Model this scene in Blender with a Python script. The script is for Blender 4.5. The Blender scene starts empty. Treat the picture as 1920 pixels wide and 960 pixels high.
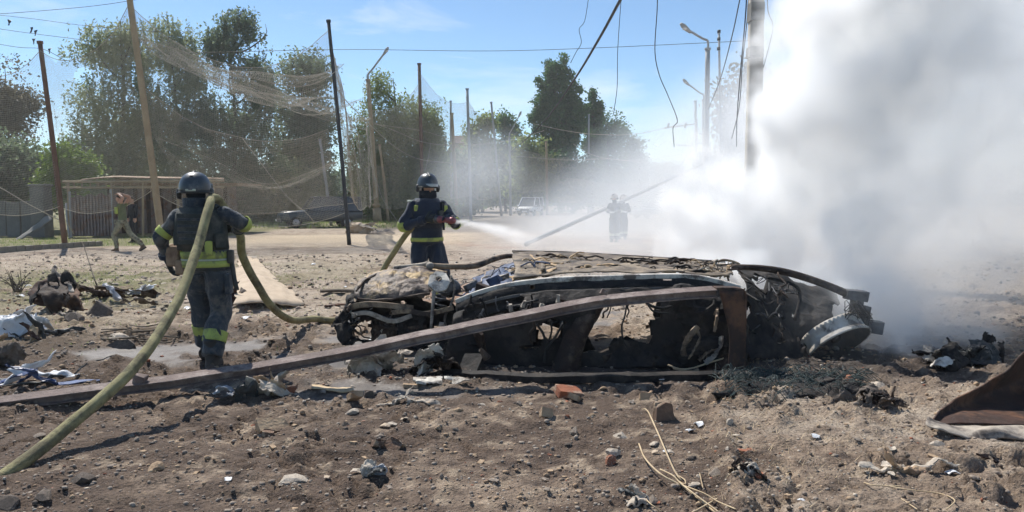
import bpy, bmesh, math, random
import numpy as np
from mathutils import Vector, Matrix
R = math.radians
SC = bpy.context.scene
COL = SC.collection

# ------------------------------------------------------------------ camera
CAM_H, FPX, PITCH = 1.6, 1400.0, math.atan(105 / 1400.0)
cam_d = bpy.data.cameras.new('camera')
cam_d.sensor_width = 36.0
cam_d.lens = FPX / 1920 * 36.0
cam_d.clip_start, cam_d.clip_end = 0.05, 5000
cam = bpy.data.objects.new('camera', cam_d)
COL.objects.link(cam)
cam.location = (0, 0, CAM_H)
cam.rotation_euler = (math.pi / 2 - PITCH, 0, 0)
SC.camera = cam

# ------------------------------------------------------------------ sky and sun
SUN_EL = R(51)
SUN_AZ = math.atan2(0.7, 1.0)          # from +Y towards -X
to_sun = Vector((-math.sin(SUN_AZ) * math.cos(SUN_EL), math.cos(SUN_AZ) * math.cos(SUN_EL), math.sin(SUN_EL)))
W = bpy.data.worlds.new('World')
SC.world = W
W.use_nodes = True
nt = W.node_tree
nt.nodes.clear()
wo = nt.nodes.new('ShaderNodeOutputWorld')
bg = nt.nodes.new('ShaderNodeBackground')
sky = nt.nodes.new('ShaderNodeTexSky')
sky.sky_type = 'NISHITA'
sky.sun_disc = False
sky.sun_elevation = SUN_EL
sky.sun_rotation = -SUN_AZ
sky.air_density, sky.dust_density, sky.ozone_density = 0.95, 0.1, 1.1
sky.altitude = 1200
# thin high cloud, the same all round the sky
tc = nt.nodes.new('ShaderNodeTexCoord')
mp = nt.nodes.new('ShaderNodeMapping'); mp.inputs['Scale'].default_value = (1.2, 1.2, 4.5)
nz = nt.nodes.new('ShaderNodeTexNoise'); nz.inputs['Scale'].default_value = 2.6; nz.inputs['Detail'].default_value = 7
nz.inputs['Roughness'].default_value = 0.62; nz.inputs['Distortion'].default_value = 0.5
cr = nt.nodes.new('ShaderNodeValToRGB')
cr.color_ramp.elements[0].position, cr.color_ramp.elements[0].color = 0.54, (0, 0, 0, 1)
cr.color_ramp.elements[1].position, cr.color_ramp.elements[1].color = 0.80, (0.55, 0.55, 0.55, 1)
mx = nt.nodes.new('ShaderNodeMix'); mx.data_type = 'RGBA'
mx.inputs[7].default_value = (9.0, 9.2, 9.4, 1)
nt.links.new(tc.outputs['Generated'], mp.inputs['Vector'])
nt.links.new(mp.outputs[0], nz.inputs['Vector'])
nt.links.new(nz.outputs['Fac'], cr.inputs[0])
nt.links.new(cr.outputs[0], mx.inputs[0])
tint = nt.nodes.new('ShaderNodeMix'); tint.data_type = 'RGBA'; tint.blend_type = 'MULTIPLY'; tint.inputs[0].default_value = 1; tint.inputs[7].default_value = (0.90, 1.05, 1.12, 1)
nt.links.new(sky.outputs[0], tint.inputs[6]); nt.links.new(tint.outputs[2], mx.inputs[6])
nt.links.new(mx.outputs[2], bg.inputs[0])
bg.inputs[1].default_value = 0.094
nt.links.new(bg.outputs[0], wo.inputs[0])

sun_d = bpy.data.lights.new('sun', 'SUN')
sun_d.energy, sun_d.angle, sun_d.color = 4.6, R(0.55), (1.0, 0.955, 0.88)
sun = bpy.data.objects.new('sun', sun_d)
COL.objects.link(sun)
sun.rotation_euler = (-to_sun).to_track_quat('-Z', 'Y').to_euler()
sun.location = to_sun * 60

SC.view_settings.view_transform = 'Standard'
SC.view_settings.look = 'None'
SC.view_settings.exposure = 0.44
SC.view_settings.gamma = 1.0
SC.view_settings.use_curve_mapping = False
SC.render.engine = 'CYCLES'
cy = SC.cycles
cy.use_denoising = True
cy.denoiser = 'OPENIMAGEDENOISE'
cy.use_adaptive_sampling = True
cy.adaptive_threshold = 0.04
cy.max_bounces, cy.diffuse_bounces, cy.glossy_bounces = 10, 2, 2
cy.transmission_bounces, cy.transparent_max_bounces, cy.volume_bounces = 2, 8, 9
cy.sample_clamp_indirect = 6.0
cy.volume_step_rate = 2.0
cy.volume_max_steps = 128
cy.caustics_reflective = cy.caustics_refractive = False

# ------------------------------------------------------------------ numbers
_ct, _st = math.cos(PITCH), math.sin(PITCH)
def _dir(px, py):
    dx, dy = (px - 960) / FPX, (480 - py) / FPX
    return Vector((dx, _ct + dy * _st, -_st + dy * _ct))
def P(px, py, Y):
    d = _dir(px, py)
    return Vector((0, 0, CAM_H)) + d * (Y / d.y)
def G(px, py, z=0.0):
    d = _dir(px, py)
    return Vector((0, 0, CAM_H)) + d * ((z - CAM_H) / d.z)
def PL(pts):
    return [P(*p) for p in pts]
def proj(co):
    x, y, z = co[..., 0], co[..., 1], co[..., 2] - CAM_H
    f = y * _ct - z * _st
    u = y * _st + z * _ct
    return 960 + FPX * x / f, 480 - FPX * u / f

_rs = np.random.RandomState(7)
_T2 = _rs.rand(256, 256)
_T3 = _rs.rand(64, 64, 64)
def vnoise(x, y, s=0):
    x = np.asarray(x, float) + s * 17.31; y = np.asarray(y, float) + s * 9.77
    xi, yi = np.floor(x).astype(int), np.floor(y).astype(int)
    fx, fy = x - xi, y - yi
    fx = fx * fx * (3 - 2 * fx); fy = fy * fy * (3 - 2 * fy)
    a, b = _T2[xi & 255, yi & 255], _T2[(xi + 1) & 255, yi & 255]
    c, d = _T2[xi & 255, (yi + 1) & 255], _T2[(xi + 1) & 255, (yi + 1) & 255]
    return (a + (b - a) * fx) * (1 - fy) + (c + (d - c) * fx) * fy
def fbm(x, y, o=4, s=0, g=0.5):
    t, a, n = 0, 1.0, 0
    for k in range(o):
        t = t + a * vnoise(x * 2 ** k, y * 2 ** k, s + k * 3); n += a; a *= g
    return t / n
def vnoise3(p, s=0):
    p = np.asarray(p, float) + s * 13.7
    i = np.floor(p).astype(int); f = p - i
    f = f * f * (3 - 2 * f); i &= 63; j = (i + 1) & 63
    def T(a, b, c): return _T3[a, b, c]
    x0, y0, z0, x1, y1, z1 = i[..., 0], i[..., 1], i[..., 2], j[..., 0], j[..., 1], j[..., 2]
    fx, fy, fz = f[..., 0], f[..., 1], f[..., 2]
    l = lambda a, b, t: a + (b - a) * t
    return l(l(l(T(x0, y0, z0), T(x1, y0, z0), fx), l(T(x0, y1, z0), T(x1, y1, z0), fx), fy),
             l(l(T(x0, y0, z1), T(x1, y0, z1), fx), l(T(x0, y1, z1), T(x1, y1, z1), fx), fy), fz)
def sstep(a, b, x):
    t = np.clip((np.asarray(x, float) - a) / (b - a), 0, 1)
    return t * t * (3 - 2 * t)

# ------------------------------------------------------------------ materials
MATS = {}
def pm(name, c1, c2=None, scale=8.0, rough=0.8, bump=0.3, bscale=None, metal=0.0, c3=None, c3s=2.0, detail=6, spec=0.3, bdist=0.02, lo=0.35, hi=0.65, sheen=0.0, transl=0.0):
    m = bpy.data.materials.new(name); m.use_nodes = True
    n, l = m.node_tree.nodes, m.node_tree.links
    b = n['Principled BSDF']
    b.inputs['Roughness'].default_value = rough
    b.inputs['Metallic'].default_value = metal
    b.inputs['Specular IOR Level'].default_value = spec
    if sheen: b.inputs['Sheen Weight'].default_value = sheen
    c2 = c2 or tuple(x * 0.7 for x in c1)
    t = n.new('ShaderNodeTexCoord')
    z = n.new('ShaderNodeTexNoise'); z.inputs['Scale'].default_value = scale; z.inputs['Detail'].default_value = detail; z.inputs['Roughness'].default_value = 0.65
    l.new(t.outputs['Object'], z.inputs['Vector'])
    r = n.new('ShaderNodeValToRGB')
    r.color_ramp.elements[0].position, r.color_ramp.elements[0].color = lo, (*c1, 1)
    r.color_ramp.elements[1].position, r.color_ramp.elements[1].color = hi, (*c2, 1)
    l.new(z.outputs['Fac'], r.inputs[0])
    out = r.outputs[0]
    if c3:
        z3 = n.new('ShaderNodeTexNoise'); z3.inputs['Scale'].default_value = c3s; z3.inputs['Detail'].default_value = 5; z3.inputs['Roughness'].default_value = 0.7
        l.new(t.outputs['Object'], z3.inputs['Vector'])
        r3 = n.new('ShaderNodeValToRGB'); r3.color_ramp.elements[0].position = 0.5; r3.color_ramp.elements[1].position = 0.62
        l.new(z3.outputs['Fac'], r3.inputs[0])
        mixn = n.new('ShaderNodeMix'); mixn.data_type = 'RGBA'
        l.new(r3.outputs[0], mixn.inputs[0]); l.new(out, mixn.inputs[6]); mixn.inputs[7].default_value = (*c3, 1)
        out = mixn.outputs[2]
    l.new(out, b.inputs['Base Color'])
    if bump:
        zb = n.new('ShaderNodeTexNoise'); zb.inputs['Scale'].default_value = bscale or scale * 3; zb.inputs['Detail'].default_value = 5
        l.new(t.outputs['Object'], zb.inputs['Vector'])
        bp = n.new('ShaderNodeBump'); bp.inputs['Strength'].default_value = bump; bp.inputs['Distance'].default_value = bdist
        l.new(zb.outputs['Fac'], bp.inputs['Height']); l.new(bp.outputs[0], b.inputs['Normal'])
    if transl:
        tr = n.new('ShaderNodeBsdfTranslucent'); l.new(out, tr.inputs[0])
        ms = n.new('ShaderNodeMixShader'); ms.inputs[0].default_value = transl
        l.new(b.outputs[0], ms.inputs[1]); l.new(tr.outputs[0], ms.inputs[2])
        l.new(ms.outputs[0], n['Material Output'].inputs[0])
    MATS[name] = m
    return m

def leaf_mat(name, ca, cb, transl=0.35):
    m = bpy.data.materials.new(name); m.use_nodes = True
    n, l = m.node_tree.nodes, m.node_tree.links
    n.clear()
    o = n.new('ShaderNodeOutputMaterial')
    g = n.new('ShaderNodeNewGeometry')
    t = n.new('ShaderNodeTexCoord')
    z = n.new('ShaderNodeTexNoise'); z.inputs['Scale'].default_value = 0.45; z.inputs['Detail'].default_value = 3
    l.new(t.outputs['Object'], z.inputs['Vector'])
    ad = n.new('ShaderNodeMath'); ad.operation = 'ADD'
    l.new(g.outputs['Random Per Island'], ad.inputs[0]); l.new(z.outputs['Fac'], ad.inputs[1])
    r = n.new('ShaderNodeValToRGB')
    r.color_ramp.elements[0].position, r.color_ramp.elements[0].color = 0.3, (*ca, 1)
    r.color_ramp.elements[1].position, r.color_ramp.elements[1].color = 1.0, (*cb, 1)
    h = n.new('ShaderNodeMath'); h.operation = 'MULTIPLY'; h.inputs[1].default_value = 0.66
    l.new(ad.outputs[0], h.inputs[0]); l.new(h.outputs[0], r.inputs[0])
    d = n.new('ShaderNodeBsdfPrincipled'); d.inputs['Roughness'].default_value = 0.5; d.inputs['Specular IOR Level'].default_value = 0.35
    tr = n.new('ShaderNodeBsdfTranslucent')
    l.new(r.outputs[0], d.inputs['Base Color']); l.new(r.outputs[0], tr.inputs[0])
    ms = n.new('ShaderNodeMixShader'); ms.inputs[0].default_value = transl
    l.new(d.outputs[0], ms.inputs[1]); l.new(tr.outputs[0], ms.inputs[2]); l.new(ms.outputs[0], o.inputs[0])
    MATS[name] = m
    return m

# ------------------------------------------------------------------ mesh helpers
def tag(o, label=None, cat=None, group=None, kind=None):
    if label: o['label'] = label
    if cat: o['category'] = cat
    if group: o['group'] = group
    if kind: o['kind'] = kind
    return o
def empty(name, loc, rz=0.0, label=None, cat=None, group=None):
    o = bpy.data.objects.new(name, None); COL.objects.link(o)
    o.location = loc; o.rotation_euler = (0, 0, rz); o.empty_display_size = 0.1
    return tag(o, label, cat, group)
def link(name, me, parent=None, loc=None):
    o = bpy.data.objects.new(name, me); COL.objects.link(o)
    if parent: o.parent = parent
    if loc is not None: o.location = loc
    return o
def mesh_np(name, v, f, mat=None, smooth=False):
    """v (n,3), f (m,k) arrays of one polygon size"""
    me = bpy.data.meshes.new(name)
    v = np.ascontiguousarray(v, np.float32); f = np.ascontiguousarray(f, np.int32)
    me.vertices.add(len(v)); me.vertices.foreach_set('co', v.ravel())
    k = f.shape[1]
    me.loops.add(f.size); me.loops.foreach_set('vertex_index', f.ravel())
    me.polygons.add(len(f)); me.polygons.foreach_set('loop_start', np.arange(0, f.size, k, dtype=np.int32))
    me.polygons.foreach_set('loop_total', np.full(len(f), k, np.int32))
    if smooth: me.polygons.foreach_set('use_smooth', np.ones(len(f), bool))
    me.update(calc_edges=True)
    if mat: me.materials.append(MATS[mat] if isinstance(mat, str) else mat)
    return me
def catmull(pts, n):
    p = np.array([tuple(q) for q in pts], float)
    if len(p) < 3:
        t = np.linspace(0, 1, n)[:, None]; return p[0] * (1 - t) + p[-1] * t
    q = np.vstack([2 * p[0] - p[1], p, 2 * p[-1] - p[-2]])
    seg = np.r_[0, np.cumsum(np.linalg.norm(np.diff(p, axis=0), axis=1) + 1e-9)]
    s = np.linspace(0, seg[-1], n)
    i = np.clip(np.searchsorted(seg, s, 'right') - 1, 0, len(p) - 2)
    t = ((s - seg[i]) / (seg[i + 1] - seg[i]))[:, None]
    a, b, c, d = q[i], q[i + 1], q[i + 2], q[i + 3]
    return 0.5 * (2 * b + (c - a) * t + (2 * a - 5 * b + 4 * c - d) * t ** 2 + (3 * b - a - 3 * c + d) * t ** 3)
def lin(pts, n):
    p = np.array([tuple(q) for q in pts], float)
    seg = np.r_[0, np.cumsum(np.linalg.norm(np.diff(p, axis=0), axis=1) + 1e-9)]
    s = np.linspace(0, seg[-1], n)
    return np.stack([np.interp(s, seg, p[:, k]) for k in range(p.shape[1])], 1)

class MB:
    def __init__(s): s.v, s.f = [], []
    def add(s, v, f):
        o = len(s.v); s.v += [tuple(map(float, q)) for q in v]; s.f += [tuple(o + i for i in q) for q in f]; return s
    def box(s, c, d, rot=None, jit=0.0, rnd=None):
        c = Vector(c); M = rot if rot is not None else Matrix.Identity(3)
        vs = []
        for x in (-1, 1):
            for y in (-1, 1):
                for z in (-1, 1):
                    q = Vector((x * d[0] / 2, y * d[1] / 2, z * d[2] / 2))
                    if jit: q += Vector((rnd.uniform(-jit, jit), rnd.uniform(-jit, jit), rnd.uniform(-jit, jit)))
                    vs.append(c + M @ q)
        return s.add(vs, [(0, 1, 3, 2), (4, 6, 7, 5), (0, 4, 5, 1), (2, 3, 7, 6), (0, 2, 6, 4), (1, 5, 7, 3)])
    def tube(s, pts, r, seg=8, n=None, ell=None, cap=True, up=None, smooth=True):
        """r: number or list per given point; ell: (a,b) scale of the two section axes"""
        pts = [tuple(q) for q in pts]
        rr = np.array([r] * len(pts) if np.isscalar(r) else r, float)
        if n:
            a = np.array(pts, float); sg = np.r_[0, np.cumsum(np.linalg.norm(np.diff(a, axis=0), axis=1) + 1e-9)]
            p = catmull(pts, n) if smooth else lin(pts, n); rr = np.interp(np.linspace(0, sg[-1], n), sg, rr)
        else: p = np.array(pts, float)
        m = len(p)
        tan = np.gradient(p, axis=0); tan /= np.linalg.norm(tan, axis=1)[:, None] + 1e-12
        u = np.array(up if up is not None else ((0, 0, 1) if abs(tan[0][2]) < 0.9 else (0, 1, 0)), float)
        vs = []
        ea, eb = ell or (1, 1)
        for i in range(m):
            a = np.cross(tan[i], u); a /= np.linalg.norm(a) + 1e-12
            b = np.cross(a, tan[i]); 
            if up is None: u = b
            for k in range(seg):
                th = 2 * math.pi * (k + 0.5) / seg
                vs.append(p[i] + rr[i] * (ea * math.cos(th) * a + eb * math.sin(th) * b))
        fs = [(i * seg + k, i * seg + (k + 1) % seg, (i + 1) * seg + (k + 1) % seg, (i + 1) * seg + k) for i in range(m - 1) for k in range(seg)]
        if cap: fs += [tuple(range(seg))[::-1], tuple((m - 1) * seg + k for k in range(seg))]
        return s.add(vs, fs)
    def loft(s, rings, seg=16, cap=True, pw=2.0):
        """rings: (centre, a, b, [axis_a, axis_b]) ellipses"""
        vs = []
        for q in rings:
            c, a, b = Vector(q[0]), q[1], q[2]
            A, B = (Vector(q[3]), Vector(q[4])) if len(q) > 3 else (Vector((1, 0, 0)), Vector((0, 1, 0)))
            for k in range(seg):
                th = 2 * math.pi * (k + 0.5) / seg
                ct, st = math.cos(th), math.sin(th)
                e = 2.0 / pw
                ct = math.copysign(abs(ct) ** e, ct); st = math.copysign(abs(st) ** e, st)
                vs.append(c + A * a * ct + B * b * st)
        m = len(rings)
        fs = [(i * seg + k, i * seg + (k + 1) % seg, (i + 1) * seg + (k + 1) % seg, (i + 1) * seg + k) for i in range(m - 1) for k in range(seg)]
        if cap: fs += [tuple(range(seg))[::-1], tuple((m - 1) * seg + k for k in range(seg))]
        return s.add(vs, fs)
    def ball(s, c, r, seg=14, rings=9, M=None):
        c = Vector(c); r = (r, r, r) if np.isscalar(r) else r
        M = M or Matrix.Identity(3)
        rg = []
        for i in range(rings + 1):
            ph = -math.pi / 2 + math.pi * (i + 0.001) / (rings + 0.002)
            rg.append((c + M @ Vector((0, 0, r[2] * math.sin(ph))), r[0] * math.cos(ph) + 1e-4, r[1] * math.cos(ph) + 1e-4, M @ Vector((1, 0, 0)), M @ Vector((0, 1, 0))))
        return s.loft(rg, seg)
    def sheet(s, rows, nu=24, nv=16, noise=0.0, nscale=4.0, seed=0, hole=None, smooth=True):
        """rows of points -> interpolated crumpled grid; hole(px,py,u,v)->bool array drops faces"""
        g = np.stack([catmull(r, nu) if smooth else lin(r, nu) for r in rows])           # rows, nu, 3
        g = np.stack([catmull(g[:, j], nv) if smooth else lin(g[:, j], nv) for j in range(nu)], 1)  # nv, nu, 3
        if noise:
            for k in range(3):
                g[..., k] += noise * 2 * (vnoise3(g * nscale, seed + k) - 0.5) + noise * 0.9 * (vnoise3(g * nscale * 2.7, seed + k + 5) - 0.5)
        V = g.reshape(-1, 3)
        ii, jj = np.meshgrid(np.arange(nv - 1), np.arange(nu - 1), indexing='ij')
        a = ii * nu + jj
        F = np.stack([a, a + 1, a + nu + 1, a + nu], -1).reshape(-1, 4)
        if hole:
            c = V[F].mean(1); px, py = proj(c)
            u = ((jj + 0.5) / (nu - 1)).ravel(); v = ((ii + 0.5) / (nv - 1)).ravel()
            F = F[~hole(px, py, u, v, c)]
            used = np.unique(F); mp_ = np.full(len(V), -1); mp_[used] = np.arange(len(used))
            V, F = V[used], mp_[F]
        return s.add(V, F.tolist())
    def mesh(s, name, mat=None, smooth=True, origin=(0, 0, 0)):
        me = bpy.data.meshes.new(name)
        o = Vector(origin)
        me.from_pydata([tuple(Vector(q) - o) for q in s.v], [], s.f)
        me.update()
        if smooth: me.polygons.foreach_set('use_smooth', np.ones(len(me.polygons), bool))
        if mat: me.materials.append(MATS[mat])
        return me
    def build(s, name, mat, parent=None, smooth=True, solid=0.0, bevel=0.0, origin=None):
        if parent is not None and origin is None:
            q, origin = parent, Vector((0, 0, 0))
            if not q.get('local'):
                while q is not None: origin = origin + q.location; q = q.parent
        me = s.mesh(name, mat, smooth, origin or (0, 0, 0))
        o = link(name, me, parent, None if parent is not None else origin)
        if solid:
            md = o.modifiers.new('thickness', 'SOLIDIFY'); md.thickness = solid; md.offset = 0
        if bevel:
            md = o.modifiers.new('bevel', 'BEVEL'); md.width = bevel; md.segments = 2; md.limit_method = 'ANGLE'
        return o
def fix_normals(me):
    bm = bmesh.new(); bm.from_mesh(me); bmesh.ops.recalc_face_normals(bm, faces=bm.faces); bm.to_mesh(me); bm.free()
def in_poly(px, py, poly):
    r = np.zeros(np.shape(px), bool); n = len(poly)
    for i in range(n):
        x1, y1 = poly[i]; x2, y2 = poly[(i + 1) % n]
        c = ((y1 > py) != (y2 > py)) & (px < (x2 - x1) * (py - y1) / (y2 - y1 + 1e-12) + x1)
        r ^= c
    return r
class E:
    """node arithmetic: E(tree, socket or number)"""
    def __init__(s, t, k): s.t, s.k = t, k
    def _op(s, op, o=None, p=None):
        n = s.t.nodes.new('ShaderNodeMath'); n.operation = op
        for i, q in enumerate((s, o, p)):
            if q is None: continue
            q = q.k if isinstance(q, E) else q
            if isinstance(q, (int, float)): n.inputs[i].default_value = q
            else: s.t.links.new(q, n.inputs[i])
        return E(s.t, n.outputs[0])
    def __add__(s, o): return s._op('ADD', o)
    def __sub__(s, o): return s._op('SUBTRACT', o)
    def __mul__(s, o): return s._op('MULTIPLY', o)
    def __truediv__(s, o): return s._op('DIVIDE', o)
    def min(s, o): return s._op('MINIMUM', o)
    def max(s, o): return s._op('MAXIMUM', o)
    def abs(s): return s._op('ABSOLUTE')
    def pow(s, o): return s._op('POWER', o)
    def ss(s, a, b):
        n = s.t.nodes.new('ShaderNodeMapRange'); n.interpolation_type = 'SMOOTHSTEP'
        s.t.links.new(s.k, n.inputs[0]); n.inputs[1].default_value = a; n.inputs[2].default_value = b
        return E(s.t, n.outputs[0])
    def curve(s, pts, lo, hi, vlo, vhi):
        """piecewise curve through (x, value)"""
        x = (s - lo) * (1.0 / (hi - lo))
        n = s.t.nodes.new('ShaderNodeFloatCurve'); c = n.mapping.curves[0]
        q = [((a - lo) / (hi - lo), (b - vlo) / (vhi - vlo)) for a, b in pts]
        c.points[0].location, c.points[1].location = q[0], q[-1]
        for a in q[1:-1]: c.points.new(*a)
        for p_ in c.points: p_.handle_type = 'AUTO_CLAMPED'
        n.mapping.update()
        s.t.links.new(x.k, n.inputs[1])
        return E(s.t, n.outputs[0]) * (vhi - vlo) + vlo

# ------------------------------------------------------------------ material list
pm('stone', (0.36, 0.30, 0.24), (0.20, 0.16, 0.13), 6, 0.9, 0.5, 30)
pm('stone_pale', (0.55, 0.48, 0.39), (0.36, 0.30, 0.24), 7, 0.9, 0.4, 30)
pm('stone_dark', (0.09, 0.075, 0.062), (0.17, 0.135, 0.11), 7, 0.9, 0.5, 30)
pm('brick_red', (0.36, 0.135, 0.075), (0.24, 0.10, 0.06), 9, 0.92, 0.5, 40, c3=(0.42, 0.30, 0.22), c3s=7)
pm('brick_brown', (0.20, 0.125, 0.085), (0.11, 0.075, 0.055), 9, 0.92, 0.5, 40, c3=(0.36, 0.27, 0.19), c3s=7)
pm('brick_tan', (0.46, 0.34, 0.22), (0.30, 0.20, 0.13), 9, 0.92, 0.5, 40)
pm('soot', (0.008, 0.0075, 0.008), (0.022, 0.019, 0.018), 5, 0.8, 0.7, 18, c3=(0.042, 0.034, 0.029), c3s=4.5)  # soot on the burnt parts; also painted shade inside the wheel
pm('soot_rust', (0.016, 0.012, 0.011), (0.05, 0.028, 0.019), 5, 0.8, 0.7, 18, c3=(0.10, 0.072, 0.054), c3s=4)
pm('burnt_metal', (0.36, 0.28, 0.19), (0.13, 0.085, 0.06), 5, 0.62, 0.5, 22, c3=(0.05, 0.038, 0.033), c3s=3.2, metal=0.25)
pm('scorched_panel', (0.42, 0.30, 0.15), (0.13, 0.10, 0.082), 3.0, 0.6, 0.6, 30, c3=(0.05, 0.04, 0.035), c3s=4.0, metal=0.1, lo=.44, hi=.54)
pm('ash_metal', (0.50, 0.44, 0.36), (0.22, 0.19, 0.165), 6, 0.7, 0.4, 22, c3=(0.09, 0.075, 0.065), c3s=4, metal=0.2)
pm('grey_metal', (0.15, 0.15, 0.155), (0.06, 0.06, 0.062), 6, 0.5, 0.35, 24, metal=0.3, c3=(0.025, 0.024, 0.024), c3s=4)
pm('white_metal', (0.66, 0.62, 0.55), (0.40, 0.36, 0.31), 6, 0.6, 0.3, 24, c3=(0.12, 0.10, 0.085), c3s=5)
pm('beam_rust', (0.205, 0.155, 0.138), (0.12, 0.09, 0.08), 5, 0.8, 0.7, 40, c3=(0.28, 0.23, 0.205), c3s=3.4, metal=0.05)
pm('pan_metal', (0.27, 0.215, 0.155), (0.11, 0.088, 0.07), 5, 0.75, 0.7, 34, c3=(0.04, 0.034, 0.03), c3s=3.2, metal=0.1, lo=.42, hi=.58)
pm('rust_dark', (0.07, 0.036, 0.026), (0.035, 0.024, 0.020), 4, 0.8, 0.5, 20, c3=(0.13, 0.065, 0.038), c3s=2.4)
pm('fibre', (0.55, 0.40, 0.25), (0.38, 0.26, 0.15), 9, 0.9, 0.2)
pm('blue_wire', (0.10, 0.14, 0.24), (0.035, 0.045, 0.08), 7, 0.6, 0.3)
pm('black_wire', (0.015, 0.015, 0.016), (0.03, 0.028, 0.027), 7, 0.6, 0.1)
pm('hose', (0.36, 0.325, 0.165), (0.24, 0.21, 0.105), 9, 0.8, 0.6, 150, c3=(0.15, 0.13, 0.075), c3s=5)
pm('tarp_tan', (0.52, 0.42, 0.31), (0.42, 0.33, 0.24), 4, 0.9, 0.3)
pm('tarp_grey', (0.42, 0.44, 0.47), (0.25, 0.25, 0.26), 5, 0.6, 0.3)
pm('plastic_white', (0.70, 0.71, 0.72), (0.55, 0.55, 0.55), 5, 0.45, 0.2)
pm('plastic_blue', (0.08, 0.12, 0.26), (0.03, 0.045, 0.10), 5, 0.45, 0.2)
pm('plastic_dark', (0.03, 0.034, 0.036), (0.06, 0.06, 0.055), 5, 0.5, 0.2)
pm('wire_green', (0.055, 0.085, 0.082), (0.03, 0.036, 0.034), 6, 0.7, 0.2, c3=(0.12, 0.14, 0.13), c3s=6)
pm('straw', (0.58, 0.46, 0.30), (0.42, 0.31, 0.19), 8, 0.85, 0.2)
pm('concrete', (0.42, 0.39, 0.34), (0.33, 0.30, 0.26), 3, 0.9, 0.35, 30)
pm('concrete_grey', (0.20, 0.195, 0.18), (0.13, 0.13, 0.12), 1.2, 0.9, 0.35, 20)
pm('kerb_stone', (0.30, 0.27, 0.22), (0.20, 0.18, 0.15), 3, 0.9, 0.4, 20)
pm('wood_pole', (0.30, 0.205, 0.135), (0.20, 0.135, 0.09), 2, 0.85, 0.4, 18)
pm('pole_rusty', (0.22, 0.125, 0.085), (0.13, 0.08, 0.06), 2, 0.8, 0.4, 18)
pm('pole_tan', (0.42, 0.32, 0.20), (0.33, 0.245, 0.15), 2, 0.85, 0.3, 18)
pm('pole_dark', (0.035, 0.04, 0.045), (0.06, 0.06, 0.06), 2, 0.7, 0.3, 18)
pm('pole_grey', (0.42, 0.42, 0.42), (0.32, 0.32, 0.31), 2, 0.7, 0.3, 18)
pm('net_thread', (0.42, 0.38, 0.31), (0.32, 0.29, 0.23), 3, 0.8, 0)
pm('rope', (0.45, 0.40, 0.32), (0.36, 0.32, 0.25), 3, 0.8, 0)
pm('bark', (0.13, 0.105, 0.08), (0.07, 0.057, 0.045), 4, 0.95, 0.5, 12)
pm('gate_metal', (0.26, 0.20, 0.18), (0.17, 0.13, 0.125), 2, 0.6, 0.2, 10, c3=(0.20, 0.10, 0.06), c3s=3)
pm('roof_rust', (0.36, 0.24, 0.15), (0.24, 0.16, 0.105), 2, 0.75, 0.3, 12)
pm('wall_tan', (0.52, 0.42, 0.28), (0.42, 0.34, 0.23), 1.5, 0.9, 0.2)
pm('car_dark', (0.026, 0.042, 0.054), (0.034, 0.05, 0.062), 1.5, 0.28, 0, spec=0.6)
pm('car_white', (0.72, 0.72, 0.71), (0.68, 0.68, 0.67), 1.5, 0.3, 0, spec=0.5)
pm('car_glass', (0.02, 0.028, 0.032), (0.03, 0.035, 0.04), 1.5, 0.06, 0, spec=0.9)
pm('tyre', (0.02, 0.02, 0.02), (0.03, 0.03, 0.03), 4, 0.85, 0.2)
pm('rim', (0.45, 0.45, 0.46), (0.35, 0.35, 0.36), 3, 0.35, 0, metal=0.8)
pm('lamp_lens', (0.75, 0.75, 0.72), (0.6, 0.6, 0.58), 3, 0.15, 0, spec=0.7)
pm('suit', (0.024, 0.034, 0.048), (0.05, 0.06, 0.07), 6, 0.85, 0.8, 20, c3=(0.12, 0.115, 0.105), c3s=4.5, sheen=0.2, bdist=.03)
pm('suit_navy', (0.012, 0.020, 0.040), (0.022, 0.032, 0.055), 5, 0.85, 0.55, 26, sheen=0.2)
pm('vest', (0.035, 0.043, 0.042), (0.055, 0.06, 0.055), 9, 0.9, 0.5, 50, c3=(0.09, 0.09, 0.08), c3s=4)
pm('hivis', (0.44, 0.50, 0.12), (0.33, 0.38, 0.10), 7, 0.7, 0.25, 40, c3=(0.20, 0.22, 0.09), c3s=9)
pm('silver_tape', (0.50, 0.53, 0.44), (0.40, 0.43, 0.36), 7, 0.5, 0.2)
pm('helmet', (0.032, 0.045, 0.058), (0.024, 0.034, 0.045), 3, 0.4, 0.1, spec=0.6, c3=(0.11, 0.12, 0.13), c3s=4)
pm('visor', (0.30, 0.33, 0.35), (0.22, 0.24, 0.26), 3, 0.12, 0, spec=0.8)
pm('glove', (0.022, 0.030, 0.036), (0.04, 0.05, 0.055), 8, 0.8, 0.4)
pm('boot', (0.03, 0.027, 0.024), (0.10, 0.085, 0.07), 8, 0.75, 0.4)
pm('pouch', (0.32, 0.23, 0.15), (0.16, 0.10, 0.07), 9, 0.9, 0.4)
pm('skin', (0.50, 0.29, 0.20), (0.44, 0.25, 0.17), 6, 0.55, 0.1)
pm('olive_shirt', (0.17, 0.185, 0.095), (0.13, 0.145, 0.075), 6, 0.9, 0.3)
pm('camo', (0.33, 0.31, 0.21), (0.22, 0.21, 0.14), 9, 0.9, 0.3, c3=(0.12, 0.10, 0.07), c3s=7)
pm('boot_tan', (0.16, 0.10, 0.06), (0.12, 0.08, 0.05), 8, 0.8, 0.3)
pm('hair', (0.03, 0.022, 0.016), (0.05, 0.037, 0.027), 8, 0.7, 0.4)
pm('black_cloth', (0.014, 0.017, 0.024), (0.022, 0.025, 0.032), 6, 0.9, 0.3)
pm('nozzle', (0.30, 0.10, 0.10), (0.22, 0.07, 0.08), 6, 0.45, 0.1, metal=0.3)
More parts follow.
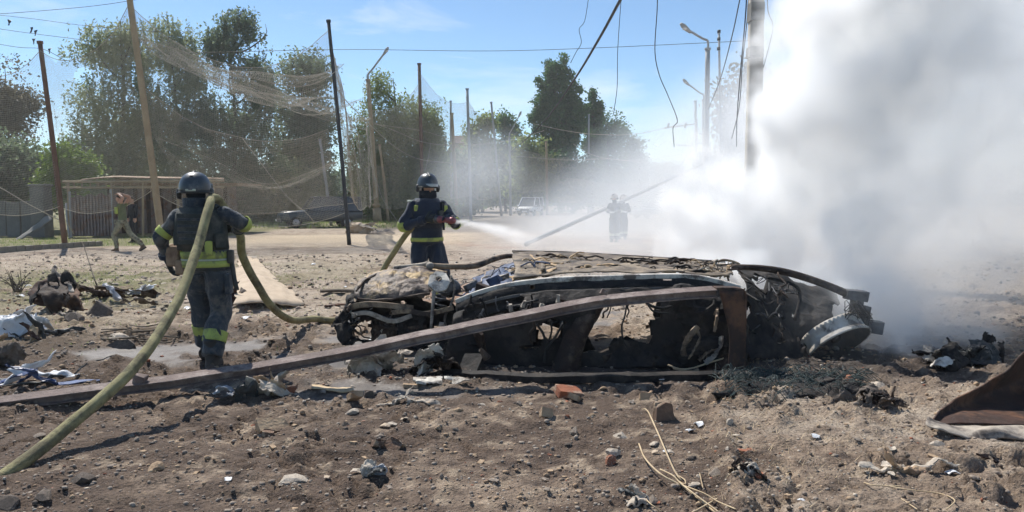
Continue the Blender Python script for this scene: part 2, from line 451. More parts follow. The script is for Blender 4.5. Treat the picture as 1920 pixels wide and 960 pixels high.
leaf_mat('leaf_willow', (0.10, 0.125, 0.055), (0.17, 0.175, 0.085), 0.35)
leaf_mat('leaf_dusty', (0.18, 0.225, 0.12), (0.32, 0.355, 0.20), 0.62)
leaf_mat('leaf_dark', (0.10, 0.15, 0.09), (0.20, 0.25, 0.145), 0.6)
leaf_mat('leaf_green', (0.14, 0.20, 0.07), (0.27, 0.32, 0.11), 0.6)
leaf_mat('leaf_bright', (0.12, 0.20, 0.035), (0.21, 0.30, 0.06), 0.45)
leaf_mat('leaf_poplar', (0.045, 0.11, 0.045), (0.10, 0.19, 0.07), 0.45)
leaf_mat('leaf_brown', (0.12, 0.11, 0.075), (0.21, 0.19, 0.13), 0.45)

# ------------------------------------------------------------------ ground
def rut_x(y):                      # the ridge of clay running towards the camera on the right
    return 0.285 * y + 0.06 * np.sin(y * 2.1)
def H(x, y):
    x = np.asarray(x, float); y = np.asarray(y, float)
    near = 1 - sstep(9, 30, y)
    h = 0.10 * (fbm(x * 0.35, y * 0.35, 3, 1) - 0.5)
    h = h + near * (0.085 * (fbm(x * 1.7, y * 1.7, 4, 11) - 0.5))
    rd = np.abs(fbm(x * 3.1, y * 3.1, 4, 21) - 0.5)
    h = h - near * 0.05 * (1 - sstep(0, 0.06, rd)) * (fbm(x * .8, y * .8, 2, 5) > 0.45)
    # churned clods, not on the wet paved patch
    cl = fbm(x * 7, y * 7, 4, 31)
    amt = near * (0.35 + 0.65 * sstep(0.42, 0.62, fbm(x * 0.6, y * 0.6, 3, 41)))
    h = h + amt * 0.075 * (sstep(0.5, 0.75, cl)) + near * 0.012 * (fbm(x * 21, y * 21, 3, 51) - 0.5)
    d = x - rut_x(y)
    k = (1 - sstep(5.6, 6.4, y))
    h = h + k * (0.05 * np.exp(-((d - 0.05) / 0.07) ** 2) * (0.4 + 1.2 * fbm(x * 4, y * 4, 3, 61)) + 0.03 * sstep(-0.02, 0.12, d))
    # low bank of rubble to the right behind the smoke
    h = h + 0.35 * sstep(5.5, 9, x) * sstep(8, 14, y) * (1 - sstep(24, 40, y))
    w = wet(x, y)
    flat = np.clip(np.exp(-(((x - 1.0) / 3.2) ** 2 + ((y - 7.75) / 1.15) ** 2) ** 2) + np.exp(-(((x - 3.4) / .9) ** 2 + ((y - 5.1) / .5) ** 2) ** 2), 0, 1)
    return (h * (1 - 0.8 * w) - 0.012 * w) * (1 - .85 * flat)
def wet(x, y):
    n = fbm(x * 0.9, y * 0.9, 4, 71)
    a = np.exp(-(((x + 2.05) / 1.25) ** 2 + ((y - 8.0) / 1.3) ** 2))
    b = 0.9 * np.exp(-(((x + 4.2) / 0.9) ** 2 + ((y - 8.0) / 0.9) ** 2))
    c = 0.9 * np.exp(-(((x + 1.3) / 1.6) ** 2 + ((y - 6.2) / 0.32) ** 2))
    e = 0.8 * np.exp(-(((x - 0.9) / 1.3) ** 2 + ((y - 10.5) / 1.6) ** 2))
    return sstep(0.42, 0.80, (a + b + c + e) * (0.15 + 1.7 * n * fbm(x * 3.1, y * 3.1, 4, 75) * 1.6))
def hz(x, y): return float(H(np.array([x]), np.array([y]))[0])
G0 = G
def G(px, py, z=0.0):          # point on the real terrain, z above it
    p = G0(px, py, z)
    for _ in range(3): p = G0(px, py, hz(p.x, p.y) + z)
    return p

ys = np.r_[np.linspace(-40, 1.4, 26), np.geomspace(1.5, 62, 640)[0:], np.geomspace(64, 2500, 60)]
us = np.linspace(-1.55, 1.55, 560)
YY = np.repeat(ys[:, None], len(us), 1)
XX = us[None, :] * (np.maximum(ys, -20)[:, None] * 0.82 + 2.2 + (ys[:, None] < 1.4) * (1.4 - ys[:, None]) * 1.6)
ZZ = H(XX, YY)
ZZ = np.where(YY > 80, ZZ * np.clip(1 - (YY - 80) / 60, 0, 1), ZZ)
gv = np.stack([XX, YY, ZZ], -1).reshape(-1, 3)
ny, nx = YY.shape
ii, jj = np.meshgrid(np.arange(ny - 1), np.arange(nx - 1), indexing='ij')
a_ = ii * nx + jj
gf = np.stack([a_, a_ + 1, a_ + nx + 1, a_ + nx], -1).reshape(-1, 4)

def mixc(c, col, t): return c * (1 - t[:, None]) + np.array(col)[None, :] * t[:, None]
gx, gy = gv[:, 0], gv[:, 1]
gpx = 960 + FPX * gx / np.maximum(gy, 0.5)
n1, n2, n3 = fbm(gx * 0.45, gy * 0.45, 4, 81), fbm(gx * 2.2, gy * 2.2, 5, 91, 0.6), fbm(gx * 9, gy * 9, 4, 101, 0.6)
dry = 0.12 + 0.70 * sstep(6.9, 10.5, gy + 1.3 * (n1 - 0.5)) + 0.46 * sstep(-0.05, 0.35, gx - rut_x(gy) + 0.5 * (n2 - 0.5)) * (1 - sstep(5.8, 7, gy)) \
    + 0.15 * (1 - sstep(3.4, 4.6, gy + (n1 - .5)))
dry = np.clip(dry + 0.9 * (n2 - 0.5) + 0.6 * (n3 - 0.5) + 0.5 * (n1 - 0.5), 0, 1)
c = np.zeros((len(gv), 3)) + np.array((0.122, 0.087, 0.065))
c = mixc(c, (0.25, 0.188, 0.139), sstep(0.1, 0.5, dry))
c = mixc(c, (0.42, 0.345, 0.27), sstep(0.5, 0.95, dry))
# clods showing pale clay
c = mixc(c, (0.40, 0.315, 0.23), 0.75 * sstep(0.60, 0.74, n3) * sstep(0.3, 0.6, n1 + 0.3 * dry))
c = mixc(c, (0.055, 0.04, 0.033), 0.7 * sstep(0.60, 0.72, 1 - n3) * (1 - 0.6 * dry))
# red brick dust behind the wreck and along the ridge
c = mixc(c, (0.34, 0.19, 0.125), 0.55 * sstep(0.5, 0.7, fbm(gx * .5, gy * .5, 3, 111)) * sstep(9, 12, gy) * (1 - sstep(24, 36, gy)) * sstep(-3.5, -1.5, gx))
# bright sandy strip along the road edge
st_y = 31 + 0.15 * (gx + 8) + 5 * (n1 - 0.5)
c = mixc(c, (0.58, 0.47, 0.335), 0.9 * np.exp(-((gy - st_y) / 4.6) ** 4) * sstep(-13, -10, gx) * (1 - sstep(-4, 0, gx)))
# grass verge on the left
gr = sstep(24.5, 26, gy - 0.16 * (gx + 16)) * (1 - sstep(-13.2, -12, gx)) * sstep(0.30, 0.55, n2 + 0.12)
gr = np.maximum(gr, 0.95 * sstep(0.38, 0.56, fbm(gx * 0.7, gy * 0.9, 4, 121)) * np.exp(-(((gx + 7.5) / 3.6) ** 2 + ((gy - 14.5) / 4.5) ** 2)))
gr = np.maximum(gr, sstep(40, 44, gy) * (1 - sstep(-8, -3, gx)) * sstep(0.3, 0.5, n2))
c = mixc(c, (0.155, 0.155, 0.06), 0.85 * gr)
# the far road surface
rd_ = sstep(34, 42, gy) * sstep(-6, -3, gx) * (1 - sstep(9, 12, gx - 0.16 * gy))
c = mixc(c, (0.24, 0.215, 0.19), 0.8 * rd_)
w_ = wet(gx, gy)
c = mixc(c, (0.125, 0.112, 0.102), 0.85 * w_)
# soot round the burnt car
so = np.exp(-(((gx - 1.7) / 3.3) ** 2 + ((gy - 7.4) / 1.15) ** 2) ** 1.4)
so = np.clip(so * (0.6 + 0.9 * n2), 0, 1)
c = mixc(c, (0.035, 0.03, 0.028), 0.9 * so)
ground_me = mesh_np('ground', gv, gf, None, True)
at_ = ground_me.color_attributes.new('soil', 'FLOAT_COLOR', 'POINT')
at_.data.foreach_set('color', np.c_[np.clip(c, 0, 1), np.clip(w_ * 0.8 + 0.35 * so, 0, 1)].astype(np.float32).ravel())

gm = bpy.data.materials.new('soil'); gm.use_nodes = True
n_, l_ = gm.node_tree.nodes, gm.node_tree.links
b_ = n_['Principled BSDF']; b_.inputs['Specular IOR Level'].default_value = 0.25
an = n_.new('ShaderNodeVertexColor'); an.layer_name = 'soil'
tco = n_.new('ShaderNodeTexCoord')
def _noise(sc, det=4, rough=0.6):
    z = n_.new('ShaderNodeTexNoise'); z.inputs['Scale'].default_value = sc; z.inputs['Detail'].default_value = det; z.inputs['Roughness'].default_value = rough
    l_.new(tco.outputs['Object'], z.inputs['Vector']); return z
za, zb, zc = _noise(34, 5, .7), _noise(95, 3, .7), _noise(11, 5, .65)
va = n_.new('ShaderNodeTexVoronoi'); va.inputs['Scale'].default_value = 42; l_.new(tco.outputs['Object'], va.inputs['Vector'])
e1 = (E(gm.node_tree, za.outputs['Fac']) - 0.5) * 1.5 + (E(gm.node_tree, zb.outputs['Fac']) - 0.5) * 1.1 + (E(gm.node_tree, zc.outputs['Fac']) - 0.5) * 0.9 + 1.0
hs = n_.new('ShaderNodeMix'); hs.data_type = 'RGBA'; hs.blend_type = 'MULTIPLY'; hs.inputs[0].default_value = 1
cmb = n_.new('ShaderNodeCombineColor')
for k in range(3): l_.new(e1.max(0.25).k, cmb.inputs[k])
l_.new(an.outputs['Color'], hs.inputs[6]); l_.new(cmb.outputs[0], hs.inputs[7])
l_.new(hs.outputs[2], b_.inputs['Base Color'])
l_.new((E(gm.node_tree, an.outputs['Alpha']) * -0.5 + 0.93).k, b_.inputs['Roughness'])
bp_ = n_.new('ShaderNodeBump'); bp_.inputs['Distance'].default_value = 0.03
dryf = E(gm.node_tree, an.outputs['Alpha']) * -0.8 + 0.9
l_.new(dryf.k, bp_.inputs['Strength'])
hgt = E(gm.node_tree, za.outputs['Fac']) + E(gm.node_tree, zb.outputs['Fac']) * 0.5 + E(gm.node_tree, va.outputs['Distance']) * -0.45
l_.new(hgt.k, bp_.inputs['Height']); l_.new(bp_.outputs[0], b_.inputs['Normal'])
ground_me.materials.append(gm)
ground = link('ground', ground_me); tag(ground, 'churned brown dirt ground strewn with rubble', kind='structure')

# gravel and crumbs of clay nobody could count
def ico():
    bm = bmesh.new(); bmesh.ops.create_icosphere(bm, subdivisions=1, radius=1); bm.verts.ensure_lookup_table()
    v = np.array([q.co[:] for q in bm.verts]); f = np.array([[q.index for q in g.verts] for g in bm.faces]); bm.free(); return v, f
ICO_V, ICO_F = ico()
def scatter_mesh(name, n, rs, xy, size, mat, flat=(0.4, 0.9)):
    x, y = xy
    if len(x) == 0: return
    n = len(x)
    k = len(ICO_V)
    sc = size[:, None] * rs.uniform(0.6, 1.25, (n, 3)); sc[:, 2] *= rs.uniform(*flat, n)
    jit = rs.uniform(0.72, 1.22, (n, k, 1))
    v = ICO_V[None] * jit * sc[:, None, :]
    th = rs.uniform(0, 6.283, n); cs, sn = np.cos(th)[:, None], np.sin(th)[:, None]
    vx = v[..., 0] * cs - v[..., 1] * sn; vy = v[..., 0] * sn + v[..., 1] * cs
    z = H(x, y)
    v = np.stack([vx + x[:, None], vy + y[:, None], v[..., 2] + (z + sc[:, 2] * 0.3)[:, None]], -1)
    f = ICO_F[None] + (np.arange(n) * k)[:, None, None]
    o = link(name, mesh_np(name, v.reshape(-1, 3), f.reshape(-1, 3), mat))
    return o
rs = np.random.RandomState(3)
def field(n, y0, y1, seed, thr=0.45, spread=0.78):
    y = np.exp(rs.uniform(math.log(y0), math.log(y1), n * 3)); x = rs.uniform(-spread, spread, n * 3) * y
    k = fbm(x * 0.9, y * 0.9, 3, seed) + 0.25 * rs.rand(n * 3) - 0.12 > thr
    k &= wet(x, y) < 0.5
    return x[k][:n], y[k][:n]
for nm, lab, n, mt, s0, s1, sd, y1 in (('gravel', 'fine brown gravel and clay crumbs over the churned dirt', 8000, 'stone', .006, .026, 201, 22),
                                  ('pale_gravel', 'pale chips of plaster and clay strewn over the dirt', 5200, 'stone_pale', .004, .016, 221, 22),
                                  ('brick_chips', 'crushed brick chips and tan clods strewn over the dirt', 3200, 'brick_tan', .006, .026, 261, 14),
                                  ('red_chips', 'red brick dust crumbs strewn in front of the wreck', 700, 'brick_red', .005, .018, 281, 12),
                                  ('dark_gravel', 'dark damp crumbs of soil over the dirt', 5600, 'stone_dark', .006, .024, 241, 22)):
    xy = field(n, 3.2, y1, sd)
    s = s0 + (s1 - s0) * rs.rand(len(xy[0])) ** 3
    s *= np.clip(xy[1] / 6, 0.8, 2.2)
    o = scatter_mesh(nm, n, rs, xy, s, mt)
    tag(o, lab, 'gravel', kind='stuff')
# grass blades on the verge, dry stalks and leaf litter
def blades(name, n, fn, h, wdt, mat, lean=0.5):
    x, y = fn(n)
    n = len(x); z = H(x, y)
    th = rs.uniform(0, 6.283, n); hh = h * rs.uniform(0.4, 1.2, n)
    dx, dy = np.cos(th), np.sin(th)
    ln = lean * hh * rs.rand(n)
    ph = rs.uniform(0, 6.283, n)
    b = np.stack([x, y, z], -1); w = wdt * np.stack([dx, dy, 0 * dx], -1)
    t = b + np.stack([ln * np.cos(ph), ln * np.sin(ph), hh], -1)
    v = np.stack([b - w, b + w, t], 1).reshape(-1, 3)
    return link(name, mesh_np(name, v, np.arange(n * 3).reshape(-1, 3), mat))
def verge(n):
    x = rs.uniform(-30, -12.6, n); y = rs.uniform(25.5, 34, n)
    k = fbm(x * 0.8, y * 0.8, 3, 301) > 0.45; return x[k], y[k]
tag(blades('verge_grass', 9000, verge, 0.11, 0.008, 'leaf_green'), 'short patchy green grass on the verge by the kerb', 'grass', kind='stuff')
def weeds(n):
    x = rs.normal(-7.5, 2.4, n); y = rs.normal(14.5, 2.8, n)
    k = fbm(x * 0.8, y * 0.8, 3, 311) > 0.5; return x[k], y[k]
tag(blades('trampled_grass', 9000, weeds, 0.05, 0.006, 'leaf_green', 1.5), 'thin trampled grass on the bare dirt near the scrap', 'grass', kind='stuff')
def drygrass(n):
    y = np.exp(rs.uniform(math.log(3.3), math.log(8), n)); x = rut_x(y) + np.abs(rs.normal(0, 1.3, n)) - 0.1
    k = fbm(x * 1.1, y * 1.1, 3, 321) > 0.5; return x[k], y[k]
tag(blades('dry_grass', 3500, drygrass, 0.035, 0.0025, 'straw', 2.5), 'sparse dry grass and straw on the clay at right', 'grass', kind='stuff')
def farverge(n):
    x = rs.uniform(-24, -3, n); y = rs.uniform(42, 62, n); k = (fbm(x * .3, y * .3, 3, 331) > 0.4); return x[k], y[k]
tag(blades('far_grass', 7000, farverge, 0.25, 0.02, 'leaf_green'), 'sunlit green grass behind the dark parked car', 'grass', kind='stuff')

# kerb along the verge
kb = MB()
kp = lin([P(-160, 487, 21.0)[:2] + (0,) if False else (G(-160, 487).x, G(-160, 487).y, 0), (G(0, 474).x, G(0, 474).y, 0), (G(190, 461).x, G(190, 461).y, 0)], 24)
for i in range(23):
    a, b = Vector(kp[i]), Vector(kp[i + 1]); m_ = (a + b) / 2; d_ = b - a
    ang = math.atan2(d_.y, d_.x)
    q = MB(); q.box((0, 0, 0), (d_.length - 0.02, 0.16, 0.22))
    if i == 0:
        kroot = empty('kerb', (m_.x, m_.y, 0), label='broken concrete kerb edging the grass verge'); kroot['kind'] = 'structure'
        kme = q.mesh('kerb_stone', 'kerb_stone', False)
    o = link('kerb_stone', kme, kroot)
    o.location = (m_.x - kroot.location.x, m_.y - kroot.location.y, hz(m_.x, m_.y) + 0.06 + 0.01 * math.sin(i * 7)); o.rotation_euler = (0.05 * math.sin(i * 3), 0.02 * math.cos(i * 5), ang + 0.02 * math.sin(i * 11))
SMOKE = True
JET = (P(852, 414, 10.05), P(1040, 446, 12.2))

# ------------------------------------------------------------------ burnt car
rnd = random.Random(5)
wreck = empty('wrecked_car', (0.75, 7.9, 0), label='burnt-out crushed car wreck lying smoking in the middle of the dirt', cat='car wreck')
def wire(mb, a, b, sag=0.1, r=0.006, k=4, jit=0.05, n=14, seg=5):
    a, b = Vector(a), Vector(b)
    pts = [a]
    for i in range(1, k):
        t = i / k
        pts.append(a.lerp(b, t) + Vector((rnd.uniform(-jit, jit), rnd.uniform(-jit, jit), rnd.uniform(-jit, jit) - sag * 4 * t * (1 - t))))
    pts.append(b)
    mb.tube(pts, r, seg, n)
def ragged(thr, sc=6.0, seed=0, edge=0.0):
    def f(px, py, u, v, c):
        n = vnoise3(c * sc, seed) * 0.65 + vnoise3(c * sc * 2.4, seed + 3) * 0.35
        e = np.minimum(np.minimum(u, 1 - u), np.minimum(v, 1 - v))
        return n + np.clip(edge - e, 0, 1) * 2.5 > thr
    return f
# scorched front wing
m = MB()
m.sheet([PL([(742, 508, 9.0), (770, 503, 9.05), (805, 503, 9.0), (838, 510, 8.9)]),
         PL([(694, 512, 8.6), (738, 502, 8.7), (792, 503, 8.7), (832, 514, 8.6)]),
         PL([(671, 534, 8.3), (710, 516, 8.35), (762, 517, 8.3), (818, 526, 8.25)]),
         PL([(664, 552, 8.1), (704, 540, 8.1), (756, 538, 8.05), (806, 540, 8.0)]),
         PL([(672, 563, 8.05), (708, 562, 8.0), (752, 558, 7.95), (795, 554, 7.95)])], 60, 46, 0.026, 4.5, 1, ragged(0.84, 7, 2, 0.05))
V = np.array(m.v); rg = np.abs(vnoise3(V * np.array((7, 9, 9)), 4) - .5); V[:, 2] -= .022 * (1 - sstep(0, .10, rg)); V += .004 * (np.random.RandomState(1).rand(*V.shape) - .5); m.v = [tuple(q) for q in V]
m.build('front_wing', 'scorched_panel', wreck, solid=0.010)
for pts in ([(670, 560, 8.0), (712, 563, 7.97), (760, 557, 7.93), (806, 550, 7.9)], [(668, 545, 8.08), (690, 522, 8.3), (738, 505, 8.6)], [(806, 545, 7.95), (822, 528, 8.2), (838, 512, 8.6)]):
    m = MB(); m.tube(PL(pts), .014, 5, 20); m.v = [(x + rnd.uniform(-.006, .006), y, z + rnd.uniform(-.006, .006)) for x, y, z in m.v]; m.build('wing_edge', 'soot_rust', wreck, smooth=False)
# the inner liner under the wing
m = MB()
m.sheet([PL([(668, 560, 8.15), (730, 558, 8.1), (800, 556, 8.05), (850, 560, 8.0)]),
         PL([(650, 585, 8.3), (730, 590, 8.3), (800, 590, 8.25), (860, 590, 8.2)]),
         PL([(640, 620, 8.25), (730, 622, 8.25), (800, 620, 8.2), (860, 625, 8.1)]),
         PL([(655, 642, 8.2), (730, 648, 8.1), (800, 660, 7.8), (860, 680, 7.4)])], 34, 20, 0.05, 5, 4,
        lambda px, py, u, v, c: in_poly(px, py, [(664, 606), (690, 600), (706, 622), (695, 645), (668, 642)]) | ragged(0.72, 7, 8, 0.03)(px, py, u, v, c))
m.build('inner_liner', 'soot', wreck, solid=0.01)
# bumper bars and brackets at the nose
for pts, r, mt in (([(648, 580, 8.05), (675, 572, 7.95), (710, 571, 7.9), (775, 578, 7.9)], 0.035, 'burnt_metal'),
                   ([(660, 590, 7.95), (690, 587, 7.9), (735, 602, 7.85), (772, 592, 7.85)], 0.028, 'ash_metal'),
                   ([(735, 586, 7.88), (765, 583, 7.86), (800, 588, 7.85), (850, 577, 7.8)], 0.03, 'burnt_metal'),
                   ([(690, 610, 7.95), (745, 616, 7.9), (800, 612, 7.85)], 0.022, 'soot_rust')):
    m = MB(); m.tube(PL(pts), r, 4, 18, ell=(0.7, 1.2)); m.build('bumper_bar', mt, wreck, smooth=False, bevel=0.004)
for rows, sd in (([[(668, 546, 8.3), (652, 556, 8.25), (644, 572, 8.2)], [(664, 560, 8.15), (650, 574, 8.1), (634, 592, 8.05)], [(672, 572, 8.05), (660, 590, 8.0), (640, 604, 8.0)]], 1),
                 ([[(642, 584, 8.15), (630, 596, 8.1), (620, 612, 8.05)], [(654, 596, 8.05), (642, 612, 8.0), (630, 630, 7.95)], [(668, 606, 8.0), (658, 626, 7.95), (646, 644, 7.92)]], 2),
                 ([[(640, 628, 7.98), (662, 636, 7.95), (690, 634, 7.95)], [(646, 644, 7.92), (670, 646, 7.9), (704, 642, 7.9)]], 3),
                 ([[(696, 592, 8.0), (712, 596, 8.0), (736, 600, 8.0)], [(704, 616, 7.95), (722, 618, 7.95), (740, 622, 7.95)], [(700, 644, 7.9), (716, 646, 7.9), (738, 650, 7.88)]], 4),
                 ([[(744, 596, 7.9), (770, 598, 7.9), (796, 592, 7.88)], [(748, 622, 7.85), (776, 626, 7.84), (802, 620, 7.82)], [(742, 648, 7.8), (776, 652, 7.76), (806, 646, 7.76)]], 5)):
    m = MB(); m.sheet([PL(r) for r in rows], 18, 14, .04, 9, sd * 7, ragged(.72, 11, sd, .08)); m.build('nose_plate', 'soot' if sd != 4 else 'soot_rust', wreck, solid=.012, smooth=False)
for k in range(30):
    x0, y0 = rnd.uniform(640, 800), rnd.uniform(580, 640); m = MB()
    a = P(x0, y0, 7.95); wire(m, a, a + Vector((rnd.uniform(-.15, .2), rnd.uniform(-.1, .1), rnd.uniform(-.14, .1))), .02, rnd.uniform(.005, .014), 4, .03, 10, 4); m.build('nose_wire', rnd.choice(['soot', 'soot_rust', 'ash_metal', 'grey_metal', 'burnt_metal']), wreck)
# suspension strut: tower plate with a hole, rod, spring
def ring_plate(pts, hole_at, hole_r, name, mat, parent, th=0.015):
    m = MB(); q = lin(pts + [pts[0]], 25)[:-1]; c = np.array(tuple(hole_at)); k = len(q)
    inner = [c + (p - c) / np.linalg.norm(p - c) * hole_r for p in q]
    m.add(list(q) + inner, [(i, (i + 1) % k, k + (i + 1) % k, k + i) for i in range(k)])
    return m.build(name, mat, parent, solid=th, smooth=False)
ring_plate(PL([(802, 535, 7.85), (806, 518, 7.95), (818, 510, 8.0), (836, 513, 8.0), (844, 528, 7.9), (836, 545, 7.85), (818, 548, 7.82)]), P(823, 524, 7.93), 0.035, 'strut_tower', 'white_metal', wreck, 0.025)
m = MB(); m.tube(PL([(814, 545, 7.84), (811, 580, 7.8), (808, 618, 7.75)]), [0.022, 0.018, 0.015], 8, 8); m.build('strut_rod', 'ash_metal', wreck)
m = MB(); m.tube(PL([(845, 515, 7.95), (853, 540, 7.9), (846, 570, 7.85), (834, 596, 7.8), (838, 620, 7.75)]), 0.012, 6, 20); m.build('brake_line', 'ash_metal', wreck)
m = MB()
for i in range(1): m.tube([P(826, 560, 7.9) + Vector((0.06 * math.cos(t * 0.55), 0.06 * math.sin(t * 0.55), 0.13 - t * 0.0062)) for t in range(46)], 0.010, 6)
m.build('coil_spring', 'grey_metal', wreck)
m = MB(); m.ball(P(842, 540, 8.05), (0.13, 0.12, 0.10)); m.v = [(x + rnd.uniform(-.012, .012), y, z + rnd.uniform(-.012, .012)) for x, y, z in m.v]; m.build('gearbox_housing', 'grey_metal', wreck, smooth=False)
# rails running along the far side
m = MB(); m.tube(PL([(738, 503, 8.7), (790, 498, 8.8), (805, 494, 8.8)]), [0.03, 0.035, 0.04], 8, 12); m.build('rail', 'ash_metal', wreck)
m = MB(); m.tube(PL([(800, 497, 8.75), (850, 500, 8.8), (892, 498, 8.9), (925, 486, 9.0), (955, 480, 9.1), (1000, 482, 9.15)]), [0.03, 0.035, 0.04, 0.035, 0.03, 0.03], 8, 30); m.build('rail', 'burnt_metal', wreck)
m = MB(); m.ball(P(806, 499, 8.72), 0.05, 10, 6); m.build('rail_joint', 'ash_metal', wreck)
# engine bay: blocks, pulleys and scorched looms
for i in range(22):
    px, py = rnd.uniform(850, 1000), rnd.uniform(505, 560)
    if py < 545 - (px - 850) * 0.28: py = 545 - (px - 850) * 0.28 + rnd.uniform(0, 14)
    c = P(px, py, rnd.uniform(7.9, 8.7)); m = MB()
    if i % 3 == 0:
        a = Vector((rnd.uniform(-1, 1), rnd.uniform(-.6, .6), rnd.uniform(-.5, .5))).normalized() * rnd.uniform(.04, .09)
        m.tube([c - a, c + a], rnd.uniform(.03, .06), 10, 4, smooth=False)
    else:
        rot = Matrix.Rotation(rnd.uniform(-.7, .7), 3, 'Y') @ Matrix.Rotation(rnd.uniform(-.7, .7), 3, 'Z')
        m.box(c, (rnd.uniform(.08, .2), rnd.uniform(.08, .2), rnd.uniform(.05, .14)), rot, .02, rnd)
    m.build('engine_piece', rnd.choice(['grey_metal', 'soot', 'soot_rust', 'ash_metal', 'blue_wire']), wreck, smooth=False, bevel=0.008)
for i in range(34):
    m = MB(); x0 = rnd.uniform(850, 980)
    y0 = 548 - (x0 - 850) * 0.34 + rnd.uniform(-8, 10)
    wire(m, P(x0, y0, rnd.uniform(7.9, 8.8)), P(x0 + rnd.uniform(15, 70), y0 - rnd.uniform(-6, 24), rnd.uniform(7.9, 8.9)), rnd.uniform(-.06, .05), rnd.uniform(.004, .010), 5, .045, 16)
    m.build('wiring_loom', rnd.choice(['blue_wire', 'blue_wire', 'black_wire', 'grey_metal', 'ash_metal']), wreck)
m = MB(); m.sheet([PL([(868, 540, 8.6), (920, 508, 8.9), (985, 484, 9.1)]), PL([(880, 548, 8.2), (930, 520, 8.4), (1000, 500, 8.6)]), PL([(870, 565, 7.8), (930, 545, 7.8), (1000, 530, 7.8)])], 30, 20, .05, 6, 12, ragged(.7, 7, 5, .04))
m.build('bulkhead', 'blue_wire', wreck, solid=0.008)
# floor pan on top, catching the sun
m = MB()
m.sheet([PL([(962, 473, 9.3), (1050, 474, 9.3), (1150, 478, 9.25), (1260, 485, 9.2), (1360, 493, 9.1)]),
         PL([(962, 482, 8.8), (1050, 483, 8.8), (1150, 487, 8.75), (1260, 492, 8.7), (1365, 499, 8.6)]),
         PL([(965, 500, 8.1), (1050, 497, 8.1), (1150, 499, 8.05), (1260, 502, 8.0), (1370, 508, 7.95)]),
         PL([(960, 520, 7.6), (1050, 511, 7.6), (1150, 510, 7.55), (1260, 511, 7.5), (1370, 519, 7.45)])], 70, 34, 0.018, 3.5, 20, ragged(.83, 5, 6, 0.02))
m.build('floor_pan', 'pan_metal', wreck, solid=0.012)
m = MB(); m.tube(PL([(960, 471, 9.35), (1060, 473, 9.35), (1200, 481, 9.3), (1360, 491, 9.15)]), 0.022, 4, 30, ell=(1.4, .7)); m.build('floor_edge', 'soot', wreck, smooth=False)
for k in range(7):       # ribs pressed across the floor
    x0 = 1010 + k * 52
    m = MB(); m.tube(PL([(x0, 476 + k * 2.4, 9.2), (x0 + 6, 488 + k * 2, 8.5), (x0 + 8, 507 + k, 7.7)]), .018, 6, 12, ell=(1.5, .8)); m.build('floor_rib', 'pan_metal', wreck)
# fibres of burnt tyre cord and carpet lying on top
for k in range(60):
    x0 = rnd.uniform(955, 1050); m = MB()
    y0 = 521 - (x0 - 955) * .20 - rnd.uniform(0, 18)
    a = P(x0, y0, 7.7 + (521 - y0) * .035); b = P(x0 + rnd.uniform(20, 70), y0 - rnd.uniform(-2, 16), 7.8 + (521 - y0) * .04)
    wire(m, a, b, rnd.uniform(-.05, .01), rnd.uniform(.005, .013), 4, .03, 12, 4)
    m.build('cord_strand', 'fibre', wreck)
m = MB(); m.sheet([PL([(955, 520, 7.9), (985, 503, 8.2), (1010, 484, 8.7)]), PL([(970, 522, 7.7), (1005, 508, 7.9), (1040, 494, 8.4)]), PL([(975, 524, 7.6), (1030, 513, 7.7), (1065, 504, 8.1)])], 20, 14, .04, 8, 30, ragged(.75, 9, 2, .06)); m.build('carpet_scrap', 'fibre', wreck, solid=.012)
m = MB(); m.tube(PL([(995, 480, 8.9), (1003, 490, 8.6), (1018, 497, 8.4), (1020, 505, 8.2)]), [.02, .035, .03, .02], 6, 12); m.build('bent_bracket', 'fibre', wreck)
for k in range(70):      # charred scraps and cords over the floor pan
    x0 = rnd.uniform(1040, 1350); m = MB(); y0 = 486 + (x0 - 1040) * .03 + rnd.uniform(-6, 18); Y0 = 9.0 - (y0 - 480) * .042
    a = P(x0, y0, Y0); b = a + Vector((rnd.uniform(-.35, .35), rnd.uniform(-.12, .12), rnd.uniform(-.015, .03)))
    wire(m, a, b, -.015, rnd.uniform(.006, .018), 4, .02, 10, 4); m.build('charred_scrap', rnd.choice(['soot', 'soot_rust', 'fibre', 'burnt_metal', 'soot']), wreck)
for k in range(26):
    x0 = rnd.uniform(1315, 1375); m = MB()
    a = P(x0, rnd.uniform(497, 520), rnd.uniform(7.5, 7.9)); b = a + Vector((rnd.uniform(-.16, .16), rnd.uniform(-.1, .1), rnd.uniform(-.07, .06)))
    wire(m, a, b, -.03, rnd.uniform(.005, .014), 4, .03, 10, 4); m.build('cord_strand', rnd.choice(['fibre', 'soot_rust', 'ash_metal', 'burnt_metal']), wreck)
# sill: a box rail coloured pale to stand for its sunlit top edge
sill = PL([(856, 560, 7.62), (900, 543, 7.58), (960, 528, 7.52), (1040, 519, 7.5), (1120, 516, 7.46), (1210, 513, 7.44), (1290, 513, 7.42), (1340, 521, 7.4), (1388, 534, 7.35)])
m = MB(); m.tube([q - Vector((0, 0, .03)) for q in sill], .062, 4, 60, ell=(1.15, .62), up=(0, 0, 1)); m.build('sill', 'white_metal', wreck, smooth=False, bevel=.012)
m = MB()
m.sheet([[q + Vector((0, -.055, -.05)) for q in sill], [q + Vector((0, -.10, -.12)) for q in sill], [q + Vector((0, -.08, -.2)) for q in sill], [q + Vector((0, -.15, -.26)) for q in sill]], 70, 14, .012, 5, 33, ragged(.83, 6, 1, .02))
m.build('sill_skirt', 'soot', wreck, solid=.01)
m = MB(); m.tube([q + Vector((0, -.13, -.135)) for q in sill[1:-1]], .016, 4, 50, ell=(1, 1.2)); m.build('trim_strip', 'grey_metal', wreck, smooth=False)
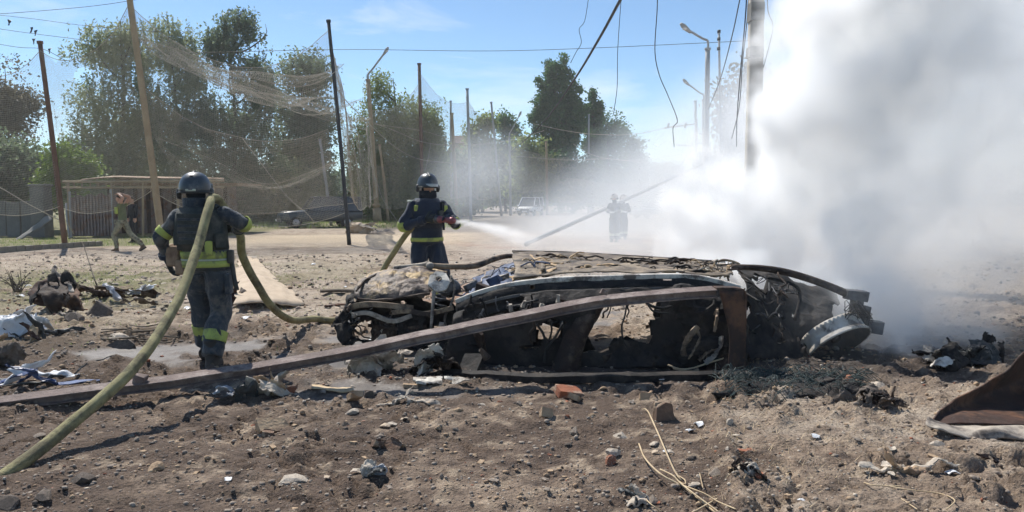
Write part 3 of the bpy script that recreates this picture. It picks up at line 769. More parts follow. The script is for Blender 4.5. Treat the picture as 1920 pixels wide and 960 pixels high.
# side wall, black with soot, torn open
WIN = [(1118, 574), (1180, 562), (1236, 556), (1248, 590), (1222, 606), (1226, 640), (1205, 648), (1190, 655), (1168, 634), (1150, 650), (1128, 655), (1090, 660), (1100, 610)]
HOL = [(1002, 612), (1030, 596), (1058, 602), (1052, 632), (1026, 642), (1006, 634)]
m = MB()
def wallhole(px, py, u, v, c):
    j = 16 * (vnoise3(c * 9, 3) - .5)
    return in_poly(px + j, py + j, WIN) | in_poly(px + j * .7, py + j * .7, HOL) | in_poly(px + j, py + j, [(868, 566), (900, 556), (955, 545), (985, 556), (975, 585), (900, 600), (872, 604)]) | ragged(.80, 6, 9, .01)(px, py, u, v, c)
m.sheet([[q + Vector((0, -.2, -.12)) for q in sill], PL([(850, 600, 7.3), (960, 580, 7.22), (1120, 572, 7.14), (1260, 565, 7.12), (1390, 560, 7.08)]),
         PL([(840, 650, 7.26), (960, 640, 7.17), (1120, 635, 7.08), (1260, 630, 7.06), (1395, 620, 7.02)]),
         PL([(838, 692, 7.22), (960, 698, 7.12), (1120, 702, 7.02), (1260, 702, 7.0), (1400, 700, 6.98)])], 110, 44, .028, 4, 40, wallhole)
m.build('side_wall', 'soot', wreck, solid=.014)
m = MB(); m.sheet([PL([(1108, 566, 7.3), (1080, 600, 7.12), (1050, 650, 7.0), (1030, 700, 6.92)]), PL([(1124, 566, 7.26), (1100, 605, 7.06), (1074, 655, 6.93), (1060, 702, 6.86)]), PL([(1140, 566, 7.3), (1112, 612, 7.12), (1090, 660, 7.0), (1085, 702, 6.92)])], 26, 10, .015, 6, 44)
m.build('pillar', 'soot_rust', wreck, solid=.02)
m = MB(); m.tube([G(835, 697, .03), G(960, 703, .05), G(1120, 705, .04), G(1260, 703, .05), G(1400, 697, .05)], .06, 5, 40, ell=(1, .8)); m.v = [(x, y + .03 * (fbm(np.array([x * 3]), np.array([1.0]), 3, 5)[0] - .5), z + .03 * (fbm(np.array([x * 4]), np.array([2.0]), 3, 6)[0] - .6) - .015) for x, y, z in m.v]; m.build('roof_rail', 'soot', wreck, smooth=False)
# torn dark mass: seats and rear door
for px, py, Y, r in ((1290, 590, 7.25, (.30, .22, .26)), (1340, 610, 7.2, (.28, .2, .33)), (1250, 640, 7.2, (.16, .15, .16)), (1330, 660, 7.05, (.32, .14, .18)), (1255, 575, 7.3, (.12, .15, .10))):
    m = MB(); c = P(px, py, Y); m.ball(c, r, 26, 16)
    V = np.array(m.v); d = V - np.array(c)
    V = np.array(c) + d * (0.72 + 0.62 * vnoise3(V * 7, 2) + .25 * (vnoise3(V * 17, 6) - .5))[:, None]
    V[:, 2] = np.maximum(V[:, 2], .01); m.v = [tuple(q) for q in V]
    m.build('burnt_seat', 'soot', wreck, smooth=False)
m = MB(); m.sheet([PL([(1218, 606, 7.2), (1232, 603, 7.2), (1248, 610, 7.2), (1262, 604, 7.2)]), PL([(1222, 640, 7.12), (1235, 645, 7.12), (1250, 645, 7.12), (1268, 640, 7.12)]), PL([(1160, 655, 7.05), (1180, 640, 7.05), (1200, 655, 7.05), (1260, 660, 7.05)]), PL([(1120, 690, 6.95), (1180, 690, 6.95), (1230, 690, 6.95), (1280, 690, 6.95)])], 26, 20, .03, 8, 50, ragged(.8, 8, 3, .03)); m.build('door_shell', 'soot', wreck, solid=.01)
for pts, r in (([(1283, 668, 6.9), (1282, 650, 6.88), (1295, 628, 6.88), (1308, 612, 6.92)], .03), ([(1292, 672, 6.88), (1302, 655, 6.86), (1312, 635, 6.88), (1306, 618, 6.92)], .022), ([(1322, 680, 6.86), (1338, 668, 6.85), (1350, 650, 6.86), (1352, 632, 6.9)], .034), ([(1310, 676, 6.86), (1328, 660, 6.87), (1346, 655, 6.88)], .022), ([(1340, 590, 7.0), (1345, 578, 7.0), (1343, 600, 6.95), (1340, 622, 6.93)], .014)):
    m = MB(); m.tube(PL(pts), [r * rnd.uniform(.5, 1.3) for _ in pts], 6, 16, ell=(1.2, .6)); m.v = [(x + rnd.uniform(-.008, .008), y, z + rnd.uniform(-.008, .008)) for x, y, z in m.v]
    m.build('foam_strip', 'ash_metal' if r > .03 else 'burnt_metal', wreck, smooth=False)
for pts, r in (([(1176, 566, 7.1), (1172, 590, 7.05), (1166, 612, 7.0), (1168, 635, 6.98), (1176, 652, 6.97)], .009), ([(1205, 560, 7.15), (1218, 572, 7.1), (1240, 578, 7.1), (1262, 574, 7.1)], .016), ([(1212, 566, 7.1), (1226, 584, 7.05), (1256, 588, 7.05)], .011),
               ([(1020, 680, 7.0), (1024, 650, 7.02), (1018, 625, 7.03), (1006, 608, 7.03)], .014), ([(1024, 650, 7.02), (1034, 622, 7.0), (1032, 600, 7.0)], .010), ([(1024, 655, 7.0), (1042, 630, 7.0), (1056, 606, 7.0)], .012),
               ([(1146, 570, 7.15), (1144, 582, 7.1), (1138, 596, 7.1)], .006), ([(950, 575, 7.1), (975, 572, 7.1), (985, 568, 7.08), (1010, 562, 7.1)], .01)):
    m = MB(); m.tube(PL(pts), r, 6, 16); m.build('cable', 'black_wire', wreck)
for pts, r in (([(1252, 684, 6.84), (1275, 692, 6.83), (1300, 690, 6.83), (1330, 680, 6.83), (1392, 662, 6.84)], .008), ([(1262, 690, 6.84), (1290, 697, 6.83), (1310, 694, 6.83)], .012), ([(1355, 702, 6.84), (1360, 685, 6.84), (1364, 676, 6.84)], .004)):
    m = MB(); m.tube(PL(pts), r, 5, 20); m.build('bare_wire', 'straw', wreck)
for px, py, Y in ((1047, 560, 7.02), (958, 577, 7.05), (1015, 575, 7.0), (982, 570, 7.05)):
    m = MB(); m.box(P(px, py, Y), (.035, .04, .07), Matrix.Rotation(rnd.uniform(-.5, .5), 3, 'Y'), .008, rnd); m.build('clip', 'ash_metal', wreck, smooth=False)
# scorched inner panels that close off most of the cabin
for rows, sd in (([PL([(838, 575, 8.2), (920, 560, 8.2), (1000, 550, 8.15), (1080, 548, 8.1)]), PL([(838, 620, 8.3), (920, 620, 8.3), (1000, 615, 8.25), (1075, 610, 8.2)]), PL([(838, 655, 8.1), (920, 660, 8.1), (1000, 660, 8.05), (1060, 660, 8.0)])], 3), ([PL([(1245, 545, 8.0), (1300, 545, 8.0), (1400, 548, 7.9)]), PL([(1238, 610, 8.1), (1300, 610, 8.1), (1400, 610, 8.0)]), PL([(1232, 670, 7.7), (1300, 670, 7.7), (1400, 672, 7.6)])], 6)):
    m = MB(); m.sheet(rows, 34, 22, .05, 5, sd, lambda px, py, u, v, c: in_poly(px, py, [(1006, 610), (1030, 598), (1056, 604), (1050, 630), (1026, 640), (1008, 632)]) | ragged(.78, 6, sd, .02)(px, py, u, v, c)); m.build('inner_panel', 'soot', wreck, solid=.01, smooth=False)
for k in range(46):   # hanging burnt shreds and cables in front of the cabin
    x0 = rnd.uniform(860, 1390); y0 = 548 + rnd.uniform(0, 40) - max(0, x0 - 960) * .01
    if 1110 < x0 < 1225 and rnd.random() < .8: continue
    m = MB(); a = P(x0, y0, rnd.uniform(7.1, 7.4)); wire(m, a, a + Vector((rnd.uniform(-.2, .2), rnd.uniform(-.1, .1), rnd.uniform(-.35, -.08))), rnd.uniform(-.03, .05), rnd.uniform(.004, .016), 4, .03, 10, 4); m.build('burnt_shred', rnd.choice(['soot', 'soot', 'soot_rust', 'black_wire', 'grey_metal']), wreck)
# loose clutter inside, seen through the openings
for k in range(26):
    m = MB(); c = G(rnd.uniform(870, 1390), rnd.uniform(640, 694), .03); c.z = rnd.uniform(.03, .25)
    rot = Matrix.Rotation(rnd.uniform(-1, 1), 3, 'Y') @ Matrix.Rotation(rnd.uniform(-1, 1), 3, 'X') @ Matrix.Rotation(rnd.uniform(-1, 1), 3, 'Z')
    m.box(c, (rnd.uniform(.1, .4), rnd.uniform(.03, .2), rnd.uniform(.01, .05)), rot, .015, rnd)
    m.build('charred_piece', rnd.choice(['soot', 'soot_rust', 'soot']), wreck, smooth=False)
# tail end in the smoke: dark floor, arch tube, bracket, axle and wheel
m = MB()
m.sheet([PL([(1375, 498, 8.7), (1440, 508, 8.7), (1500, 528, 8.6), (1570, 555, 8.5)]), PL([(1385, 512, 8.2), (1440, 530, 8.2), (1500, 560, 8.1), (1560, 590, 8.0)]),
         PL([(1400, 560, 7.8), (1440, 590, 7.8), (1480, 620, 7.75), (1520, 640, 7.7)]), PL([(1402, 680, 7.3), (1440, 680, 7.35), (1480, 680, 7.4), (1510, 680, 7.4)])], 40, 36, .06, 5, 60, ragged(.76, 6, 4, .03))
m.build('boot_floor', 'soot', wreck, solid=.012)
m = MB(); m.tube(PL([(1372, 500, 8.0), (1430, 503, 8.0), (1480, 512, 8.0), (1540, 531, 8.0), (1600, 556, 7.95)]), [.03, .035, .04, .04, .045], 7, 30); m.build('arch_tube', 'soot_rust', wreck)
m = MB(); m.tube(PL([(1440, 520, 7.9), (1490, 535, 7.9), (1500, 560, 7.9), (1490, 600, 7.8)]), .02, 6, 16); m.build('arch_tube', 'soot', wreck)
for k in range(36):
    m = MB(); x0, y0 = rnd.uniform(1395, 1470), rnd.uniform(510, 650)
    wire(m, P(x0, y0, 7.7), P(x0 + rnd.uniform(-20, 50), y0 + rnd.uniform(-10, 60), rnd.uniform(7.3, 7.8)), .03, rnd.uniform(.004, .012), 4, .06, 12, 4); m.build('wiring_loom', rnd.choice(['soot', 'grey_metal', 'black_wire', 'soot_rust']), wreck)
rot = Matrix.Rotation(.10, 3, 'Y')
for c, d in ((P(1605, 553, 7.95), (.22, .14, .11)), (P(1604, 585, 7.95), (.11, .12, .26)), (P(1632, 612, 7.9), (.24, .12, .13)), (P(1622, 590, 7.97), (.06, .1, .2))):
    m = MB(); m.box(c, d, rot, .008, rnd); m.build('axle_bracket', 'grey_metal', wreck, smooth=False, bevel=.008)
m = MB(); m.tube(PL([(1560, 600, 7.9), (1610, 605, 7.9), (1655, 614, 7.9)]), .03, 10, 8); m.build('axle', 'grey_metal', wreck)
# burnt wheel, leaning, its open side to the camera
wc = P(1566, 634, 7.72)
wn = Vector((0.30, -0.60, -0.74)).normalized()
wa = wn.cross(Vector((0, 0, 1))).normalized(); wb = wa.cross(wn).normalized()
def disc(rings, name, mat, parent, seg=40, cap=False):
    m = MB(); m.loft([(wc + wn * h, r, r, wa, wb) for h, r in rings], seg, cap); return m.build(name, mat, parent)
wheel = empty('wheel', tuple(wc - wreck.location)); wheel.parent = wreck
def wbuild(m, name, mat, **k): return m.build(name, mat, wheel, origin=wc, **k)
m = MB(); m.loft([(wc + wn * h, r, r, wa, wb) for h, r in ((-.11, .30), (-.10, .335), (-.04, .315), (.03, .32), (.075, .345), (.09, .345), (.09, .328))], 44, False); wbuild(m, 'rim', 'white_metal')
m = MB(); m.loft([(wc + wn * h, r, r, wa, wb) for h, r in ((.088, .328), (.05, .305), (-.08, .29), (-.10, .27))], 44, False); wbuild(m, 'rim_well', 'soot')  # inner barrel split off and painted black for the shade inside the rim
m = MB(); m.loft([(wc + wn * h, r, r, wa, wb) for h, r in ((-.085, .285), (-.06, .20), (-.02, .11), (-.0, .06))], 44, True); wbuild(m, 'wheel_disc', 'soot')  # disc face coloured near-black to stand for shade
m = MB(); m.loft([(wc + wn * h, r, r, wa, wb) for h, r in ((-.02, .06), (.03, .055), (.04, .03))], 16, True); wbuild(m, 'hub', 'soot')
m = MB(); m.ball(wc - wb * .19 - wa * .16 + wn * .03, (.04, .04, .03), 10, 6); wbuild(m, 'ash_lump', 'ash_metal')
m = MB()
for k in range(110):   # steel cords left of the burnt tyre
    th = rnd.uniform(1.2, 4.2); t2 = th + rnd.uniform(.2, .7)
    f = lambda t, r, h: wc + (wa * math.cos(t) + wb * math.sin(t)) * r + wn * h
    m.tube([f(th, .345, rnd.uniform(-.14, .0)), f((th + t2) / 2, rnd.uniform(.36, .44), rnd.uniform(-.2, .0)), f(t2, rnd.uniform(.34, .42), rnd.uniform(-.18, .02))], .004, 4, 7)
wbuild(m, 'tyre_cords', 'soot')

# ------------------------------------------------------------------ bent steel beam across the foreground
bpts = PL([(-330, 792, 5.35), (-120, 766, 5.5), (0, 748, 5.62), (200, 722, 5.85), (400, 697, 6.05), (640, 655, 6.28), (850, 613, 6.45), (1000, 583, 6.56), (1130, 558, 6.66), (1250, 545, 6.74), (1340, 541, 6.8)])
beam = empty('steel_beam', (bpts[0].x, bpts[0].y, 0), label='long bent rusty steel beam lying across the front of the wreck', cat='beam')
bp_s = catmull(bpts, 90)
def beam_section(p, t, w, h, roll):
    side = Vector(t).cross(Vector((0, 0, 1))).normalized(); up = side.cross(Vector(t)).normalized()
    q = Matrix.Rotation(roll, 3, Vector(t)); return q @ side, q @ up
def channel(path, name, w=.14, h=.075, roll=.16, th=.012):
    """I-section steel: two flanges and a web"""
    m = MB(); path = np.array(path); tn = np.gradient(path, axis=0)
    prof = [(-w / 2, h / 2), (w / 2, h / 2), (w / 2, h / 2 - th), (th / 2 + .03, h / 2 - th), (th / 2 + .03, -h / 2 + th), (w / 2, -h / 2 + th), (w / 2, -h / 2), (-w / 2, -h / 2), (-w / 2, -h / 2 + th), (-th / 2, -h / 2 + th), (-th / 2, h / 2 - th), (-w / 2, h / 2 - th)]
    k = len(prof); vs = []
    for p, t in zip(path, tn):
        s_, u_ = beam_section(p, t / np.linalg.norm(t), w, h, roll)
        for a, b in prof: vs.append(Vector(p) + s_ * a + u_ * (b - h / 2))
    fs = [(i * k + j, i * k + (j + 1) % k, (i + 1) * k + (j + 1) % k, (i + 1) * k + j) for i in range(len(path) - 1) for j in range(k)]
    fs += [tuple(range(k))[::-1], tuple((len(path) - 1) * k + j for j in range(k))]
    m.add(vs, fs); return m
bp_s[:, 2] += .022 * (fbm(bp_s[:, 0] * 1.6, bp_s[:, 0] * 0, 4, 3) - .5); bp_s[:, 1] += .05 * (fbm(bp_s[:, 0] * .9, bp_s[:, 0] * 0 + 3, 3, 8) - .5)
channel(bp_s, 'beam').build('beam_span', 'beam_rust', beam, smooth=False, bevel=.004)
ce = Vector(bp_s[-1])
m = MB()
m.sheet([[ce + Vector((0, -.075, .0)), ce + Vector((.16, -.07, .0)), ce + Vector((.255, -.05, -.015)), ce + Vector((.275, -.05, -.06)), Vector((ce.x + .27, ce.y - .06, .4)), Vector((ce.x + .275, ce.y - .08, -.03))],
         [ce + Vector((0, .075, .0)), ce + Vector((.16, .09, .0)), ce + Vector((.255, .1, -.015)), ce + Vector((.275, .1, -.06)), Vector((ce.x + .28, ce.y + .09, .4)), Vector((ce.x + .285, ce.y + .08, -.03))]], 40, 6, .004, 8, 3, smooth=False)
m.build('beam_bend', 'rust_dark', beam, smooth=False, solid=.02)
m = MB(); m.sheet([[ce + Vector((.02, -.078, -.012)), ce + Vector((.25, -.055, -.02))], [Vector((ce.x + .12, ce.y - .08, .35)), Vector((ce.x + .265, ce.y - .075, .35))], [Vector((ce.x + .10, ce.y - .1, -.02)), Vector((ce.x + .27, ce.y - .095, -.02))]], 10, 20, .006, 6, 8); m.build('web_plate', 'rust_dark', beam, solid=.012)
for px, py, Y, s in ((1133, 552, 6.62, .05), (262, 716, 5.9, .07)):
    m = MB(); m.box(P(px, py, Y) + Vector((0, .0, .02)), (s * 1.4, s, s), Matrix.Rotation(.3, 3, 'Y'), .01, rnd); m.build('weld_lug', 'beam_rust', beam, smooth=False, bevel=.006)

# ------------------------------------------------------------------ torn wheel arch at right
fr = G(1830, 818)
fender = empty('torn_fender', (fr.x, fr.y, 0), label='torn rusty curved fender sheet lying at the right edge of the ground', cat='fender')
m = MB()
m.sheet([PL([(1748, 798, 5.10), (1795, 757, 5.34), (1850, 728, 5.45), (1890, 705, 5.5), (1925, 668, 5.52), (1990, 640, 5.52), (2080, 640, 5.5)]),
         PL([(1752, 801, 5.12), (1805, 772, 5.38), (1860, 750, 5.54), (1900, 735, 5.62), (1935, 715, 5.66), (2000, 700, 5.66), (2080, 700, 5.6)]),
         PL([(1756, 804, 5.10), (1810, 794, 5.17), (1860, 786, 5.28), (1905, 780, 5.36), (1940, 776, 5.38), (2000, 772, 5.36), (2080, 770, 5.3)]),
         PL([(1758, 807, 5.07), (1810, 808, 5.06), (1862, 809, 5.05), (1905, 809, 5.04), (1942, 810, 5.04), (2000, 810, 5.02), (2080, 810, 5.0)])], 60, 40, .012, 4, 70)
m.build('shell', 'rust_dark', fender, solid=.012)
m = MB()
lip = [(1738, 792, 5.10), (1775, 806, 5.08), (1810, 809, 5.06), (1862, 810, 5.05), (1905, 810, 5.04), (1942, 811, 5.04), (2080, 812, 5.0)]
m.sheet([PL(lip), PL([(x, y + 13 + 5 * math.sin(x * .07), Y - .14) for x, y, Y in lip]), [q + Vector((0, -.20 + .03 * math.sin(q.x * 14), -.035)) for q in PL(lip)]], 60, 10, .012, 7, 71, ragged(.85, 7, 2, .03))
m.build('lip', 'ash_metal', fender, solid=.010)
for px, py in ((1888, 728), (1912, 725)):
    m = MB(); m.ball(P(px, py, 5.72), .014, 8, 5); m.build('rivet', 'white_metal', fender)
fender.location.z = .045
fr2 = G(1880, 850)
m = MB(); m.sheet([[G(1832, 850, .02), G(1870, 853, .03), G(1930, 842, .06), G(1990, 835, .07)], [G(1832, 853, .012), G(1872, 866, .0), G(1930, 862, .0), G(1990, 855, .0)]], 30, 6, .01, 8, 75)
tag(m.build('metal_strip', 'rust_dark', origin=fr2, solid=.012), 'dark curled metal strip on the dirt in front of the torn fender', 'scrap')

# ------------------------------------------------------------------ rubble and scraps
rnd = random.Random(11)
def rough_stone(seed, flat=1.0, cuts=2):
    bm = bmesh.new(); bmesh.ops.create_icosphere(bm, subdivisions=cuts, radius=1)
    v = np.array([q.co[:] for q in bm.verts])
    k = 0.75 + 0.5 * vnoise3(v * 1.1 + 5, seed) + .22 * (vnoise3(v * 2.9 + 3, seed + 2) - .5)
    for q, s in zip(bm.verts, k): q.co = q.co * s; q.co.z *= flat
    # two broken faces
    r = random.Random(seed)
    for _ in range(8):
        nrm = Vector((r.uniform(-1, 1), r.uniform(-1, 1), r.uniform(-.3, 1))).normalized(); d = r.uniform(.38, .68)
        for q in bm.verts:
            e = q.co.dot(nrm) - d
            if e > 0: q.co -= nrm * e
    me = bpy.data.meshes.new('stone'); bm.to_mesh(me); bm.free(); return me
def chipped_brick(seed):
    bm = bmesh.new(); bmesh.ops.create_cube(bm, size=1)
    for q in bm.verts: q.co = Vector((q.co.x * .25, q.co.y * .12, q.co.z * .065))
    bmesh.ops.subdivide_edges(bm, edges=bm.edges[:], cuts=3, use_grid_fill=True)
    r = random.Random(seed)
    cut = r.uniform(-.02, .09); nrm = Vector((1, r.uniform(-.5, .5), r.uniform(-.4, .4))).normalized()
    v = np.array([q.co[:] for q in bm.verts]); nz_ = vnoise3(v * 30, seed)
    for q, k in zip(bm.verts, nz_):
        e = q.co.dot(nrm) - cut - .03 * (k - .5)
        if e > 0: q.co -= nrm * e
        q.co *= 1 + .05 * (k - .5)
    for _ in range(2):
        n2_ = Vector((r.choice((-1, 1)), r.choice((-1, 1)), r.choice((-1, 1)))).normalized()
        for q in bm.verts:
            e = q.co.dot(n2_) - r.uniform(.085, .10)
            if e > 0: q.co -= n2_ * e
    me = bpy.data.meshes.new('brick'); bm.to_mesh(me); bm.free(); return me
def with_mat(me, mat):
    q = me.copy(); q.materials.append(MATS[mat]); return q
STONES = [rough_stone(s, f) for s, f in ((1, .8), (2, .6), (3, .45), (4, .9), (5, .5), (6, .7), (7, .35), (8, .6))]
BRICKS = [chipped_brick(s) for s in range(6)]
SM = {(i, k): with_mat(me, k) for i, me in enumerate(STONES) for k in ('stone', 'stone_pale', 'stone_dark', 'brick_red', 'brick_tan')}
BK = {(i, k): with_mat(me, k) for i, me in enumerate(BRICKS) for k in ('brick_red', 'brick_brown', 'brick_tan', 'stone_dark')}
LOOK = {'stone': 'greyish brown stone', 'stone_pale': 'pale plaster-like stone', 'stone_dark': 'dark damp clod', 'brick_red': 'red brick crumb', 'brick_tan': 'tan brick crumb'}
def put(me, name, px, py, size, label, cat, group=None, rot=None, sink=.25):
    g = G(px, py); o = link(name, me)
    zs = [v.co.z for v in me.vertices]
    o.scale = size if not np.isscalar(size) else (size,) * 3
    o.rotation_euler = rot or (rnd.uniform(-.2, .2), rnd.uniform(-.2, .2), rnd.uniform(0, 6.28))
    hgt = (max(zs) - min(zs)) * o.scale[2]
    o.location = (g.x, g.y, hz(g.x, g.y) + hgt * (.5 - sink))
    return tag(o, label, cat, group)
B = lambda i, k: BK[(i, k)]
S = lambda i, k: SM[(i, k)]
put(B(0, 'brick_red'), 'brick', 1069, 735, 1.0, 'red broken brick lit on top in front of the wreck window', 'brick', rot=(.3, .2, .4), sink=0.1)
put(B(1, 'brick_brown'), 'brick', 1262, 783, 1.15, 'large brown brick standing on edge among rubble right of centre', 'brick', rot=(1.45, .05, .15), sink=.1)
put(B(2, 'brick_tan'), 'brick', 510, 806, .95, 'tan broken brick end near the long shadow at left centre', 'brick', rot=(.7, .2, .8), sink=.1)
put(B(3, 'brick_brown'), 'brick', 503, 817, .6, 'small brown brick piece leaning against the tan brick', 'brick', rot=(.2, .1, 1.8), sink=.1)
put(B(4, 'brick_red'), 'brick', 553, 736, .55, 'small red brick cube beside the plaster lumps under the beam', 'brick', rot=(1.5, 0, .2), sink=.1)
put(B(5, 'brick_tan'), 'brick', 662, 766, .75, 'pale brick piece lying on the dark shadow line, upper of two', 'brick', rot=(.2, .5, 2.3), sink=.0)
put(B(1, 'stone_dark'), 'brick', 702, 755, .65, 'dark square brick end touching the shadow line right of the pale pieces', 'brick', rot=(1.5, .1, .3), sink=.15)
put(B(3, 'brick_brown'), 'brick', 746, 838, .95, 'brown brick chunk tilted upward in the middle foreground', 'brick', rot=(.5, -.7, .6), sink=.1)
put(B(2, 'brick_brown'), 'brick', 708, 838, .6, 'smaller brown brick chunk left of the tilted one', 'brick', rot=(.3, .3, 2.0), sink=.1)
put(B(0, 'brick_tan'), 'brick', 1080, 750, .65, 'orange tan brick lump just below the red brick', 'brick', rot=(.3, .4, 1.2), sink=.1)
put(B(4, 'brick_tan'), 'brick', 1215, 748, .6, 'small tan brick piece standing behind the dry vine tip', 'brick', rot=(1.3, .1, .2), sink=.1)
put(B(5, 'brick_tan'), 'brick', 1030, 780, .6, 'small tan brick bit left of the dry vine', 'brick', rot=(1.2, .3, .4), sink=.1)
put(S(2, 'stone_pale'), 'flat_stone', 550, 903, (.115, .075, .055), 'round flat pale stone in the left foreground', 'stone', rot=(0, 0, .3), sink=.2)
put(S(6, 'stone_pale'), 'flat_stone', 1148, 858, (.085, .06, .06), 'flat tan stone propped on a reddish lump in the foreground', 'stone', rot=(.2, .1, .6), sink=-.3)
put(S(0, 'brick_red'), 'stone', 1142, 870, (.05, .05, .06), 'reddish lump under the propped flat tan stone', 'stone')
put(S(4, 'stone_pale'), 'flat_stone', 660, 772, (.06, .05, .05), 'pale rounded pebble in front of the pale brick on the shadow line', 'stone')
put(S(0, 'brick_red'), 'stone', 1594, 714, (.075, .065, .065), 'orange rounded stone at the edge of the burnt wire heap', 'stone')
put(S(5, 'stone_pale'), 'stone', 1648, 722, (.15, .1, .09), 'grey broken stone lump right of the burnt wire heap', 'stone')
put(S(3, 'stone_dark'), 'stone', 182, 592, (.22, .17, .2), 'square brown stone block between the scrap heap and the hose', 'stone', sink=.3)
put(S(1, 'stone_dark'), 'stone', 145, 602, (.25, .18, .15), 'dark pointed lump in front of the rusty scrap heap', 'stone', sink=.3)
put(S(2, 'stone_pale'), 'stone', 225, 628, (.16, .12, .1), 'tan squarish stone beside sticks left of the hose', 'stone')
put(S(1, 'stone_dark'), 'stone', 234, 652, (.19, .14, .12), 'black angular lump just left of the hose', 'stone', sink=.3)
put(S(5, 'stone_dark'), 'stone', 155, 902, (.10, .08, .06), 'dark mossy lump beside the hose in the near left corner', 'stone')
put(S(6, 'stone_dark'), 'stone', 82, 930, (.09, .07, .06), 'larger dark lump under the hose in the near left corner', 'stone')
put(S(0, 'stone_dark'), 'stone', 20, 945, (.09, .07, .06), 'dark lump cut off by the bottom left corner', 'stone')
# scattered unnamed rubble: everything that one could pick up
zones = ((62, (440, 900), (690, 860), 'in front of the beam, left of centre'), (72, (900, 1400), (730, 900), 'in front of the wreck, right of centre'), (40, (1400, 1900), (700, 900), 'on the clay before the smoke at right'), (44, (0, 420), (560, 900), 'around the hose at left'), (36, (0, 640), (470, 560), 'on the far left ground behind the firefighter'), (30, (1000, 1500), (890, 955), 'at the bottom edge right of centre'), (10, (1680, 1900), (600, 690), 'in the smoke at far right'))
for cnt, (xa, xb), (ya, yb), where in zones:
    for k in range(cnt):
        px, py = rnd.uniform(xa, xb), rnd.uniform(ya, yb)
        g = G(px, py)
        if -.3 < g.x < 3.9 and 6.75 < g.y < 9.4: continue
        mt = rnd.choices(['stone', 'stone_pale', 'stone_dark', 'brick_red', 'brick_tan'], [4, 2, 4, .6 + 1.6 * (900 < px < 1450), 3])[0]
        s = (.012 + .028 * rnd.random() ** 2) * (1 if rnd.random() < .9 else 1.5) * max(1, g.y / 8)
        isb = mt.startswith('brick') and rnd.random() < .6
        me_ = B(rnd.randrange(6), mt) if isb else S(rnd.randrange(8), mt)
        put(me_, 'rubble_brick' if isb else 'rubble_stone', px, py, s * 9 if isb else (s * rnd.uniform(.8, 1.6), s * rnd.uniform(.7, 1.2), s * rnd.uniform(.6, 1)), 'small loose ' + LOOK[mt] + ' ' + where, 'rubble', 'loose rubble ' + where, sink=.42)

def lump(name, label, cat, px, py, size, mats, n=5, seed=0, z0=.0):
    """crumpled heap: root with a few torn pieces"""
    g = G(px, py); r = random.Random(seed)
    o = empty(name, (g.x, g.y, hz(g.x, g.y)), label=label, cat=cat)
    for k in range(n):
        m = MB(); c = Vector((r.uniform(-.45, .45) * size[0], r.uniform(-.4, .4) * size[1], r.uniform(.15, .6) * size[2]))
        a = Vector((r.uniform(-1, 1), r.uniform(-.5, .5), r.uniform(-.3, .5))).normalized() * size[0] * r.uniform(.3, .55)
        b = Vector((r.uniform(-.4, .4), r.uniform(-1, 1), r.uniform(0, 1))).normalized() * size[2] * r.uniform(.4, .8)
        rows = [[c - a - b, c - b + Vector((0, 0, .1 * size[2])), c + a - b], [c - a * .9, c + Vector((0, -.2 * size[1], .25 * size[2])), c + a], [c - a + b, c + b, c + a * .8 + b * .7]]
        m.sheet(rows, 22, 18, .075 * size[0], 5.5 / size[0], seed + k * 3, ragged(.70, 4.0 / size[0], seed + k, .08))
        V = np.array(m.v); V[:, 2] = np.maximum(V[:, 2], -.01 + z0); m.v = [tuple(q) for q in V]
        m.build('torn_piece', mats[k % len(mats)], o, solid=.008 * max(1, size[0]), origin=(0, 0, 0), smooth=False)
    return o
g = G(110, 590)
sh = empty('rusty_scrap_heap', (g.x, g.y, 0), label='rusty torn car panel heap with orange inside on the left ground', cat='scrap')
m = MB(); m.sheet([PL([(55, 556, 10.6), (70, 535, 10.7), (100, 522, 10.8), (128, 530, 10.8), (148, 545, 10.7)]), PL([(60, 562, 10.4), (85, 548, 10.5), (110, 545, 10.5), (135, 560, 10.5), (150, 575, 10.4)]), PL([(75, 575, 10.4), (100, 575, 10.5), (120, 575, 10.6), (140, 585, 10.5), (152, 592, 10.3)])], 30, 18, .05, 4, 3, ragged(.8, 5, 2, .04)); m.build('panel', 'rust_dark', sh, solid=.02)
m = MB(); m.sheet([PL([(68, 548, 10.5), (95, 528, 10.6), (125, 525, 10.6)]), PL([(80, 560, 10.2), (105, 552, 10.2), (135, 558, 10.2)]), PL([(92, 585, 10.2), (110, 590, 10.2), (130, 586, 10.2)])], 20, 14, .05, 5, 6, ragged(.8, 6, 4, .06)); m.build('panel', 'soot_rust', sh, solid=.02)
for pts in ([(88, 530, 10.5), (92, 516, 10.5), (104, 514, 10.5), (108, 524, 10.5)], [(112, 530, 10.6), (116, 514, 10.6), (128, 510, 10.6), (138, 522, 10.6), (136, 532, 10.6)], [(58, 560, 10.4), (66, 545, 10.4), (72, 530, 10.5)]):
    m = MB(); m.sheet([PL(pts), [q + Vector((.03, -.05, -.1)) for q in PL(pts)]], 14, 5, .03, 8, 7); m.build('flap', 'soot', sh, solid=.015)
m = MB(); m.sheet([PL([(124, 530, 10.4), (132, 534, 10.4)]), PL([(128, 548, 10.3), (140, 548, 10.3)])], 8, 8, .02, 8, 8); m.build('flap', 'ash_metal', sh, solid=.012)
lump('tangled_scrap', 'flat tangle of grey twisted metal right of the rusty heap', 'scrap', 185, 562, (1.1, .5, .22), ['soot_rust', 'stone', 'rust_dark'], 5, 31)
lump('pale_board', 'grey blue flat board lying on dirt behind the hose', 'board', 222, 580, (.8, .3, .10), ['tarp_grey', 'stone_dark'], 2, 33)
lump('torn_wrapper', 'pale grey torn wrapping on the ground left of the firefighter', 'wrapper', 265, 562, (.7, .3, .14), ['plastic_white', 'tarp_grey'], 3, 35)
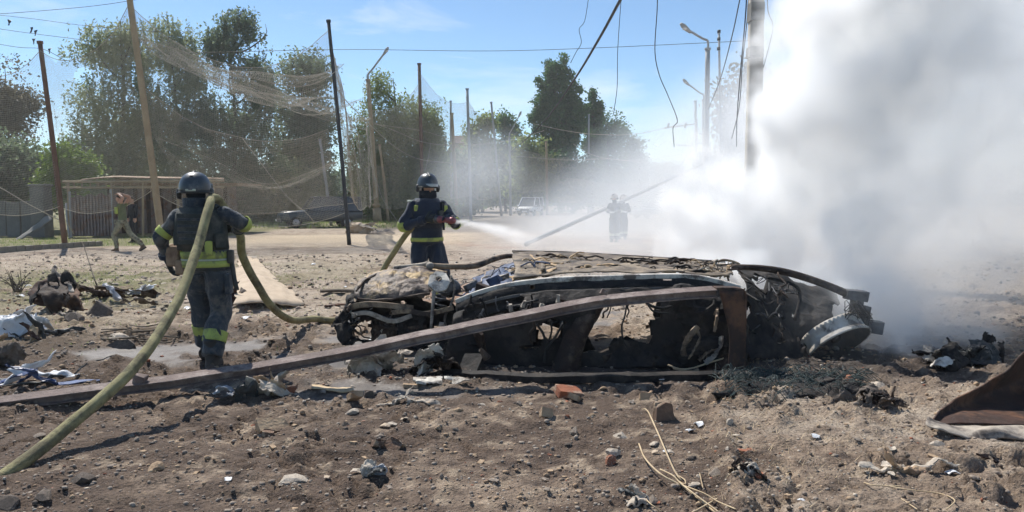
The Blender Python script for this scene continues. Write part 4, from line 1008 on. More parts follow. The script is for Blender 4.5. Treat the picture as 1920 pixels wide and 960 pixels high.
lump('white_bag', 'crumpled white plastic bag at the left edge of the dirt', 'bag', 25, 626, (.62, .35, .28), ['plastic_white', 'plastic_white', 'tarp_grey'], 5, 37)
lump('black_sack', 'torn black plastic sack beside the white bag', 'sack', 60, 632, (.7, .3, .16), ['plastic_dark'], 4, 39)
lump('blue_rag', 'dark blue and white torn rag behind the beam at left', 'rag', 45, 722, (.75, .3, .07), ['plastic_blue', 'plastic_white', 'plastic_dark'], 6, 41)
lump('brown_rag', 'yellowish brown rag lying flat on the left dirt', 'rag', 40, 650, (.55, .2, .08), ['fibre', 'rust_dark'], 3, 43)
lump('curled_scrap', 'dark curled scrap half cut by the left edge', 'scrap', 12, 680, (.6, .25, .14), ['plastic_dark', 'stone_dark'], 3, 45)
lump('grey_flap', 'grey torn sheet curling up under the beam near the walking firefighter', 'sheet', 432, 748, (.30, .2, .18), ['tarp_grey', 'plastic_dark', 'tarp_grey'], 3, 47)
lump('plaster_lump', 'cream coloured lumps of plaster below the middle of the beam', 'plaster', 520, 742, (.36, .2, .17), ['stone_pale', 'brick_tan'], 5, 49)
lump('ash_lump', 'pale ash heap with two white slats under the wreck nose', 'ash heap', 700, 690, (.42, .25, .24), ['stone_pale', 'ash_metal', 'stone_pale'], 6, 51)
lump('burnt_block', 'black burnt engine block piece standing on the white sheet', 'scrap', 818, 702, (.30, .2, .22), ['soot', 'soot_rust', 'white_metal', 'soot'], 7, 53)
lump('foil_scrap', 'crumpled foil and pale paper scrap in the middle foreground', 'scrap', 705, 893, (.13, .1, .09), ['stone_pale', 'plastic_dark', 'tarp_grey'], 4, 55)
lump('curled_bracket', 'black curled metal bracket on the tan clay in the right foreground', 'bracket', 1400, 897, (.15, .08, .08), ['soot', 'ash_metal', 'soot_rust'], 4, 57)
lump('dark_rag', 'black wet rag at the bottom middle of the dirt', 'rag', 1200, 942, (.16, .09, .05), ['plastic_dark', 'stone_pale'], 4, 59)
lump('burnt_motor', 'small burnt motor with pale round end in the smoke at right', 'motor', 1765, 690, (.42, .25, .2), ['soot', 'ash_metal', 'soot', 'white_metal'], 6, 61)
lump('black_wreckage', 'black jagged wreckage lump standing in the smoke at far right', 'wreckage', 1835, 678, (.30, .2, .22), ['soot', 'plastic_dark'], 7, 63)
lump('clay_slab', 'flat pale slab of clay breaking up in the right foreground', 'clay slab', 1690, 878, (.36, .2, .05), ['brick_tan', 'stone_pale'], 4, 65)
lump('charred_board', 'dark charred board right of the burnt wire heap', 'board', 1670, 742, (.5, .2, .10), ['soot', 'stone_dark'], 3, 67)
lump('dark_scrap_heap', 'dark jagged scrap between the wire heap and the fender', 'scrap', 1640, 758, (.32, .2, .12), ['soot_rust', 'stone_dark'], 4, 69)
lump('white_scrap', 'white paper scrap lying beside the dark rubble by the beam', 'scrap', 760, 752, (.5, .15, .03), ['stone_pale', 'ash_metal'], 3, 71)
lump('brown_clod', 'brown clods heaped on the ground behind the firefighter legs', 'clod', 480, 572, (.7, .3, .14), ['stone_dark', 'rust_dark'], 3, 73)
lump('pale_wrapper', 'thin pale plastic scrap on dirt right of the white bag', 'wrapper', 110, 596, (.5, .2, .06), ['plastic_white', 'stone_pale'], 2, 75)
lump('sandbag', 'pale sand-filled sack lying on the sandy strip by the tall pole', 'sack', 672, 437, (1.3, .7, .45), ['tarp_tan', 'stone_pale'], 5, 77)
# white flattened sheet below the block
g = G(825, 714); m = MB()
m.sheet([[G(776, 708, .02), G(830, 706, .03), G(885, 711, .02)], [G(775, 714, .028), G(830, 715, .03), G(880, 715, .02)], [G(780, 720, .006), G(830, 722, .008), G(870, 720, .006)]], 40, 14, .012, 14, 4, ragged(.66, 9, 3, .1))
tag(m.build('broken_white_sheet', 'white_metal', origin=g, solid=.008, smooth=False), 'flat white broken panel lying in front of the wreck', 'panel')
g = G(690, 727); m = MB(); m.sheet([[G(585, 722, .02), G(640, 728, .02), G(662, 728, .02)], [G(585, 727, .02), G(640, 735, .015), G(664, 733, .015)]], 16, 5, .006, 12, 5)
tag(m.build('wood_splinter', 'straw', origin=g, solid=.01), 'pale wooden splinter lying just in front of the beam', 'splinter')
g = G(1210, 708); m = MB(); m.sheet([[G(1180, 704, .02), G(1240, 704, .02)], [G(1185, 712, .015), G(1245, 712, .015)]], 10, 5, .006, 12, 6)
tag(m.build('white_paper', 'plastic_white', origin=g, solid=.006), 'small white paper lying at the foot of the wreck side', 'paper')
g = G(500, 560)
m = MB(); m.sheet([[G(446, 488, .02), G(462, 483, .04), G(480, 486, .02)], [G(442, 515, .10), G(475, 508, .16), G(512, 516, .03)], [G(438, 545, .18), G(490, 540, .20), G(548, 548, .04)], [G(440, 572, .16), G(500, 566, .15), G(572, 570, .012)]], 40, 30, .05, 3, 9, ragged(.85, 4, 3, .05))
tag(m.build('tarp', 'tarp_tan', origin=g, solid=.015), 'tan canvas tarp spread on the ground right of the walking firefighter', 'tarp')
g = G(640, 545)
m = MB(); m.tube([G(600, 546, .03), G(650, 545, .05), G(690, 548, .03)], .05, 5, 12, ell=(1.3, .6)); tag(m.build('plank', 'bark', origin=g, smooth=False), 'dark plank on the ground behind the wreck nose', 'plank')
m = MB(); m.tube([G(610, 574, .03), G(640, 571, .04), G(662, 572, .03)], .03, 5, 12, ell=(1.3, .6)); tag(m.build('plank', 'rust_dark', origin=G(635, 573), smooth=False), 'short brown stick on the ground left of the wreck nose', 'plank')
# heap of burnt tyre wire
g = G(1465, 735)
heap = empty('burnt_wire_heap', (g.x, g.y, 0), label='greenish heap of burnt tyre wire lying in front of the smoking wheel', cat='wire heap')
m = MB(); m.sheet([[G(1335, 728, .0), G(1380, 705, .03), G(1470, 700, .05), G(1560, 702, .05), G(1605, 715, .0)], [G(1340, 738, .05), G(1400, 722, .07), G(1470, 722, .06), G(1560, 720, .06), G(1602, 730, .03)], [G(1345, 748, .0), G(1400, 745, .01), G(1470, 745, .0), G(1550, 750, .0), G(1595, 742, .0)]], 50, 20, .025, 7, 3, ragged(.82, 6, 3, .03)); m.build('ash_bed', 'soot', heap, solid=.012)
m = MB()
for k in range(420):
    t = rnd.uniform(0, 1); side = rnd.random()
    px = 1340 + 262 * t; py = 725 + rnd.uniform(-18, 20) * math.sin(math.pi * min(max(t, .06), .94)) ** .5
    a = G(px, py); a.z = hz(a.x, a.y) + .02
    th = rnd.uniform(-.5, .5) + (0 if rnd.random() < .8 else 1.5); L = rnd.uniform(.08, .3)
    b = a + Vector((math.cos(th) * L, math.sin(th) * L, rnd.uniform(-.01, .04)))
    m.tube([a, (a + b) / 2 + Vector((rnd.uniform(-.03, .03), rnd.uniform(-.03, .03), rnd.uniform(.01, .09))), b], .0032, 4, 7)
m.build('wire_strands', 'wire_green', heap)
m = MB(); m.box(G(1545, 722, .05), (.16, .1, .1), Matrix.Rotation(.3, 3, 'Z'), .02, rnd); m.build('dark_block', 'soot', heap, smooth=False, bevel=.01)
# dry vines
def strand(m, pts, r, n=30): m.tube([G(x, y, .012 + z) for x, y, z in pts], r, 5, n)
g = G(1290, 900)
vine = empty('dry_vine', (g.x, g.y, 0), label='pale dry vine stems lying on the dark dirt at bottom right of centre', cat='vine')
for pts, r in (([(1205, 768, 0), (1214, 770, .02), (1232, 808, .06), (1250, 850, .05), (1266, 885, .02), (1278, 902, 0)], .006), ([(1198, 832, 0), (1210, 860, .03), (1240, 890, .03), (1280, 912, .01), (1310, 935, .01), (1345, 965, 0)], .006), ([(1238, 880, .01), (1262, 892, .04), (1275, 905, .02), (1300, 925, .02), (1350, 962, .01)], .005), ([(1272, 892, 0), (1284, 900, .02), (1284, 908, .02), (1272, 902, .01)], .004), ([(1345, 935, 0), (1310, 955, .03), (1290, 965, 0)], .005), ([(1280, 910, .02), (1320, 925, .03), (1345, 940, .02), (1380, 955, 0)], .004), ([(1312, 888, .01), (1318, 915, .03)], .003), ([(1200, 925, 0), (1220, 945, .03), (1240, 960, 0)], .004)):
    m = MB(); strand(m, pts, r); m.build('stem', 'straw', vine)
vn2 = empty('dry_stalk', tuple(G(1700, 920)), label='thin pale dry stalk looping on the clay at bottom right', cat='stalk')
for pts, r in (([(1660, 910, 0), (1700, 918, .02), (1760, 925, .02), (1790, 938, .01), (1775, 955, 0)], .0035), ([(1620, 905, 0), (1640, 910, .01), (1690, 912, 0)], .004), ([(1690, 935, 0), (1720, 955, .02)], .003)):
    m = MB(); strand(m, pts, r); m.build('stem', 'straw', vn2)
tw = empty('bare_twigs', tuple(G(230, 632)), label='dry broken twigs lying on the dirt left of the hose', cat='twigs')
for k in range(14):
    m = MB(); x0, y0 = rnd.uniform(180, 280), rnd.uniform(608, 640); strand(m, [(x0, y0, 0), (x0 + rnd.uniform(10, 50), y0 + rnd.uniform(-6, 6), .03), (x0 + rnd.uniform(40, 90), y0 + rnd.uniform(-8, 8), 0)], .008, 8); m.build('twig', 'bark', tw)
wd = empty('dead_bush', tuple(G(35, 545)), label='small leafless wiry bush on the trampled grass at far left', cat='bush')
for k in range(22):
    m = MB(); a = G(35 + rnd.uniform(-12, 12), 548); t = Vector((rnd.uniform(-.45, .45), rnd.uniform(-.3, .3), rnd.uniform(.15, .45))); m.tube([a, a + t * .5 + Vector((0, 0, .06)), a + t], [.008, .006, .003], 4, 6); m.build('twig', 'bark', wd)
m = MB(); m.tube([G(182, 532, 0), G(180, 531, .2), P(160, 470, 13.8), P(154, 452, 13.9)], [.012, .010, .008, .005], 5, 12)
tag(m.build('dry_sapling', 'bark', origin=G(182, 532)), 'thin dark upright stem on the bare ground below the soldier', 'stem')
for k in range(90):      # white chips, paper and plaster flakes
    px, py = (rnd.uniform(0, 700), rnd.uniform(478, 640)) if k < 55 else (rnd.uniform(380, 1900), rnd.uniform(700, 950))
    if 290 < px < 450 and py > 600 and k < 55: continue
    g_ = G(px, py); s = rnd.uniform(.02, .05) * max(.8, g_.y / 7); m = MB()
    m.sheet([[(-s, -s * .6, 0), (0, -s * .7, s * .3), (s, -s * .5, 0)], [(-s * .9, s * .5, s * .1), (0, s * .6, s * .35), (s * .8, s * .5, .0)]], 6, 5, s * .25, 1.4 / s, k)
    q = link('flake', m.mesh('flake', rnd.choice(['stone_pale', 'plastic_white', 'tarp_tan', 'stone_pale', 'stone']), False)); md = q.modifiers.new('thickness', 'SOLIDIFY'); md.thickness = .004
    q.location = (g_.x, g_.y, hz(g_.x, g_.y) + .012); q.rotation_euler = (0, 0, rnd.uniform(0, 6.28)); tag(q, 'small pale flake on the far left dirt behind the firefighter' if k < 55 else 'small pale flake on the near dirt in front of the beam', 'flake', 'pale flakes littering the dirt')

# ------------------------------------------------------------------ people
def bake(objs_mb, voxel, smooth=4, folds=0.006, fscale=9.0, seed=0, decimate=None):
    """merge overlapping closed shapes into one continuous surface, relax it, add cloth folds"""
    me = objs_mb.mesh('tmp'); fix_normals(me)
    o = bpy.data.objects.new('tmp', me); COL.objects.link(o)
    md = o.modifiers.new('r', 'REMESH'); md.mode = 'VOXEL'; md.voxel_size = voxel
    ms = o.modifiers.new('s', 'SMOOTH'); ms.iterations = smooth; ms.factor = 0.5
    dg = bpy.context.evaluated_depsgraph_get(); dg.update()
    new = bpy.data.meshes.new_from_object(o.evaluated_get(dg))
    bpy.data.objects.remove(o); bpy.data.meshes.remove(me)
    n = len(new.vertices); v = np.zeros(n * 3, np.float32); new.vertices.foreach_get('co', v); v = v.reshape(-1, 3)
    nn = np.zeros(n * 3, np.float32); new.vertices.foreach_get('normal', nn); nn = nn.reshape(-1, 3)
    q = v * np.array((1, 1, .55)) * fscale
    d = (1 - 2 * np.abs(vnoise3(q, seed) - .5)) ** 2 - .5 + .5 * (vnoise3(q * 2.6, seed + 4) - .5)
    k = np.clip((1.50 - v[:, 2]) / .06, 0, 1) if folds else 0     # not on the head
    v = v + nn * (folds * d * 2 * k)[:, None] if folds else v
    new.vertices.foreach_set('co', v.astype(np.float32).ravel()); new.update()
    new.polygons.foreach_set('use_smooth', np.ones(len(new.polygons), bool))
    return new
def limb_band(root, pts, radii, t0, t1, grow, name, mat, n=24, seg=18):
    a = np.array([tuple(p) for p in pts], float); sg = np.r_[0, np.cumsum(np.linalg.norm(np.diff(a, axis=0), axis=1))]
    p = catmull(pts, 60); rr = np.interp(np.linspace(0, sg[-1], 60), sg, radii)
    i0, i1 = int(t0 * 59), max(int(t1 * 59), int(t0 * 59) + 1)
    m = MB(); m.tube(p[i0:i1 + 1], list(rr[i0:i1 + 1] + grow), seg, cap=False)
    o = m.build(name, mat, root, origin=(0, 0, 0)); md = o.modifiers.new('thickness', 'SOLIDIFY'); md.thickness = .008; md.offset = 1
    return o
def hand(root, wrist, palm_dir, back_dir, curl, name, mat, side=1, size=1.0, spread=.16):
    """glove with palm, four fingers of unequal length and a thumb from the side of the palm"""
    d = Vector(palm_dir).normalized(); b = Vector(back_dir); b = (b - d * b.dot(d)).normalized(); s = d.cross(b).normalized() * side
    w = Vector(wrist); k = size; m = MB()
    m.loft([(w - d * .02 * k, .032 * k, .024 * k, s, b), (w + d * .03 * k, .040 * k, .021 * k, s, b), (w + d * .075 * k, .046 * k, .019 * k, s, b), (w + d * .098 * k, .042 * k, .016 * k, s, b)], 12)
    for i, (off, L) in enumerate(((-.031, .070), (-.011, .080), (.010, .074), (.030, .058))):
        p = w + d * .085 * k + s * off * k; pts = [p]; a = 0.0
        dirv = (d + s * (off * spread * 12)).normalized()
        for j in range(3):
            a += curl * (.55 + .25 * j)
            pts.append(pts[-1] + (dirv * math.cos(a) - b * math.sin(a)) * L * k * (.44, .32, .24)[j])
        m.tube(pts, [.0115 * k, .0108 * k, .0098 * k, .0078 * k], 8, 10)
    p = w + d * .025 * k - s * .034 * k
    t = (d * .65 - s * .8 - b * .25).normalized()
    m.tube([p, p + t * .036 * k, p + (t * .062 + d * .006 - b * curl * .012) * k, p + (t * .072 + d * .026 - b * curl * .03) * k], [.015 * k, .0135 * k, .012 * k, .009 * k], 8, 10)
    return m.build(name, mat, root, origin=(0, 0, 0))
def boot(root, ankle, toe, mat, r=.062, name='boot', shaft=.16, up=None):
    a, t = Vector(ankle), Vector(toe); f = (t - a); f.z = 0 if abs(f.z) < .03 else f.z; f = f.normalized()
    u = Vector(up).normalized() if up else Vector((0, 0, 1)); u = (u - f * u.dot(f)).normalized(); s = f.cross(u).normalized()
    m = MB()
    m.loft([(a + u * shaft, r * .95, r * 1.05, s, f), (a + u * .05, r * .86, r * .98, s, f), (a - u * .0 + f * .01, r * .85, r * 1.15, s, f), (a - u * .045 + f * .03, r * .84, r * 1.5, s, f), (a - u * .08 + f * .055, r * .86, r * 2.15, s, f), (a - u * .105 + f * .06, r * .84, r * 2.2, s, f)], 16)
    m.loft([(a + f * .10 - u * .03, r * .6, r * .45, s, f), (a + f * .13 - u * .06, r * .8, r * .8, s, f), (a + f * .14 - u * .1, r * .82, r * .9, s, f)], 14)
    me = bake(m, .012, 3, 0)
    me.materials.append(MATS[mat]); o = link(name, me, root)
    m = MB(); m.loft([(a - u * .102 + f * .058, r * .92, r * 2.3, s, f), (a - u * .122 + f * .058, r * .92, r * 2.3, s, f)], 18); sole = m.build('sole', 'tyre', root, origin=(0, 0, 0)); sole.parent = o
    return o
def helmet(root, c, fwd, mat='helmet', visor=True, k=1.0, tilt=0.0):
    f = Vector(fwd).normalized(); u = Vector((0, 0, 1)); s = f.cross(u).normalized()
    u = (u + f * tilt).normalized(); f = u.cross(s).normalized() * 1.0
    if f.dot(Vector(fwd)) < 0: f = -f
    c = Vector(c); m = MB()
    rg = []
    for i in range(11):
        ph = i / 10 * math.pi / 2 * .985
        rg.append((c + u * (.145 * math.sin(ph) * k) + f * (-.006 * math.cos(ph)), .128 * math.cos(ph) ** .82 * k, .150 * math.cos(ph) ** .82 * k, s, f))
    rg.insert(0, (c - u * .03 * k, .132 * k, .152 * k, s, f))
    m.loft(rg, 28, True); sh = m.build('helmet', mat, root, origin=(0, 0, 0))
    m = MB(); q = [c - u * .03 * k + (s * .134 * math.cos(t) + f * .156 * math.sin(t)) * k for t in np.linspace(0, 2 * math.pi, 41)]
    m.tube(q, .008, 6); o = m.build('rim', 'plastic_dark', root, origin=(0, 0, 0)); o.parent = sh
    for sd in (-1, 1):
        m = MB(); m.loft([(c + s * sd * .115 * k - u * .035 * k, .04 * k, .052 * k, f, u), (c + s * sd * .142 * k - u * .04 * k, .036 * k, .046 * k, f, u), (c + s * sd * .15 * k - u * .04 * k, .02 * k, .03 * k, f, u)], 14); o = m.build('ear_guard', 'plastic_dark', root, origin=(0, 0, 0)); o.parent = sh
    m = MB(); m.tube([c + u * .146 * k - f * .12 * k - u * .05, c + u * .152 * k, c + u * .10 * k + f * .125 * k], .009, 6, 14, ell=(1.8, .6)); o = m.build('crest', 'plastic_dark', root, origin=(0, 0, 0)); o.parent = sh
    m = MB(); m.box(c - f * .148 * k - u * .012, (.09, .012, .022), Matrix((s, f, u)).transposed()); o = m.build('sticker', 'silver_tape', root, origin=(0, 0, 0)); o.parent = sh
    if visor:
        m = MB(); arc = np.linspace(-1.15, 1.15, 18)
        m.sheet([[c + u * h + (s * math.sin(t) * .138 + f * math.cos(t) * (.165 + e)) * k for t in arc] for h, e in ((.055, -.004), (.02, .010), (-.02, .012))], 20, 6); o = m.build('visor', 'visor', root, origin=(0, 0, 0), solid=.004); o.parent = sh
    return sh
def figure(loc, rz, J, style, label, hand_curl=(.9, .9), group=None, seed=0, voxel=.014):
    """J: joints in the person's own frame (x right, y forward, z up)"""
    V = {k: Vector(v) for k, v in J.items()}
    root = empty('person', loc, rz, label, 'person', group); root['local'] = 1
    fire = style['kind'] == 'fire'
    th, kn, an = (.125, .104, .094) if fire else (.092, .064, .047)
    sh, el, wr = (.082, .068, .050) if fire else (.062, .047, .034)
    if not fire and style.get('loose'): th, kn, an = .10, .078, .062
    up = (V['neck'] - V['pelvis']).normalized(); acr = (V['sr'] - V['sl']).normalized(); fw = up.cross(acr).normalized()
    if fw.y < 0: fw = -fw
    ax = lambda c, a, b: (c, a, b, acr, fw)
    m = MB()
    p, q = V['pelvis'], V['neck']
    L = lambda t: p.lerp(q, t)
    if fire: m.loft([ax(L(-.12), .165, .13), ax(L(0), .19, .155), ax(L(.12), .192, .155), ax(L(.3), .185, .148), ax(L(.55), .20, .150), ax(L(.75), .205, .14), ax(L(.90), .16, .11), ax(L(1.0), .085, .08)], 24)
    else: m.loft([ax(L(-.14), .13, .105), ax(L(0), .165, .12), ax(L(.2), .150, .11), ax(L(.5), .17, .115), ax(L(.75), .175, .11), ax(L(.9), .13, .085), ax(L(1.0), .065, .062)], 24)
    legs, arms = {}, {}
    for s in 'lr':
        legs[s] = ([V['h' + s], V['h' + s].lerp(V['k' + s], .5) + fw * .01, V['k' + s], V['k' + s].lerp(V['a' + s], .4) - fw * .012, V['a' + s]], [th, th * .92, kn, kn * .98, an])
        m.tube(legs[s][0], legs[s][1], 16, 18)
        arms[s] = ([V['s' + s], V['s' + s].lerp(V['e' + s], .5), V['e' + s], V['e' + s].lerp(V['w' + s], .5), V['w' + s]], [sh, sh * .92, el, el * .86, wr])
        m.tube(arms[s][0], arms[s][1], 14, 18)
        m.ball(V['s' + s], sh * 1.02)
    hd = V['head']; m.tube([V['neck'] - up * .05, V['neck'] + up * .03, hd - Vector((0, 0, .05))], [.075, .062, .06] if not fire else [.09, .08, .078], 14, 8)
    lf = Vector(J.get('look', (0, 1, 0))).normalized(); ls = lf.cross(Vector((0, 0, 1))).normalized(); lu = ls.cross(lf)
    HM = Matrix((ls, lf, lu)).transposed()
    m.ball(hd + lu * .02, (.078, .098, .112), 18, 12, HM); m.ball(hd - lu * .06 + lf * .02, (.06, .075, .065), 14, 8, HM)
    m.tube([hd + lf * .09 + lu * .02, hd + lf * .118 - lu * .012, hd + lf * .10 - lu * .026], [.011, .016, .012], 8, 6)      # nose
    m.loft([(hd + lf * .088 - lu * .048, .026, .012, ls, lu), (hd + lf * .104 - lu * .05, .018, .008, ls, lu)], 10)              # lips
    for sd in (-1, 1): m.loft([(hd + ls * sd * .078 - lu * .005, .016, .03, lf, lu), (hd + ls * sd * .09 - lu * .003 - lf * .008, .018, .034, lf, lu)], 10)  # ears
    if not fire:
        for s in 'lr':
            d = Vector(J['hd' + s]); w = V['w' + s]; b = d.cross(Vector((1, 0, 0))).normalized()
            sdv = d.normalized().cross(b)
            m.loft([(w, .03, .022, sdv, b), (w + d.normalized() * .05, .04, .018, sdv, b), (w + d.normalized() * .09, .038, .016, sdv, b)], 10)
            for i in range(4): m.tube([w + d.normalized() * .08 + sdv * (-.028 + .019 * i), w + d.normalized() * (.15 + (.012, .02, .016, 0)[i]) + sdv * (-.032 + .021 * i)], [.010, .008], 6, 4, smooth=False)
            m.tube([w + d.normalized() * .03 + sdv * .03, w + d.normalized() * .08 + sdv * .065], [.014, .010], 6, 4, smooth=False)
    me = bake(m, voxel, 4, style.get('folds', .0125), 8, seed)
    ml = style['mats']          # [(material, test(centre)) ...], the first is the default
    for nme, _ in ml: me.materials.append(MATS[nme])
    n = len(me.polygons); c = np.zeros(n * 3, np.float32); me.polygons.foreach_get('center', c); c = c.reshape(-1, 3)
    idx = np.zeros(n, np.int32)
    for i, (_, fn) in enumerate(ml):
        if fn: idx[fn(c, V, hd, lf, lu)] = i
    me.polygons.foreach_set('material_index', idx); me.update()
    body = link('body', me, root)
    return root, legs, arms, V, lf
def vz(c, q): return c - np.array(tuple(q))
eye_slit = lambda c, V, hd, lf, lu: (np.linalg.norm(vz(c, hd), axis=1) < .16) & (vz(c, hd) @ np.array(lf) > .035) & (vz(c, hd) @ np.array(lu) > -.035) & (vz(c, hd) @ np.array(lu) < .06)
FIRE = dict(kind='fire', mats=[('suit', None), ('black_cloth', lambda c, V, hd, lf, lu: c[:, 2] > V['neck'].z + .02), ('skin', eye_slit)])
FIRE2 = dict(kind='fire', mats=[('suit_navy', None), ('black_cloth', lambda c, V, hd, lf, lu: c[:, 2] > V['neck'].z + .02), ('skin', eye_slit)])
def fire_kit(root, legs, arms, V, lf, shin=(.60, .70), arm=(.36, .46), kit='hivis', boots=True):
    for s in 'lr':
        limb_band(root, *legs[s], shin[0], shin[1], .012, 'leg_band', kit)
        limb_band(root, *arms[s], arm[0], arm[1], .012, 'arm_band', kit)
        limb_band(root, *arms[s], .88, .97, .012, 'cuff', 'suit_navy')
# the firefighter walking away with the hose on his shoulder
F1 = (-2.93, 7.15, 0.0)
J1 = dict(pelvis=(0, 0, .98), neck=(-.085, .03, 1.53), head=(-.112, .06, 1.655), look=(-.15, 1, .02), sl=(-.255, .0, 1.44), sr=(.165, .03, 1.46),
          el=(-.42, -.04, 1.24), wl=(-.415, .06, 1.03), er=(.325, .10, 1.37), wr=(.17, .36, 1.30), hl=(-.10, .01, .93), hr=(.10, -.01, .93),
          kl=(-.125, .16, .53), al=(-.125, .24, .17), kr=(.10, .05, .52), ar=(.075, -.16, .125))
r1, lg, am, V1, lf1 = figure(F1, 0, J1, FIRE, 'firefighter in dark suit and vest walking away carrying the hose on one shoulder', seed=3, voxel=.012)
fire_kit(r1, lg, am, V1, lf1, (.74, .86))
def torso_band(root, V, z0, z1, a, b, mat, name, cx=0, cy=0, seg=32):
    p, q = V['pelvis'], V['neck']
    f = lambda z: p.lerp(q, (z - p.z) / (q.z - p.z))
    m = MB(); m.loft([(f(z0) + Vector((cx, cy, 0)), a, b), (f((z0 + z1) / 2) + Vector((cx, cy, 0)), a * 1.006, b * 1.006), (f(z1) + Vector((cx, cy, 0)), a, b)], seg, False)
    o = m.build(name, mat, root, origin=(0, 0, 0)); md = o.modifiers.new('thickness', 'SOLIDIFY'); md.thickness = .01; md.offset = 1; return o
# jacket skirt and its two bands
m = MB(); m.loft([((0, 0, .95), .212, .172), ((0, 0, 1.02), .208, .17), ((-.01, 0, 1.12), .203, .166), ((-.02, 0, 1.2), .198, .160)], 36, False)
o = m.build('jacket_skirt', 'suit', r1, origin=(0, 0, 0)); md = o.modifiers.new('thickness', 'SOLIDIFY'); md.thickness = .012; md.offset = 1
torso_band(r1, V1, .965, 1.025, .222, .182, 'hivis', 'jacket_band'); torso_band(r1, V1, 1.045, 1.115, .219, .180, 'hivis', 'jacket_band'); torso_band(r1, V1, 1.028, 1.042, .221, .181, 'silver_tape', 'reflective_stripe')
# vest
vest = MB(); vest.loft([((-.03, 0, 1.13), .218, .182), ((-.04, 0, 1.25), .218, .185), ((-.055, .005, 1.38), .222, .182), ((-.065, .01, 1.46), .20, .165), ((-.075, .015, 1.52), .15, .13)], 36, False)
o = vest.build('vest', 'vest', r1, origin=(0, 0, 0)); md = o.modifiers.new('thickness', 'SOLIDIFY'); md.thickness = .02; md.offset = 1; vst = o
def vest_piece(name, c, d, mat='vest', rz=0):
    m = MB(); m.box(c, d, Matrix.Rotation(rz, 3, 'Z')); q = m.build(name, mat, r1, origin=(0, 0, 0), smooth=False, bevel=.012); q.parent = vst
vest_piece('back_plate', (-.05, -.195, 1.33), (.27, .05, .30)); vest_piece('webbing', (-.05, -.225, 1.42), (.25, .012, .022), 'suit'); vest_piece('webbing', (-.05, -.225, 1.36), (.25, .012, .022), 'suit'); vest_piece('webbing', (-.05, -.225, 1.30), (.25, .012, .022), 'suit'); vest_piece('webbing', (-.04, -.225, 1.24), (.25, .012, .022), 'suit')
vest_piece('side_pouch', (.165, -.10, 1.22), (.10, .09, .15), rz=.6); vest_piece('side_pouch', (-.22, -.08, 1.24), (.09, .09, .14), rz=-.6)
for sx in (-.17, .06):
    m = MB(); m.tube([(sx, -.15, 1.40), (sx + .02, -.10, 1.51), (sx + .03, .03, 1.55), (sx + .02, .13, 1.48)], .03, 8, 14, ell=(1.2, .5)); q = m.build('shoulder_strap', 'vest', r1, origin=(0, 0, 0)); q.parent = vst
m = MB(); m.loft([((-.095, .03, 1.50), .105, .105), ((-.10, .04, 1.56), .115, .115), ((-.108, .05, 1.62), .112, .118)], 22, False); m.build('collar', 'suit', r1, origin=(0, 0, 0), solid=.02)
helmet(r1, V1['head'] + Vector((0, -.01, .05)), lf1, visor=True, k=1.13)
for nm, c, d, mt, rz in (('green_patch', (.10, -.20, 1.15), (.07, .03, .14), 'hivis', .3), ('hip_pouch', (-.30, .03, 1.06), (.15, .15, .19), 'pouch', -.3), ('hip_pouch', (-.225, -.05, .96), (.10, .08, .14), 'pouch', -.4), ('thigh_pocket', (.215, -.03, .80), (.05, .15, .20), 'suit', .1), ('belt_box', (.235, -.02, 1.06), (.06, .10, .13), 'plastic_dark', .2)):
    m = MB(); m.box(c, d, Matrix.Rotation(rz, 3, 'Z')); m.build(nm, mt, r1, origin=(0, 0, 0), smooth=False, bevel=.018)
m = MB(); m.tube([(.24, -.02, 1.05), (.26, -.04, .95), (.285, -.06, .82), (.30, -.05, .74)], .016, 6, 14, ell=(1.5, .6)); m.build('hanging_strap', 'plastic_dark', r1, origin=(0, 0, 0))
m = MB(); m.ball((-.33, .04, 1.08), (.09, .08, .09), 18, 12); m.v = [(x * 1 + .012 * math.sin(z * 90), y + .01 * math.sin(x * 80), z + .01 * math.sin(x * 70)) for x, y, z in m.v]; m.build('brown_pouch', 'pouch', r1, origin=(0, 0, 0))
hand(r1, V1['wl'] + Vector((.0, .01, -.02)), (.28, .22, -.9), (-.9, -.2, -.1), .45, 'glove', 'glove', -1, 1.15)
hand(r1, V1['wr'], (-.9, .2, .1), (0, .6, .6), 1.0, 'glove', 'glove', 1, 1.15)
boot(r1, (-.125, .25, .155), (-.125, .40, .03), 'boot', .066, up=(0, .45, .9)); boot(r1, (.075, -.155, .12), (.085, .1, .10), 'boot', .068)

# the firefighter spraying
F2 = (-1.21, 10.62, 0.0); HD2 = R(-146)
J2 = dict(pelvis=(0, 0, .98), neck=(.02, .05, 1.52), head=(.03, .10, 1.655), look=(.22, 1, -.08), sl=(-.20, .05, 1.44), sr=(.22, .03, 1.44),
          el=(-.31, .24, 1.20), wl=(-.075, .47, 1.29), er=(.34, -.03, 1.17), wr=(.15, .25, 1.26), hl=(-.10, .01, .93), hr=(.10, -.01, .93),
          kl=(-.14, .16, .52), al=(-.13, .10, .125), kr=(.14, -.02, .52), ar=(.15, -.15, .125))
r2, lg, am, V2, lf2 = figure(F2, HD2, J2, FIRE2, 'firefighter facing the smoke and spraying water behind the burnt wreck', seed=9, voxel=.013)
r2.scale = (1.05, 1.05, 1.055)
fire_kit(r2, lg, am, V2, lf2, (.74, .86), (.40, .56))
m = MB(); m.loft([((0, 0, .94), .212, .172), ((0, 0, 1.02), .208, .17), ((.005, .01, 1.12), .203, .166), ((.01, .015, 1.2), .198, .160)], 36, False)
o = m.build('jacket_skirt', 'suit_navy', r2, origin=(0, 0, 0)); md = o.modifiers.new('thickness', 'SOLIDIFY'); md.thickness = .012; md.offset = 1
